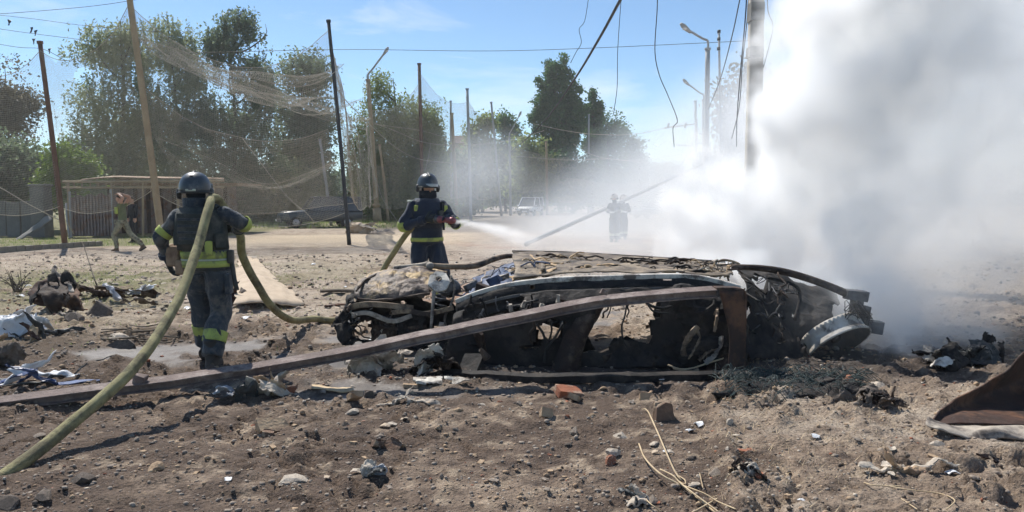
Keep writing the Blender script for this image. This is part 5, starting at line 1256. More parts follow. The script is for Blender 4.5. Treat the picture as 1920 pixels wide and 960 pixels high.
torso_band(r2, V2, .965, 1.015, .222, .182, 'hivis', 'jacket_band'); torso_band(r2, V2, 1.225, 1.265, .210, .172, 'silver_tape', 'chest_band')
o = MB().loft([((.01, .02, 1.15), .212, .178), ((.012, .03, 1.27), .212, .180), ((.015, .04, 1.38), .218, .178), ((.02, .045, 1.47), .19, .155), ((.02, .05, 1.53), .14, .12)], 36, False).build('vest', 'suit_navy', r2, origin=(0, 0, 0)); md = o.modifiers.new('thickness', 'SOLIDIFY'); md.thickness = .02; md.offset = 1; vst = o
for nm, c, d, mt in (('chest_pouch', (-.08, .23, 1.33), (.08, .06, .10), 'plastic_dark'), ('chest_pouch', (.03, .235, 1.27), (.09, .06, .13), 'plastic_dark'), ('shoulder_patch', (.20, .12, 1.41), (.09, .05, .08), 'hivis'), ('shoulder_patch', (-.19, .15, 1.40), (.08, .05, .08), 'hivis'), ('shoulder_patch', (.235, .02, 1.50), (.10, .10, .03), 'silver_tape'), ('radio', (-.12, .22, 1.43), (.05, .04, .13), 'black_cloth')):
    m = MB(); m.box(c, d); q = m.build(nm, mt, r2, origin=(0, 0, 0), smooth=False, bevel=.012); q.parent = vst
m = MB(); m.loft([((.02, .06, 1.50), .105, .105), ((.025, .08, 1.57), .11, .115), ((.028, .09, 1.64), .10, .11)], 22, False); m.build('collar', 'black_cloth', r2, origin=(0, 0, 0), solid=.02)
helmet(r2, V2['head'] + Vector((0, -.01, .06)), lf2, visor=False, k=1.08)
m = MB(); arc = np.linspace(-1.0, 1.0, 16); hd = V2['head']
m.sheet([[hd + Vector((math.sin(t) * .118, math.cos(t) * (.145), h)) for t in arc] for h in (.075, .05, .022)], 18, 5); m.build('goggles', 'visor', r2, origin=(0, 0, 0), solid=.02)
hand(r2, V2['wl'], (.15, .8, -.2), (-.4, -.1, .9), 1.1, 'glove', 'glove', -1, 1.2); hand(r2, V2['wr'], (-.55, .8, .05), (.5, .2, -.5), 1.1, 'glove', 'glove', 1, 1.15)
boot(r2, V2['al'], V2['al'] + Vector((0, .2, -.02)), 'boot', .068); boot(r2, V2['ar'], V2['ar'] + Vector((.05, .2, -.02)), 'boot', .068)

# the soldier striding left with an arm over his head
SOL = dict(kind='cloth', loose=True, folds=.005, mats=[('olive_shirt', None), ('camo', lambda c, V, hd, lf, lu: c[:, 2] < V['pelvis'].z + .03),
      ('skin', lambda c, V, hd, lf, lu: (c[:, 2] > V['neck'].z + .01) | (np.min([np.linalg.norm(vz(c, V['e' + s].lerp(V['w' + s], t)), axis=1) for s in 'lr' for t in (.05, .3, .6, .9, 1.3, 1.7)], 0) < .085))])
g = G(232, 470)
J3 = dict(pelvis=(0, 0, .96), neck=(0, .03, 1.48), head=(0, .07, 1.64), look=(0, 1, .05), sl=(-.19, .0, 1.42), sr=(.19, .02, 1.42), el=(-.24, -.15, 1.67), wl=(-.07, .08, 1.80), er=(.24, -.12, 1.69), wr=(.07, .09, 1.80),
          hdl=(.5, .8, -.2), hdr=(-.5, .8, -.2), hl=(-.09, 0, .92), hr=(.09, 0, .92), kl=(-.09, .24, .52), al=(-.09, .16, .11), kr=(.09, -.20, .53), ar=(.09, -.55, .19))
r3, lg, am, V3, lf3 = figure((g.x, g.y, 0), R(90), J3, SOL, 'man in olive shirt and camouflage trousers striding with one arm over his head', seed=13, voxel=.016)
m = MB(); m.ball(V3['head'] + Vector((0, -.02, .055)), (.085, .105, .09), 16, 10); m.build('hair', 'hair', r3, origin=(0, 0, 0))
boot(r3, V3['al'], V3['al'] + Vector((0, .2, -.02)), 'boot_tan', .058); boot(r3, V3['ar'], V3['ar'] + Vector((0, .2, -.12)), 'boot_tan', .058, up=(0, .5, .8))
m = MB(); m.box((-.13, .10, 1.28), (.14, .10, .22)); m.build('yellow_pack', 'hivis', r3, origin=(0, 0, 0), smooth=False, bevel=.03)
m = MB(); m.box((-.16, .12, .92), (.09, .10, .14)); m.build('belt_pouch', 'camo', r3, origin=(0, 0, 0), smooth=False, bevel=.02)
# the dark figure by the gate
DRK = dict(kind='cloth', folds=.005, mats=[('black_cloth', None), ('skin', lambda c, V, hd, lf, lu: (c[:, 2] > V['neck'].z + .02) | (np.min([np.linalg.norm(vz(c, V['w' + s]), axis=1) for s in 'lr'], 0) < .12) & (c[:, 2] < .95))])
STAND = dict(pelvis=(0, 0, .95), neck=(0, .02, 1.47), head=(0, .05, 1.64), sl=(-.19, 0, 1.41), sr=(.19, 0, 1.41), el=(-.25, 0, 1.14), wl=(-.23, .08, .90), er=(.25, 0, 1.14), wr=(.23, .08, .90), hdl=(0, .1, -1), hdr=(0, .1, -1), hl=(-.09, 0, .91), hr=(.09, 0, .91), kl=(-.10, .03, .50), al=(-.10, 0, .11), kr=(.10, .03, .50), ar=(.11, -.02, .11))
r4, lg, am, V4, lf4 = figure((P(251, 440, 28.5).x, 28.5, hz(-14.4, 28.5)), R(150), STAND, DRK, 'person in black clothes standing in the dark behind the striding man', seed=17, voxel=.018)
m = MB(); m.ball(V4['head'] + Vector((0, -.02, .055)), (.085, .105, .09), 16, 10); m.build('hair', 'hair', r4, origin=(0, 0, 0))
boot(r4, V4['al'], V4['al'] + Vector((0, .2, -.02)), 'boot', .058); boot(r4, V4['ar'], V4['ar'] + Vector((0, .2, -.02)), 'boot', .058)
# two firefighters in the smoke on the far road
for px, Y, rz, lab in ((1152, 28.5, R(150), 'firefighter in pale helmet standing in the smoke on the far road'), (1167, 30.5, R(190), 'second pale-helmeted firefighter half hidden behind the first in the smoke')):
    JJ = dict(STAND); JJ.update(el=(-.26, .06, 1.18), wl=(-.08, .26, 1.14), er=(.26, .06, 1.18), wr=(.08, .26, 1.14))
    rr_, lg, am, VV, lf_ = figure((P(px, 450, Y).x, Y, hz(P(px, 450, Y).x, Y)), rz, JJ, FIRE2, lab, seed=21, voxel=.018)
    fire_kit(rr_, lg, am, VV, lf_, (.74, .86), (.42, .55), 'silver_tape')
    helmet(rr_, VV['head'] + Vector((0, -.01, .05)), lf_, 'white_metal', False)
    hand(rr_, VV['wl'], (.5, .6, 0), (0, 0, 1), .9, 'glove', 'plastic_white', -1); hand(rr_, VV['wr'], (-.5, .6, 0), (0, 0, 1), .9, 'glove', 'plastic_white', 1)
    boot(rr_, VV['al'], VV['al'] + Vector((0, .2, -.02)), 'boot', .062); boot(rr_, VV['ar'], VV['ar'] + Vector((0, .2, -.02)), 'boot', .062)
# ------------------------------------------------------------------ the fire hose, one length from the near corner to the nozzle
hp = PL([(-260, 1010, 3.75), (-120, 960, 4.0), (0, 896, 4.28), (120, 806, 4.72), (250, 690, 5.28), (330, 570, 6.0), (368, 470, 6.55), (392, 388, 6.93)])
hp += [Vector(F1) + Vector(q) for q in ((.065, -.04, 1.605), (.085, .06, 1.615), (.11, .19, 1.52), (.15, .29, 1.38), (.20, .35, 1.24))]
hp += PL([(455, 480, 7.62), (481, 532, 7.8), (512, 577, 8.1), (548, 600, 8.7)])
hp += [Vector((q.x, q.y, hz(q.x, q.y) + .05)) for q in (G(592, 608), G(632, 600), G(668, 588), G(692, 578))]
nd = Vector((.62, -.78, 0))
hp += PL([(716, 512, 10.75), (742, 468, 10.65), (768, 432, 10.5), (795, 414, 10.42), (822, 411, 10.25)])
hose = empty('fire_hose', (hp[2].x, hp[2].y, 0), label='olive fire hose running from the near left corner over a shoulder to the nozzle', cat='hose')
m = MB(); m.tube(hp, .041, 14, 300)
V = np.array(m.v); V += .006 * (np.stack([vnoise3(V * 6, 40), vnoise3(V * 6, 41), vnoise3(V * 6, 42)], 1) - .5); m.v = [tuple(q) for q in V]; m.build('hose_line', 'hose', hose)
nz0, nz1 = P(820, 411, 10.26), P(852, 414, 10.05)
ddv = (nz1 - nz0)
m = MB(); m.tube([nz0, nz0 + ddv * .25, nz0 + ddv * .27, nz0 + ddv * .6, nz0 + ddv * .65, nz0 + ddv * .85, nz1], [.05, .05, .04, .036, .045, .048, .035], 14); m.build('nozzle', 'nozzle', hose)
m = MB(); m.tube([nz0 + ddv * .35 - Vector((0, 0, .03)), nz0 + ddv * .38 - Vector((0, 0, .14))], .018, 8, 4, smooth=False); m.build('pistol_grip', 'black_cloth', hose)
m = MB(); m.tube([nz0 - ddv * .05, nz0 + ddv * .12], .058, 14, 4, smooth=False); m.build('coupling', 'grey_metal', hose)

# ------------------------------------------------------------------ trees
def leaves_mesh(cent, rs_, size, droop, mat, name='crown'):
    n = len(cent)
    a = rs_.normal(0, 1, (n, 3)); a[:, 2] = a[:, 2] * (1 - droop) - droop * 1.6; a /= np.linalg.norm(a, axis=1)[:, None]
    b = np.cross(a, rs_.normal(0, 1, (n, 3))); b /= np.linalg.norm(b, axis=1)[:, None]
    L = size * 1.25 * rs_.uniform(.6, 1.35, n)[:, None]; Wd = L * (.42 if droop > .3 else .62)
    v = np.stack([cent - a * L * .5, cent + b * Wd * .5 - a * L * .05, cent + a * L * .5, cent - b * Wd * .5 - a * L * .05], 1).reshape(-1, 3)
    return mesh_np(name, v, np.arange(n * 4).reshape(-1, 4), mat)
def crown_points(rs_, lobes, n, clump_r, droop, gap=.47, strand=1.0):
    """lobes: (centre, radii); leaves sit in clumps on twigs through each lobe, with gaps"""
    vol = np.array([(l[1][0] * l[1][1] * l[1][2]) ** (2 / 3) for l in lobes]); vol /= vol.sum()
    pts, twigs = [], []
    for (c, r), w in zip(lobes, vol):
        c = np.array(c); r = np.array(r)
        k = max(8, int(n * 2.45 * w / 42))
        d = rs_.normal(0, 1, (k, 3)); d /= np.linalg.norm(d, axis=1)[:, None]
        rad = rs_.uniform(.12, 1, k) ** .55
        rad *= .80 + .42 * vnoise3(d * 1.7 + c * .3, 3)
        q = c + d * rad[:, None] * r
        keep = vnoise3(q * .62, 9) * .6 + vnoise3(q * 1.5, 12) * .4 > gap - .02 - .08 * rs_.rand(k)
        q = q[keep]; q = q[q[:, 2] > .15]
        twigs.append(q)
        m = 42
        o = rs_.normal(0, 1, (len(q), m, 3)) * clump_r
        if droop > .3:
            st = rs_.randint(0, 6, (len(q), m)); off = rs_.normal(0, clump_r * .9, (len(q), 6, 3))
            o = np.take_along_axis(off, np.repeat(st[..., None], 3, -1), 1) + rs_.normal(0, .05, (len(q), m, 3))
            o[..., 2] = o[..., 2] * .4 - rs_.uniform(0, strand, (len(q), m))
        else: o[..., 2] *= .8
        p = (q[:, None, :] + o).reshape(-1, 3)
        pts.append(p[p[:, 2] > .05])
    return np.concatenate(pts), np.concatenate(twigs)
def tree(name, label, base, lobes_px, Y, n, leaf, mat, cat='tree', droop=.5, clump=.32, trunk_r=.22, group=None, seed=0, gap=.45, depth=.8, strand=1.0, twig_n=46, stems=1):
    rs_ = np.random.RandomState(seed); rd = random.Random(seed)
    bx = P(base, 400, Y).x; z0 = hz(bx, Y) if Y < 75 else 0
    root = empty(name, (bx, Y, z0), label=label, cat=cat, group=group)
    lobes = []
    for px, py, rx, ry in lobes_px:
        dy = rd.uniform(-.5, .5) * depth * rx * Y / FPX
        c = P(px, py, Y + dy); k = Y / FPX
        lobes.append(((c.x - bx, dy, c.z - z0), (rx * k, rx * k * depth + .3, ry * k)))
    pts, tw = crown_points(rs_, lobes, n, clump, droop, gap, strand)
    cr_ = link('crown', leaves_mesh(pts, rs_, leaf, droop, mat), root)
    top = max(l[0][2] + l[1][2] * .5 for l in lobes)
    tr = MB()
    for s in range(stems):
        ox = rd.uniform(-.5, .5) * (s > 0)
        tp = [(ox, 0, -.15), (ox * 1.5 + rd.uniform(-.15, .15), rd.uniform(-.1, .1), top * .3), (ox * 2 + rd.uniform(-.3, .3), rd.uniform(-.3, .3), top * .62), (ox * 2.5 + rd.uniform(-.5, .5), rd.uniform(-.3, .3), top * .95)]
        tr.tube(tp, [trunk_r * 1.1, trunk_r * .75, trunk_r * .4, trunk_r * .1], 9, 18)
    trunk = tr.build('trunk', 'bark', root, origin=(0, 0, 0))
    for (c, r) in lobes:
        m = MB(); c = Vector(c); zz = max(.8, min(top * .8, c.z - r[2] * .7)); st = Vector((0, 0, zz))
        m.tube([st, st.lerp(c, .45) + Vector((0, 0, -.12 * (c - st).length)), c, c + Vector((0, 0, r[2] * .6))], [trunk_r * .42, trunk_r * .27, trunk_r * .14, .012], 6, 14); m.build('limb', 'bark', root, origin=(0, 0, 0))
    m = MB(); idx = rs_.permutation(len(tw))[:twig_n]
    for i in idx:
        q = Vector(tw[i]); c = min((Vector(l[0]) for l in lobes), key=lambda a: (a - q).length)
        m.tube([c.lerp(q, .15), c.lerp(q, .6) + Vector((0, 0, .1)), q], [.035, .02, .008], 4, 6)
    m.build('twigs', 'bark', root, origin=(0, 0, 0))['kind'] = 'stuff'
    return root
tree('birch_tree', 'large grey-green drooping tree behind the canopy frame, leftmost of the tall trees', 235, [(185, 100, 52, 62), (245, 78, 50, 50), (165, 185, 46, 75), (235, 190, 66, 90), (195, 285, 72, 70), (275, 275, 60, 85), (230, 360, 90, 50)], 53, 26000, .19, 'leaf_dusty', seed=1, strand=1.2, gap=.475)
tree('birch_tree', 'tall drooping tree with thin top behind the walking firefighter', 335, [(318, 82, 50, 62), (352, 120, 44, 66), (318, 185, 55, 85), (365, 225, 46, 80), (330, 300, 66, 80), (360, 370, 66, 45)], 56, 20000, .19, 'leaf_dusty', seed=2, strand=1.2, gap=.475)
tree('poplar_tree', 'tallest dark tree with a pointed top left of the dark thin pole', 440, [(400, 66, 16, 30), (424, 44, 16, 28), (450, 32, 15, 24), (472, 46, 15, 26), (498, 66, 16, 34), (412, 96, 24, 34), (446, 84, 26, 36), (484, 104, 26, 38), (430, 145, 36, 44), (478, 160, 36, 50), (504, 150, 18, 34), (415, 215, 40, 56), (470, 235, 56, 60), (430, 300, 64, 60), (490, 320, 54, 60), (430, 375, 70, 34)], 55, 25000, .20, 'leaf_dark', seed=3, droop=.45, clump=.34, gap=.475, strand=.9)
tree('elm_tree', 'rounded green tree half hidden between dark tree and thin pole', 575, [(560, 140, 36, 36), (598, 135, 24, 34), (555, 205, 46, 50), (595, 225, 32, 60), (565, 290, 56, 60), (590, 350, 56, 55)], 62, 14000, .22, 'leaf_dark', seed=4, droop=.2, clump=.5, gap=.46)
tree('dense_tree', 'dark brownish low tree under the tall ones by the dark car', 520, [(500, 350, 66, 60), (560, 350, 56, 60), (600, 370, 44, 50), (470, 390, 66, 30)], 57, 12000, .2, 'leaf_dusty', seed=5, strand=.8, gap=.4)
tree('willow_tree', 'bright green drooping willow behind the spraying firefighter', 742, [(712, 150, 26, 32), (700, 215, 42, 50), (755, 205, 48, 42), (800, 225, 34, 46), (690, 290, 44, 70), (745, 290, 62, 70), (808, 300, 34, 70), (735, 360, 84, 44)], 60, 26000, .20, 'leaf_green', seed=6, strand=1.7, gap=.42)
tree('willow_tree', 'darker green tree behind the right half of the bright willow', 800, [(815, 260, 26, 55), (790, 330, 44, 60), (830, 350, 34, 48)], 68, 8000, .24, 'leaf_dark', seed=7, strand=1.4, gap=.42)
tree('acacia_tree', 'sparse brownish tree at the left edge of the picture', 8, [(10, 150, 32, 40), (42, 188, 30, 28), (5, 210, 44, 34), (35, 245, 32, 26), (-40, 180, 44, 66)], 47, 8000, .17, 'leaf_brown', seed=8, droop=.15, clump=.4, gap=.5)
tree('elder_bush', 'dark green shrub mass over the concrete wall at far left', 30, [(20, 310, 60, 46), (80, 325, 40, 42), (-40, 310, 70, 70), (60, 365, 60, 35)], 39, 12000, .15, 'leaf_dark', 'bush', seed=9, droop=.15, clump=.36, gap=.38, trunk_r=.1, stems=3)
tree('maple_bush', 'bright yellow-green bush left of the canopy frame roof', 142, [(125, 305, 26, 34), (150, 318, 28, 26), (110, 345, 30, 30)], 37, 3600, .15, 'leaf_bright', 'bush', seed=10, droop=.15, clump=.3, gap=.42, trunk_r=.07, stems=3)
tree('hedge_bush', 'green weeds and young shoots at the foot of the willow', 770, [(720, 392, 26, 16), (765, 388, 30, 20), (820, 392, 34, 18)], 57, 3500, .2, 'leaf_green', 'bush', seed=11, droop=.1, clump=.4, gap=.35, trunk_r=.05, stems=3)
tree('lombardy_poplar', 'tall dark green poplar with several upright tips beyond the road', 1050, [(1004, 228, 9, 38), (1016, 195, 10, 58), (1029, 152, 10, 48), (1042, 142, 8, 40), (1056, 150, 10, 48), (1070, 180, 10, 46), (1086, 200, 9, 52), (1028, 220, 20, 52), (1052, 225, 22, 56), (1076, 232, 18, 46), (1045, 275, 38, 28)], 92, 17000, .27, 'leaf_poplar', seed=12, droop=0, clump=.26, gap=.40, trunk_r=.3, depth=1.5)
tree('lombardy_poplar', 'smaller dark poplar tip just right of the tall one', 1110, [(1111, 195, 6, 30), (1122, 215, 6, 30), (1100, 220, 6, 32), (1110, 240, 11, 40), (1112, 270, 20, 30)], 96, 5000, .28, 'leaf_poplar', seed=13, droop=0, clump=.24, gap=.42, trunk_r=.25, depth=1.6)
for i, (bx_, lob, Y, mt, lab) in enumerate((
    (905, [(890, 250, 12, 22), (912, 235, 12, 24), (900, 290, 24, 34), (905, 340, 30, 40)], 95, 'leaf_green', 'hazy green tree between the thin poles left of the poplars'),
    (948, [(945, 228, 12, 22), (958, 250, 12, 26), (948, 290, 24, 36), (955, 345, 34, 40)], 105, 'leaf_poplar', 'pointed hazy tree left of the white van'),
    (1000, [(990, 290, 26, 40), (1010, 330, 40, 50), (985, 360, 30, 30)], 88, 'leaf_green', 'pale green hazy tree right above the white van'),
    (1075, [(1060, 320, 34, 40), (1090, 340, 36, 40), (1075, 365, 40, 25)], 88, 'leaf_poplar', 'low hazy tree under the tall poplars'),
    (1140, [(1130, 250, 16, 44), (1150, 245, 14, 40), (1140, 310, 34, 55), (1145, 360, 40, 30)], 110, 'leaf_poplar', 'hazy poplar in smoke right of the tall ones'),
    (1178, [(1170, 265, 14, 36), (1190, 280, 14, 32), (1180, 325, 34, 45), (1180, 365, 36, 28)], 125, 'leaf_poplar', 'grey hazy poplar at the right end of the row'),
    (1215, [(1205, 310, 18, 22), (1220, 340, 34, 30), (1225, 365, 40, 22)], 150, 'leaf_dark', 'low grey tree fading beyond the far cars'),
    (1265, [(1250, 325, 22, 20), (1275, 330, 22, 20), (1265, 355, 40, 28)], 165, 'leaf_dark', 'faint far tree left of the lamp posts'),
    (860, [(845, 330, 26, 44), (870, 340, 28, 44), (860, 375, 34, 24)], 74, 'leaf_dark', 'dark tree seen through blue smoke beside the nozzle'),
    (1350, [(1340, 330, 24, 40), (1370, 320, 26, 40), (1360, 370, 44, 30)], 60, 'leaf_dark', 'dark bush behind the lamp posts in the smoke'),
    (1385, [(1360, 170, 26, 44), (1400, 150, 30, 44), (1380, 230, 44, 50), (1400, 290, 40, 40)], 58, 'leaf_brown', 'faint bare-looking tree behind the concrete pole'))):
    tree('roadside_tree', lab, bx_, lob, Y, 4200, .34, mt, group='hazy trees along the far road', seed=30 + i, droop=.1, clump=.6, gap=.40 if i < 10 else .52, trunk_r=.2, twig_n=20)
# far wood that closes the horizon
rs_ = np.random.RandomState(77)
fx = rs_.uniform(-190, 150, 900); fy = rs_.uniform(190, 240, 900)
fc = np.stack([fx, fy, np.zeros(900)], -1)
ph = (4.5 + 5.5 * vnoise(fx * .06, fx * 0) + rs_.uniform(0, 2.5, 900))
q = np.repeat(fc, 90, 0); hh = np.repeat(ph, 90)
o_ = rs_.normal(0, 1, (len(q), 3)) * np.array((1.6, 1.6, 0)); o_[:, 2] = rs_.uniform(0, 1, len(q)) ** .8 * hh; o_[:, :2] *= (1.15 - .8 * (o_[:, 2] / hh))[:, None]
tag(link('far_wood', leaves_mesh(q + o_, rs_, 1.5, .0, 'leaf_poplar')), 'distant wood closing the horizon behind road and field', 'wood', kind='stuff')

# ------------------------------------------------------------------ poles, lamps, nets, wires
def pole(name, label, cat, top, bot, Y, r0, r1, mat, group=None, topY=None, seg=9, collar=False):
    b, t = P(bot[0], bot[1], Y), P(top[0], top[1], topY or Y)
    zb = hz(b.x, b.y) if Y < 75 else 0
    if abs(b.z - zb) > .02:   # carry the shaft on down to the ground
        d = (t - b); b = b - d * ((b.z - zb + .05) / d.z)
    o = empty(name, (b.x, b.y, zb), label=label, cat=cat, group=group)
    m = MB(); mid = b.lerp(t, .5) + Vector((.02, 0, 0)); m.tube([b, mid, t], [r0, (r0 + r1) / 2, r1], seg, 10); m.build('shaft', mat, o)
    m = MB(); m.tube([t - (t - b).normalized() * .04, t + (t - b).normalized() * .05], r1 * 1.35, seg, 3, smooth=False); m.build('cap', mat, o, smooth=False)
    if collar:
        m = MB(); q = b.lerp(t, .11); m.tube([q, q + (t - b).normalized() * .22], r0 * 1.5, seg, 3, smooth=False); m.build('collar', mat, o)
        m = MB(); q = b.lerp(t, .10); m.tube([b, q], [r0 * 1.75, r0 * 1.5], seg, 3, smooth=False); m.build('base', mat, o)
    return o, b, t
NG = 'poles carrying the anti-drone netting'
pA = pole('net_pole', 'rusty brown leaning pole standing on the verge at far left', 'pole', (75, 80), (122, 461), 26.2, .095, .075, 'pole_rusty', NG)
pB = pole('net_pole', 'thick tan pole rising out of the top behind the walking firefighter', 'pole', (232, -80), (306, 468), 24.4, .115, .09, 'pole_tan', NG)
pC = pole('net_pole', 'dark leaning pole standing on the dirt left of the lamp post', 'pole', (616, 40), (655, 459), 26.8, .075, .06, 'pole_dark', NG)
pE = pole('net_pole', 'brown pole rising behind the spraying firefighter head', 'pole', (786, 120), (792, 413), 56, .15, .12, 'pole_rusty', NG)
pF = pole('net_pole', 'shorter pale pole right of the spraying firefighter', 'pole', (847, 213), (857, 410), 60, .14, .12, 'pole_tan', NG)
pG = pole('net_pole', 'dark topped pole right of the shorter pale pole', 'pole', (876, 167), (883, 414), 56, .12, .10, 'pole_grey', NG)
pH = pole('net_pole', 'thin leaning pole in blue smoke left of the white van', 'pole', (921, 192), (940, 404), 74, .13, .10, 'pole_grey', NG)
pK = pole('net_pole', 'slim grey pole left of the dark leaning one, by the parked car', 'pole', (600, 262), (621, 422), 47, .10, .08, 'pole_grey', NG)
pL = pole('net_pole', 'slim pale stay pole just right of the concrete lamp post', 'pole', (712, 272), (728, 414), 55, .11, .09, 'pole_tan', NG)
pM = pole('net_pole', 'pale pole under the tall poplars right of the white van', 'pole', (1024, 265), (1026, 404), 78, .15, .12, 'pole_tan', NG)
pN = pole('net_pole', 'slim far pole between van and smoke-hidden firefighters', 'pole', (1104, 215), (1103, 400), 90, .13, .10, 'pole_grey', NG)
pO = pole('net_pole', 'faint grey pole inside smoke left of the lamp posts', 'pole', (1304, 190), (1306, 400), 64, .12, .10, 'pole_grey', NG)
pX = pole('net_pole', 'pole just outside the left edge carrying the net', 'pole', (-150, 60), (-110, 480), 22.5, .095, .075, 'pole_rusty', NG)
def lamp(label, base, top, arm, Y, r, mat, collar=False, twoY=None):
    o, b, t = pole('street_lamp', label, 'street lamp', top, base, Y, r, r * .72, mat, 'street lamps', collar=collar)
    a = P(arm[0], arm[1], Y - .6)
    m = MB(); m.tube([t - Vector((0, 0, .2)), t + Vector((0, 0, .35)), t.lerp(a, .25) + Vector((0, 0, .25)), a], r * .36, 7, 18); m.build('arm', 'pole_grey', o)
    d = (a - t).normalized(); s = d.cross(Vector((0, 0, 1))).normalized(); u = s.cross(d)
    m = MB(); m.loft([(a - d * .25, .05, .05, s, u), (a - d * .05, .13, .08, s, u), (a + d * .25, .15, .09, s, u), (a + d * .42, .08, .05, s, u)], 12); h = m.build('lamp_head', 'pole_grey', o)
    m = MB(); m.ball(a + d * .12 - u * .05, (.12, .12, .07), 12, 6); q = m.build('lens', 'lamp_lens', o); q.parent = h
    return o, b, t
pD = lamp('tan concrete street lamp left of the green willow, arm bent right', (708, 417), (690, 150), (722, 98), 53, .19, 'pole_tan', True)
pI = lamp('small far street lamp with arm to the right, left of the poplars', (957, 404), (955, 258), (974, 216), 76, .15, 'pole_grey')
pP = lamp('tall white street lamp in the smoke with arm bent left', (1321, 430), (1327, 92), (1288, 55), 35, .15, 'pole_grey')
pQ = lamp('lower street lamp behind the tall one, arm bent left', (1318, 410), (1319, 188), (1288, 156), 54, .15, 'pole_grey')
pole('street_lamp', 'street lamp stub with arm behind the shorter pale pole', 'street lamp', (845, 190), (846, 408), 62, .12, .08, 'pole_grey', 'street lamps')
o, b, t = pole('utility_pole', 'thin utility pole with small insulator right of the tall street lamp', 'utility pole', (1348, 62), (1352, 420), 36, .07, .05, 'pole_grey')
for q in (.0, .35, .8):
    m = MB(); m.tube([t - Vector((0, 0, q)), t - Vector((0, 0, q - .14))], .08, 8, 3, smooth=False); m.build('insulator', 'plastic_dark', o)
o, b, t = pole('utility_pole', 'far utility pole with a crossarm left of the street lamps in smoke', 'utility pole', (1306, 225), (1308, 400), 52, .09, .07, 'pole_grey')
m = MB(); m.tube([P(1246, 240, 51.8), P(1306, 232, 52)], .06, 6, 6, smooth=False); m.build('crossarm', 'pole_grey', o)
m = MB(); m.tube([P(1270, 272, 52), P(1304, 274, 52)], .05, 6, 6, smooth=False); m.build('crossarm', 'pole_grey', o)
m = MB(); m.tube([P(1306, 245, 52), P(1288, 290, 52), P(1272, 318, 52)], .04, 6, 8); m.build('brace', 'pole_grey', o)
for x_ in (1252, 1284):
    m = MB(); m.tube([P(x_, 240, 51.7), P(x_ + 2, 231, 51.7)], .08, 8, 3, smooth=False); m.build('insulator', 'plastic_dark', o)
o, b, t = pole('concrete_pole', 'thick concrete power pole rising out of the white smoke', 'power pole', (1420, -90), (1404, 520), 15, .185, .165, 'concrete', seg=4)
for zz, hgt in ((5.1, .35), (4.4, .2)):
    q = b + (t - b) * ((zz - b.z) / (t.z - b.z)); m = MB(); m.tube([q, q + Vector((.003, 0, hgt))], .188, 4, 3, smooth=False); m.build('band', 'concrete_grey', o, smooth=False)
m = MB(); fa, fb = P(1316, 308, 34), G(985, 458, .08); m.tube([fb, fb.lerp(fa, .5) + Vector((0, 0, -.03)), fa], [.08, .07, .055], 9, 20)
tag(m.build('fallen_pole', 'pole_grey', origin=(fb.x, fb.y, 0)), 'dark fallen pole slanting through the smoke behind the wreck', 'pole')
# ---- wires
def cable(label, pts, r, mat='black_wire', n=60, name='cable', group=None):
    q = PL(pts); m = MB(); m.tube(q, r, 6, n); return tag(m.build(name, mat, origin=tuple(q[-1])), label, 'cable', group)
cable('thick black power cable sagging from the top centre down to the far poles', [(1300, -260, 11), (1225, -110, 13), (1163, 0, 15.5), (1122, 75, 19), (1075, 152, 26), (1025, 222, 38), (985, 262, 50), (957, 285, 70)], .032)
WG = 'loose wires hanging from above'
cable('thin kinked wire dangling left of the thick cable', [(1112, -60, 22), (1103, 0, 22), (1096, 40, 22), (1086, 55, 22.2), (1090, 80, 22.3), (1080, 98, 22.4), (1070, 118, 22.5)], .009, 'black_wire', 50, 'wire', WG)
cable('thin straight wire hanging right of the poplars', [(1168, -40, 22), (1163, 20, 22), (1158, 100, 22.2), (1157, 165, 22.4), (1150, 215, 22.6)], .010, 'black_wire', 40, 'wire', WG)
cable('wire hanging in a bend left of the street lamps', [(1235, -60, 20), (1232, 20, 20), (1228, 95, 20.2), (1236, 140, 20.6), (1252, 178, 21.2), (1270, 225, 22), (1262, 240, 22.5), (1264, 275, 23)], .013, 'black_wire', 60, 'wire', WG)
cable('wire slanting down between lamp and concrete pole', [(1400, -60, 17), (1387, 0, 18), (1372, 70, 20), (1350, 150, 24), (1328, 205, 32)], .014, 'black_wire', 40, 'wire', WG)
cable('pair of black wires close left of the concrete pole, left one', [(1402, -40, 15), (1397, 40, 15.5), (1388, 140, 16.5), (1382, 220, 18), (1381, 275, 19)], .014, 'black_wire', 40, 'wire', WG)
cable('pair of black wires close left of the concrete pole, right one', [(1406, -40, 15), (1400, 45, 15.4), (1392, 120, 16), (1386, 200, 17), (1372, 260, 19)], .010, 'black_wire', 40, 'wire', WG)
cable('thin kinked wire right of the concrete pole', [(1438, -30, 15), (1440, 20, 15), (1449, 45, 15), (1446, 70, 15), (1436, 110, 15), (1430, 130, 15)], .008, 'black_wire', 40, 'wire', WG)
cable('long level wire crossing the sky above the poplars', [(330, 100, 40), (640, 93, 40), (960, 95, 40), (1330, 80, 40), (1500, 70, 40)], .013)
for i, (pts, lab) in enumerate((([(-60, 30, 30), (80, 20, 30), (200, 8, 30), (330, -14, 30)], 'topmost thin wire in the upper left sky'), ([(-60, 22, 34), (60, 35, 34), (160, 48, 34), (300, 60, 34)], 'second thin wire in the upper left sky'),
    ([(-60, 45, 32), (40, 60, 32), (150, 74, 32)], 'third thin wire in the upper left sky'), ([(-60, 72, 30), (30, 88, 30), (80, 92, 28), (120, 112, 28)], 'fourth thin wire meeting the rusty pole top'))):
    cable(lab, pts, .010, 'black_wire', 40, 'wire', 'thin wires in the upper left sky')
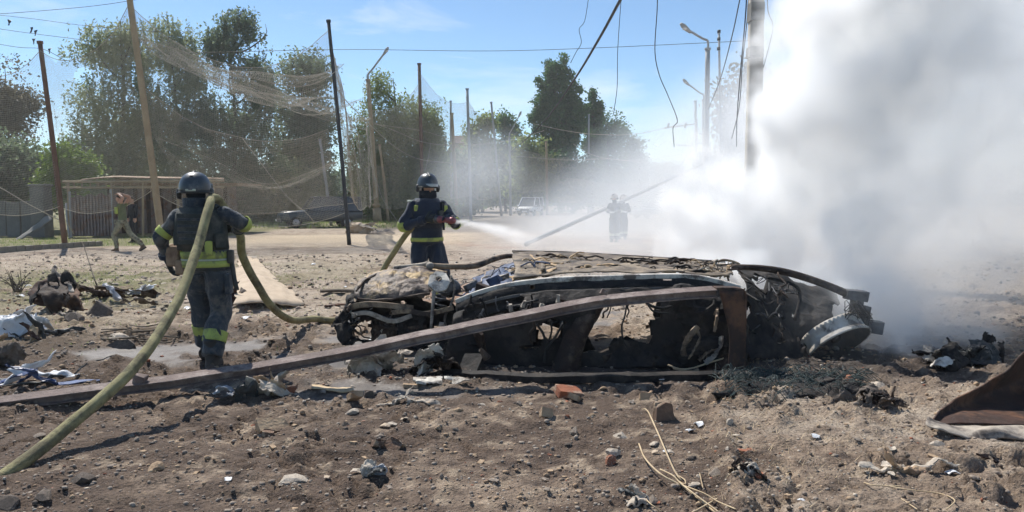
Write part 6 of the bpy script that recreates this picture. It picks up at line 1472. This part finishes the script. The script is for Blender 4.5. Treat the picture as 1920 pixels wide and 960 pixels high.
# ---- netting: real threads in a sagging lattice
def net(label, corners, nu, nv, sag, r, seed, tear=.12, wob=.25, skip=None, bow=0.4):
    nu, nv, r = int(nu * 1.35), int(nv * 1.35), r * .66
    """corners: top-left, top-right, bottom-right, bottom-left"""
    a, b, c, d = [np.array(tuple(q)) for q in corners]
    u = np.linspace(0, 1, nu)[None, :, None]; v = np.linspace(0, 1, nv)[:, None, None]
    g_ = (a * (1 - u) + b * u) * (1 - v) + (d * (1 - u) + c * u) * v
    s_ = 4 * u * (1 - u)
    g_[..., 2] -= (sag * s_ * (1 - .55 * v))[..., 0]
    g_[..., 1] += bow * np.sin(v * 3.1)[..., 0] * (vnoise(u[..., 0] * 5, v[..., 0] * 3, seed) - .3)
    for k in range(3): g_[..., k] += wob * (vnoise3(g_ * .35, seed + k) - .5) * 1.6 + .05 * (vnoise3(g_ * 2.2, seed + 7 + k) - .5)
    V, F = [], []
    nz1_ = vnoise3(g_ * .8, seed + 20)
    def run(seq, ok):
        nonlocal V, F
        k = len(seq); t = np.gradient(seq, axis=0); t /= np.linalg.norm(t, axis=1)[:, None] + 1e-9
        sd = np.cross(t, (0, 1, 0)); sd /= np.linalg.norm(sd, axis=1)[:, None] + 1e-9
        bk = np.cross(sd, t)
        o = sum(len(x) for x in V)
        V.append(np.stack([seq + sd * r, seq - sd * r * .5 + bk * r * .87, seq - sd * r * .5 - bk * r * .87], 1).reshape(-1, 3))
        i = np.arange(k - 1)[ok[:-1] & ok[1:]]
        for j in range(3):
            j2 = (j + 1) % 3
            F.append(np.stack([o + i * 3 + j, o + i * 3 + j2, o + (i + 1) * 3 + j2, o + (i + 1) * 3 + j], -1))
    for j in range(nv): run(g_[j], nz1_[j] < 1 - tear)
    for i in range(nu): run(g_[:, i], nz1_[:, i] < 1 - tear)
    V = np.concatenate(V); F = np.concatenate(F)
    o = empty('net', tuple(d), label=label, cat='net', group='anti-drone nets strung between the poles')
    link('mesh_threads', mesh_np('mesh_threads', V - d, F, 'net_thread'), o)
    m = MB(); m.tube(g_[0], .011, 5); m.build('edge_rope', 'rope', o)
    m = MB(); m.tube(g_[-1], .012, 5); m.build('edge_rope', 'rope', o)
    return o
def at(pole_, t): return pole_[1].lerp(pole_[2], t)
net('net hanging between the outer left pole and the rusty pole', (at(pX, .98), at(pA, .98), at(pA, .2), at(pX, .25)), 60, 50, 1.0, .0045, 1)
net('net veil before the large left tree from rusty pole to thick tan pole', (at(pA, .98), at(pB, .86), at(pB, .22), at(pA, .2)), 62, 62, 1.0, .005, 2)
net('wide sagging net veil between the thick tan pole and the dark pole', (at(pB, .84), at(pC, .96), at(pC, .16), at(pB, .2)), 90, 66, 1.6, .005, 3)
net('high sagging net canopy over the dark trees behind the dark pole', (at(pB, .78), at(pC, .80), P(694, 235, 52), P(330, 110, 48)), 70, 44, 1.3, .007, 4, wob=.9, tear=.22)
net('torn lower net hanging before the tree trunks by the parked car', (at(pB, .52), at(pC, .50), P(655, 375, 34), P(330, 380, 32)), 70, 40, 1.0, .006, 14, wob=.7, tear=.25)
net('net veil in front of the green willow between lamp and brown pole', (at(pD, .80), at(pE, .9), at(pE, .15), at(pD, .12)), 44, 56, .8, .009, 5)
net('net between dark leaning pole and concrete lamp post', (at(pC, .9), at(pD, .74), at(pD, .2), at(pC, .25)), 60, 60, 2.0, .007, 6)
net('net veil right of the brown pole above the nozzle', (at(pE, .95), at(pG, .9), at(pG, .2), at(pE, .2)), 44, 50, .9, .009, 7)
net('net veil in the blue smoke between the far thin poles', (at(pG, .95), at(pH, .9), at(pH, .2), at(pG, .2)), 40, 46, .9, .010, 8)
net('net over the far road below the poplars', (at(pH, .7), at(pN, .62), at(pN, .3), at(pH, .25)), 70, 40, 1.2, .011, 9)
net('low sagging net across the hazy road before the lamp posts', (at(pM, .6), at(pO, .4), at(pO, .1), at(pM, .25)), 70, 40, 1.2, .010, 10)
def rope(label, pts, r=.02): 
    q = PL(pts); m = MB(); m.tube(q, r * .55, 6, 50); return tag(m.build('rope', 'rope', origin=tuple(q[0])), label, 'rope', 'pale ropes strung between the poles')
rope('pale rope slung low across the wall at far left down to the fence', [(-30, 345, 27), (0, 352, 27), (45, 378, 27), (90, 402, 27.3), (125, 420, 27.6), (138, 438, 28)], .03)
rope('pale rope sagging from the dark pole past the willow to the nozzle', [(622, 150, 27), (650, 190, 32), (700, 240, 46), (740, 275, 50), (785, 298, 52), (848, 306, 58)], .035)
rope('pale rope from concrete lamp swinging low to the far poles', [(694, 228, 53), (740, 245, 54), (800, 268, 56), (880, 272, 60), (960, 262, 72), (1020, 245, 78)], .035)
rope('second rope from the concrete lamp to the shorter pale pole', [(694, 232, 53), (740, 238, 54), (790, 245, 56), (848, 262, 58)], .03)
rope('pale rope sagging under the tall poplars over the road', [(1000, 232, 70), (1060, 245, 70), (1120, 252, 66), (1200, 250, 62), (1304, 225, 64)], .035)
rope('lower pale rope sagging over the hazy road', [(960, 292, 76), (1060, 300, 74), (1130, 298, 70), (1200, 300, 66), (1306, 285, 64)], .035)
rope('long low rope in smoke above the white van', [(1075, 270, 70), (1110, 290, 70), (1160, 300, 68), (1240, 306, 66), (1306, 300, 64)], .035)
rope('slack rope hanging across the dark tree trunks behind the firefighter', [(455, 260, 40), (500, 320, 38), (540, 370, 37), (575, 400, 36), (590, 418, 36)], .03)
rope('thin pale rope across the dark trees, upper', [(380, 140, 36), (420, 160, 36), (470, 165, 36), (560, 212, 34), (628, 212, 27)], .022)
rope('thin pale rope across the dark trees, lower', [(300, 260, 30), (400, 300, 32), (500, 345, 32), (640, 300, 27)], .018)
rope('stay rope slanting from the concrete lamp down to the weeds', [(704, 330, 53), (716, 370, 52), (735, 400, 51), (745, 415, 50)], .03)
rope('short stay rope leaning against the brown pole', [(808, 268, 55), (802, 300, 55), (797, 320, 55)], .03)
m = MB()
for k, (x_, y_) in enumerate(((17, 42), (58, 55), (66, 61), (64, 76), (92, 95))):
    m = MB(); c = P(x_, y_, 30); m.sheet([[c + Vector((-.06, 0, .1)), c + Vector((.05, .05, .12))], [c + Vector((-.05, .04, -.02)), c + Vector((.06, -.03, .0))], [c + Vector((-.02, 0, -.14)), c + Vector((.03, 0, -.12))]], 6, 6, .04, 8, k)
    tag(m.build('net_scrap', 'plastic_dark', origin=c, solid=.01), 'dark scrap caught on the wires in the upper left sky', 'scrap', 'scraps caught on the upper left wires')

# ------------------------------------------------------------------ canopy frame, gate, walls
Yg = 33.0
fr0 = P(230, 440, Yg); zc = hz(fr0.x, Yg)
canopy = empty('canopy_frame', (fr0.x, Yg, zc), label='low rusty-roofed canopy frame of thin bars behind the striding man', cat='canopy')
def bar(p, q, r, mat, name, parent, seg=6):
    m = MB(); m.tube([p, q], r, seg, 3, smooth=False); return m.build(name, mat, parent, smooth=False)
def gz(px, Y): v = P(px, 440, Y); return Vector((v.x, Y, hz(v.x, Y)))
for x_ in (128, 209, 268, 334, 400):
    q = gz(x_, Yg); bar(q - Vector((0, 0, .05)), P(x_, 340, Yg), .05, 'pole_tan', 'post', canopy)
bar(P(118, 341, Yg), P(420, 339, Yg), .055, 'pole_tan', 'beam', canopy); bar(P(118, 352, Yg), P(420, 351, Yg), .045, 'pole_tan', 'beam', canopy)
for x_ in np.arange(124, 420, 15.0): bar(P(x_, 340, Yg), P(x_, 352, Yg), .02, 'pole_tan', 'strut', canopy, 4)
m = MB(); m.sheet([PL([(150, 338, Yg), (210, 333, Yg), (330, 335, Yg), (420, 336, Yg)]), PL([(165, 336, Yg + 3), (215, 331, Yg + 3), (330, 333, Yg + 3), (420, 334, Yg + 3)])], 40, 8, .03, 2, 3); m.build('roof', 'roof_rust', canopy, solid=.05)
m = MB(); m.sheet([PL([(180, 345, Yg + .1), (232, 334, Yg + .2), (262, 340, Yg + .1)]), PL([(185, 349, Yg + .6), (232, 337, Yg + .8), (268, 343, Yg + .6)])], 16, 6, .06, 2, 4); m.build('torn_sheet', 'roof_rust', canopy, solid=.04)
gate = empty('corrugated_gate', tuple(gz(170, Yg - .4)), label='corrugated brown metal gate panel under the canopy frame', cat='gate')
k = 26
for i in range(k):      # each pressed rib of the sheet
    xa, xb = 133 + 78 * i / k, 133 + 78 * (i + 1) / k; off = -.03 if i % 2 else .03
    a, b_2 = gz(xa, Yg - .4 + off), gz(xb, Yg - .4 + off); hgt = 1.72 + (i / k) * .12 - .06 * math.sin(i * .9)
    m = MB(); m.box(((a.x + b_2.x) / 2, a.y, a.z + hgt / 2 + .06), (b_2.x - a.x + .004, .055, hgt)); m.build('rib', 'gate_metal', gate, smooth=False)
q = gz(134, Yg - .4); bar(q, q + Vector((0, 0, 2.0)), .05, 'pole_grey', 'gate_post', gate); q = gz(211, Yg - .4); bar(q, q + Vector((0, 0, 2.1)), .05, 'pole_grey', 'gate_post', gate)
q = gz(130, Yg - 1.2); m = MB(); m.tube([q, q + Vector((-.2, .2, .9)), q + Vector((-.25, .3, 1.5))], .035, 6, 6); tag(m.build('leaning_stake', 'pole_grey', origin=tuple(q)), 'pale stake leaning beside the gate and rusty pole', 'stake')
shed = empty('dark_shed', tuple(gz(330, Yg + 3.2)), label='dark shed wall in shade behind the canopy frame', cat='shed')
for i in range(30):
    xa = 205 + 8 * i; a = gz(xa, Yg + 3.2); m = MB(); m.box((a.x + .09, a.y + .02 * (i % 2), a.z + 1.12), (.185, .06, 2.24)); m.build('plank', 'gate_metal' if i % 3 else 'rust_dark', shed, smooth=False)
m = MB(); a, b_2 = gz(200, Yg + 3.2), gz(445, Yg + 3.2); m.box(((a.x + b_2.x) / 2, a.y + 1.4, a.z + 2.36), (b_2.x - a.x + .4, 3.4, .1)); m.build('roof', 'roof_rust', shed, smooth=False)
# grey garden wall at far left, of single slabs
wl = empty('concrete_wall', tuple(gz(40, 33)), label='grey concrete slab wall under shrubs at far left', cat='wall')
for i in range(9):
    xa, xb = -150 + 27.5 * i, -150 + 27.5 * (i + 1); a, b_2 = gz(xa, 33 + .05 * math.sin(i * 5)), gz(xb, 33); m = MB()
    m.box(((a.x + b_2.x) / 2, a.y, a.z + .76 + .04 * math.sin(i * 3)), (b_2.x - a.x - .03, .16, 1.55)); m.build('slab', 'concrete_grey', wl, smooth=False, bevel=.02)
q = gz(80, 32.6); m = MB(); m.box((q.x, q.y, q.z + 1.1), (.62, .62, 2.2), None, .02, rnd); m.box((q.x, q.y, q.z + 2.24), (.72, .72, .1)); m.build('pillar', 'concrete_grey', wl, smooth=False, bevel=.03)
m = MB(); q = gz(28, 31); m.sheet([[q, q + Vector((.6, .3, .5)), q + Vector((1.1, .5, 1.0))], [q + Vector((.3, -.2, 0)), q + Vector((.9, .1, .35)), q + Vector((1.3, .4, .8))]], 14, 6, .08, 2, 5); tag(m.build('torn_board', 'concrete_grey', origin=tuple(q), solid=.04), 'broken grey board leaning on the wall at far left', 'board')
# tan wall and white canopy behind the parked car
tw_ = empty('tan_wall', tuple(gz(690, 62)), label='low tan garden wall behind parked car and concrete lamp', cat='wall')
for i in range(5):
    a, b_2 = gz(618 + 19 * i, 63), gz(618 + 19 * (i + 1), 63); m = MB(); m.box(((a.x + b_2.x) / 2, 63, 1.05), (b_2.x - a.x - .05, .15, 2.1)); m.build('panel', 'wall_tan', tw_, smooth=False)
for x_ in (618, 656, 674, 713):
    a = gz(x_, 62.8); m = MB(); m.box((a.x, a.y, 1.1), (.22, .2, 2.3)); m.build('post', 'rust_dark', tw_, smooth=False)
a, b_2 = gz(618, 64), gz(694, 64); wc_ = empty('white_awning', ((a.x + b_2.x) / 2, 65, 0), label='thin white awning roof seen above the tan wall', cat='awning')
m = MB(); m.box(((a.x + b_2.x) / 2, 65.5, P(650, 363, 64).z), (b_2.x - a.x, 3, .22)); m.build('roof_sheet', 'car_white', wc_, smooth=False)
for x_ in (622, 690):
    q = gz(x_, 64.2); bar(Vector((q.x, q.y, 0)), Vector((q.x, q.y, P(650, 363, 64).z - .1)), .06, 'pole_grey', 'post', wc_)
hs_ = P(866, 262, 100); house = empty('far_house', (hs_.x, 100, 0), label='dark roofed house partly hidden by smoke behind the far poles', cat='house')
zr = P(856, 251, 100).z; ze = P(856, 268, 100).z
m = MB(); m.box((hs_.x, 103, ze / 2), (2.9, 5, ze)); m.build('wall', 'wall_tan', house, smooth=False)
m = MB()
m.add([(hs_.x - 1.7, 100.2, ze), (hs_.x + 1.7, 100.2, ze), (hs_.x + 1.7, 105.8, ze), (hs_.x - 1.7, 105.8, ze), (hs_.x - 1.5, 103, zr), (hs_.x + 1.5, 103, zr)], [(0, 1, 5, 4), (2, 3, 4, 5), (0, 4, 3), (1, 2, 5), (0, 3, 2, 1)]); m.build('roof', 'rust_dark', house, smooth=False)
for x_ in (-.8, .8):
    m = MB(); m.box((hs_.x + x_, 100.48, ze - 1.6), (.9, .08, 1.3)); w_o = m.build('window', 'car_white', house, smooth=False)
    m = MB(); m.box((hs_.x + x_, 100.43, ze - 1.6), (.72, .04, 1.1)); q = m.build('pane', 'car_glass', house, smooth=False); q.parent = w_o; q.location = (0, 0, 0)

# ------------------------------------------------------------------ vehicles
def vehicle(name, label, cat, px, py, Y, rz, L, Wd, Ht, belt, paint, kind):
    g_ = G(px, py); x0 = P(px, 400, Y).x
    root = empty(name, (x0, Y, hz(x0, Y) if Y < 75 else 0), rz, label, cat); root['local'] = 1
    w = Wd / 2; cl = .28
    # body along +x (front at +x)
    if kind == 'suv': st = [(-.5, .55, .93), (-.49, .40, .98), (-.2, .36, .98), (.05, .36, .98), (.28, .36, .97), (.44, .38, .93), (.49, .42, .82), (.5, .55, .72)]
    elif kind == 'van': st = [(-.5, .5, .96), (-.48, .34, .99), (-.1, .32, 1.0), (.2, .32, 1.0), (.36, .32, .95), (.46, .36, .80), (.49, .42, .70), (.5, .5, .6)]
    else: st = [(-.5, .55, .86), (-.48, .38, .92), (-.2, .32, .95), (.1, .32, .95), (.3, .32, .92), (.44, .35, .84), (.49, .42, .74), (.5, .52, .66)]
    rings = []
    for fx_, zb, zt in st:
        zt_ = belt * zt; zc_ = (zb + zt_) / 2; hw = w * (1 - .10 * max(0, abs(fx_) - .38) / .12)
        rings.append(((fx_ * L, 0, zc_), hw, (zt_ - zb) / 2, (0, 1, 0), (0, 0, 1)))
    MB().loft(rings, 28, True, pw=5).build('body', paint, root, origin=(0, 0, 0))
    gh = {'van': [(-.49, 0), (-.47, 1), (.16, 1.0), (.38, 0)], 'suv': [(-.49, 0), (-.47, 1), (.08, 1.0), (.20, 0)], 'car': [(-.38, 0), (-.20, 1), (.06, 1.0), (.25, 0)]}[kind]
    zt, zb_ = Ht, belt * .93
    sec = lambda fx_, t: ((fx_ * L, 0), w * (.95 - .14 * t), zb_ + (zt - zb_) * t)
    prof = [sec(*q) for q in gh]
    vs, fs = [], []
    for (xy, hw, z) in prof: vs += [(xy[0], -hw, z), (xy[0], hw, z)]
    fs = [(0, 1, 3, 2), (2, 3, 5, 4), (4, 5, 7, 6), (0, 2, 4, 6), (1, 7, 5, 3), (0, 6, 7, 1)]
    MB().add(vs, fs).build('glasshouse', 'car_glass', root, origin=(0, 0, 0), smooth=False)
    m = MB(); (a, ha, za), (b2, hb, zb2) = prof[1], prof[2]
    m.box(((a[0] + b2[0]) / 2, 0, zt + .0), (b2[0] - a[0] + .08, ha * 2 + .06, .07)); m.build('roof', paint, root, origin=(0, 0, 0), smooth=False, bevel=.03)
    for i, j in ((0, 1), (2, 3)):
        for s in (-1, 1):
            p_, q_ = prof[i], prof[j]; bar(Vector((p_[0][0], s * p_[1], p_[2])), Vector((q_[0][0], s * q_[1], q_[2])), .045, paint, 'pillar', root).location = (0, 0, 0)
    for s in (-1, 1):
        x_m = (prof[1][0][0] + prof[2][0][0]) / 2; bar(Vector((x_m, s * w * .955, zb_)), Vector((x_m, s * w * .82, zt)), .045, paint, 'pillar', root)
        m = MB(); m.box((prof[3][0][0] - .25, s * (w + .09), belt + .02), (.10, .18, .13)); m.build('mirror', paint, root, origin=(0, 0, 0), smooth=False, bevel=.02)
        m = MB(); m.box((.475 * L, s * w * .66, belt * .68), (.16, .34, .15)); m.build('headlight', 'lamp_lens', root, origin=(0, 0, 0), smooth=False, bevel=.03)
        m = MB(); m.box((-.495 * L, s * w * .8, belt * .75), (.06, .16, .26)); m.build('tail_light', 'nozzle', root, origin=(0, 0, 0), smooth=False)
        for fx_ in (-.30, .32):
            wh = empty('wheel', (fx_ * L, s * (w - .10), .33)); wh.parent = root; wh['local'] = 1
            m = MB(); m.loft([((0, h, 0), r_, r_, (1, 0, 0), (0, 0, 1)) for h, r_ in ((-.1, .27), (-.1, .31), (-.06, .335), (.06, .335), (.1, .31), (.1, .27))], 22); m.build('tyre', 'tyre', wh, origin=(0, 0, 0))
            m = MB(); m.loft([((0, h, 0), r_, r_, (1, 0, 0), (0, 0, 1)) for h, r_ in ((s * .09, .20), (s * .115, .19), (s * .10, .05))], 18); m.build('rim', 'rim', wh, origin=(0, 0, 0))
    m = MB(); m.box((.492 * L, 0, belt * .58), (.08, w * 1.1, .2)); m.build('grille', 'plastic_dark', root, origin=(0, 0, 0), smooth=False)
    m = MB(); m.box((.495 * L, 0, .42), (.14, w * 1.9, .18)); m.build('bumper', 'plastic_dark', root, origin=(0, 0, 0), smooth=False, bevel=.03)
    m = MB(); m.box((.53 * L - .0, 0, .46), (.02, .5, .11)); m.build('number_plate', 'car_white', root, origin=(0, 0, 0), smooth=False)
    for fx_ in (-.31, -.02, .13) if kind != 'car' else (-.02,):      # door seams
        for s_ in (-1, 1):
            m = MB(); m.box((fx_ * L, s_ * w * 1.001, belt * .66), (.018, .012, belt * .5)); m.build('door_seam', 'plastic_dark', root, origin=(0, 0, 0), smooth=False)
    return root
vehicle('parked_suv', 'dark parked off-road car under the trees left of the lamp post', 'car', 600, 424, 44, R(204), 4.7, 1.85, 1.78, 1.05, 'car_dark', 'suv')
vehicle('white_van', 'small white van parked on the far road facing the camera', 'van', 995, 404, 78, R(-108), 4.3, 1.75, 1.85, 1.02, 'car_white', 'van')
vehicle('dark_car', 'dark car with lights in the smoke on the far road', 'car', 1229, 410, 66, R(-155), 4.4, 1.75, 1.42, .95, 'car_dark', 'car')
vehicle('far_car', 'far car showing two bright lamps through the smoke', 'car', 1192, 396, 118, R(-95), 4.4, 1.75, 1.42, .95, 'car_dark', 'car')

# ------------------------------------------------------------------ smoke, spray
def vol_mat(name, dens, col, aniso, absorb=(0.5, 0.5, 0.5)):
    m = bpy.data.materials.new(name); m.use_nodes = True
    n, l = m.node_tree.nodes, m.node_tree.links
    n.clear()
    o = n.new('ShaderNodeOutputMaterial'); v = n.new('ShaderNodeVolumePrincipled')
    v.inputs['Color'].default_value = (*col, 1); v.inputs['Density'].default_value = dens
    v.inputs['Anisotropy'].default_value = aniso
    v.inputs['Absorption Color'].default_value = (*absorb, 1)
    l.new(v.outputs[0], o.inputs['Volume'])
    return m
def volume(name, lo, hi, res, fn, mat, label):
    ng = bpy.data.node_groups.new(name, 'GeometryNodeTree')
    ng.interface.new_socket('Geometry', in_out='INPUT', socket_type='NodeSocketGeometry')
    ng.interface.new_socket('Geometry', in_out='OUTPUT', socket_type='NodeSocketGeometry')
    go = ng.nodes.new('NodeGroupOutput')
    vc = ng.nodes.new('GeometryNodeVolumeCube')
    vc.inputs['Min'].default_value = lo; vc.inputs['Max'].default_value = hi
    for k, a in enumerate('XYZ'): vc.inputs['Resolution ' + a].default_value = max(4, int((hi[k] - lo[k]) / res))
    pos = ng.nodes.new('GeometryNodeInputPosition'); sx = ng.nodes.new('ShaderNodeSeparateXYZ')
    ng.links.new(pos.outputs[0], sx.inputs[0])
    x, y, z = (E(ng, sx.outputs[k]) for k in range(3))
    def noise(scale, detail=4, rough=0.55, off=(0, 0, 0), stretch=(1, 1, 1), dist=0.0):
        mpn = ng.nodes.new('ShaderNodeVectorMath'); mpn.operation = 'MULTIPLY_ADD'
        ng.links.new(pos.outputs[0], mpn.inputs[0]); mpn.inputs[1].default_value = stretch; mpn.inputs[2].default_value = off
        nn = ng.nodes.new('ShaderNodeTexNoise'); nn.inputs['Scale'].default_value = scale; nn.inputs['Detail'].default_value = detail
        nn.inputs['Roughness'].default_value = rough; nn.inputs['Distortion'].default_value = dist
        ng.links.new(mpn.outputs[0], nn.inputs['Vector'])
        return E(ng, nn.outputs[0])
    d = fn(ng, x, y, z, noise)
    ng.links.new(d.k, vc.inputs['Density'])
    sm = ng.nodes.new('GeometryNodeSetMaterial'); sm.inputs['Material'].default_value = mat
    ng.links.new(vc.outputs[0], sm.inputs[0]); ng.links.new(sm.outputs[0], go.inputs[0])
    me = bpy.data.meshes.new(name)
    me.materials.append(mat)
    o = link(name, me)
    md = o.modifiers.new('volume', 'NODES'); md.node_group = ng
    return tag(o, label, 'smoke', kind='stuff')

def plume(ng, x, y, z, noise):
    w = (noise(0.40, 2, 0.5, (3, 1, 7)) - 0.5) * 4.0
    w2 = (noise(0.95, 4, 0.55, (9, 2, 4), dist=.6) - 0.5) * 4.0
    w3 = (noise(2.4, 4, 0.6, (2, 8, 1), dist=.5) - 0.5) * 4.0
    xl = z.curve([(0, 3.1), (0.5, 2.6), (1.0, 2.25), (1.8, 2.2), (2.4, 2.45), (2.7, 2.85), (3.2, 3.3), (4.2, 3.75), (6.0, 5.0), (8.0, 6.6)], 0, 8, 2, 7)
    left = x - xl - (y - 9.0) * 0.16
    zl = x.curve([(2, 0.0), (4.6, 0.0), (5.3, 0.1), (6.3, 0.5), (8, 0.9), (12, 1.6)], 2, 12, 0, 2)
    low = (z - zl) * 1.6 + 0.4 - (x - 4.4).max(0) * 0.12
    yf = z.min(1.1) * 0.95 + 7.35 + (x - 3.5).max(0) * 0.16 + (x * -1 + 4.05).max(0) * 0.9
    front = y - yf
    back = y * -1 + 10.35 + (x - 3.5).max(0) * 0.16 + z * 0.12
    f = left.min(low).min(front * 1.2).min(back)
    f = f.min(1.1) + w * 0.45 + w2 * 0.85 + w3 * 0.50
    thin = (left * -1 + 2.9).ss(0.0, 2.6) * 0.89 + 0.11
    core = f.ss(0.0, 0.34) * (w3 * 0.6 + w2 * 0.4 + 0.9).max(0.2) * thin * ((z * -1 + 7.5).ss(0.0, 4.5) * 0.75 + 0.25)
    veil = (left + 0.5).min(low + 0.1).min(front + 0.3).min(back)
    vd = (veil * 1.2 + w * 0.4 + w2 * 0.6 + w3 * .3).ss(0.0, 1.3) * 0.05
    return core + vd
def drift(ng, x, y, z, noise):
    w = noise(0.20, 3, 0.55, (1, 5, 2), (1, 1, 1.6))
    w2 = noise(0.55, 5, 0.6, (8, 1, 3), (1, 0.8, 1.4))
    n = w * 0.6 + w2 * 0.4
    # bank of smoke lying over the road behind the wreck
    bank = (x * 1.0 - y * 0.02 + 3.2).ss(0, 3.5) * (y - 9.3).ss(0, 3) * (y * -1 + 46).ss(0, 10)
    hgt = (z * -1 + 3.6 + (x - 2) * 0.7).ss(0, 4.2)
    a = bank * hgt * n.ss(0.34, 0.62) * 1.15
    # a bluish puff beside the second firefighter
    qx, qy, qz = (x + .55) / 1.25, (y - 14.5) / 2.6, (z - 1.9) / 1.2
    r2 = qx * qx + qy * qy + qz * qz
    puff = (r2 * -1 + 1.0).ss(0, 1) * n.ss(0.36, 0.6) * 2.4
    # tall thin part rising over the poles
    tx = (x - 3.2 - z * 0.35 - (y - 14) * 0.12).ss(0, 5)
    tall = tx * (y - 12).ss(0, 4) * (y * -1 + 34).ss(0, 8) * (n + 0.04).ss(0.34, 0.62) * (z * -1 + 15).ss(0, 5) * 0.85
    # low smoke round the front of the wreck on the right
    rx, ry, rz = (x - 3.2) / 1.6, (y - 7.6) / 0.8, (z - 0.35) / 0.6
    rr = rx * rx + ry * ry + rz * rz
    near = (rr * -1 + 1.0).ss(0, 1) * w2.ss(0.40, 0.62) * 2.2
    return a + puff + tall + near
def spray(ng, x, y, z, noise):
    s0, s1 = JET
    ax = (s1 - s0); L = ax.length; ax = ax / L
    dx, dy, dz = x - s0.x, y - s0.y, z - s0.z
    t = dx * ax.x + dy * ax.y + dz * ax.z
    zz = dz - t * ax.z + t * t * 0.035
    xx, yy = dx - t * ax.x, dy - t * ax.y
    r = (xx * xx + yy * yy + zz * zz).pow(0.5)
    rad = t.max(0) * 0.085 + 0.022
    q = (r / rad * -1 + 1.0).ss(0, 0.9)
    nn = noise(5.0, 4, 0.6, (0, 0, 0), (0.5, 0.5, 1)).ss(0.3, 0.6)
    return q * nn * t.ss(0, 0.05) * (t * -1 + L).ss(0, L * 0.6) / (t.max(0) * 0.55 + 0.25)
if SMOKE:
    volume('smoke_plume', (2.0, 7.4, -0.1), (10.5, 13.0, 6.6), 0.10, plume, vol_mat('smoke_white', 3.4, (0.970, 0.984, 0.997), 0.05, (0.97, 0.975, 0.98)), 'thick white smoke plume pouring from the burning wreck')
    volume('smoke_drift', (-4, 6.9, -0.1), (16, 40, 11), 0.42, drift, vol_mat('smoke_thin', 0.112, (0.80, 0.87, 0.96), 0.2, (0.80, 0.82, 0.85)), 'thin bluish smoke drifting across the road behind the wreck')
    volume('water_spray', (-1.0, 9.3, 0.6), (1.6, 12.6, 1.75), 0.035, spray, vol_mat('spray_white', 10.0, (0.98, 0.985, 0.99), 0.3, (0.95, 0.95, 0.95)), 'white water spray jetting from the fire hose nozzle')
    m = MB(); m.box((0, 110, 14), (460, 300, 31)); hb = link('haze', m.mesh('haze')); hm = vol_mat('haze_air', 0.0007, (0.93, 0.95, 0.97), 0.2); hb.data.materials.append(hm)
    tag(hb, 'thin dusty haze in the air over the whole place', 'haze', kind='stuff')
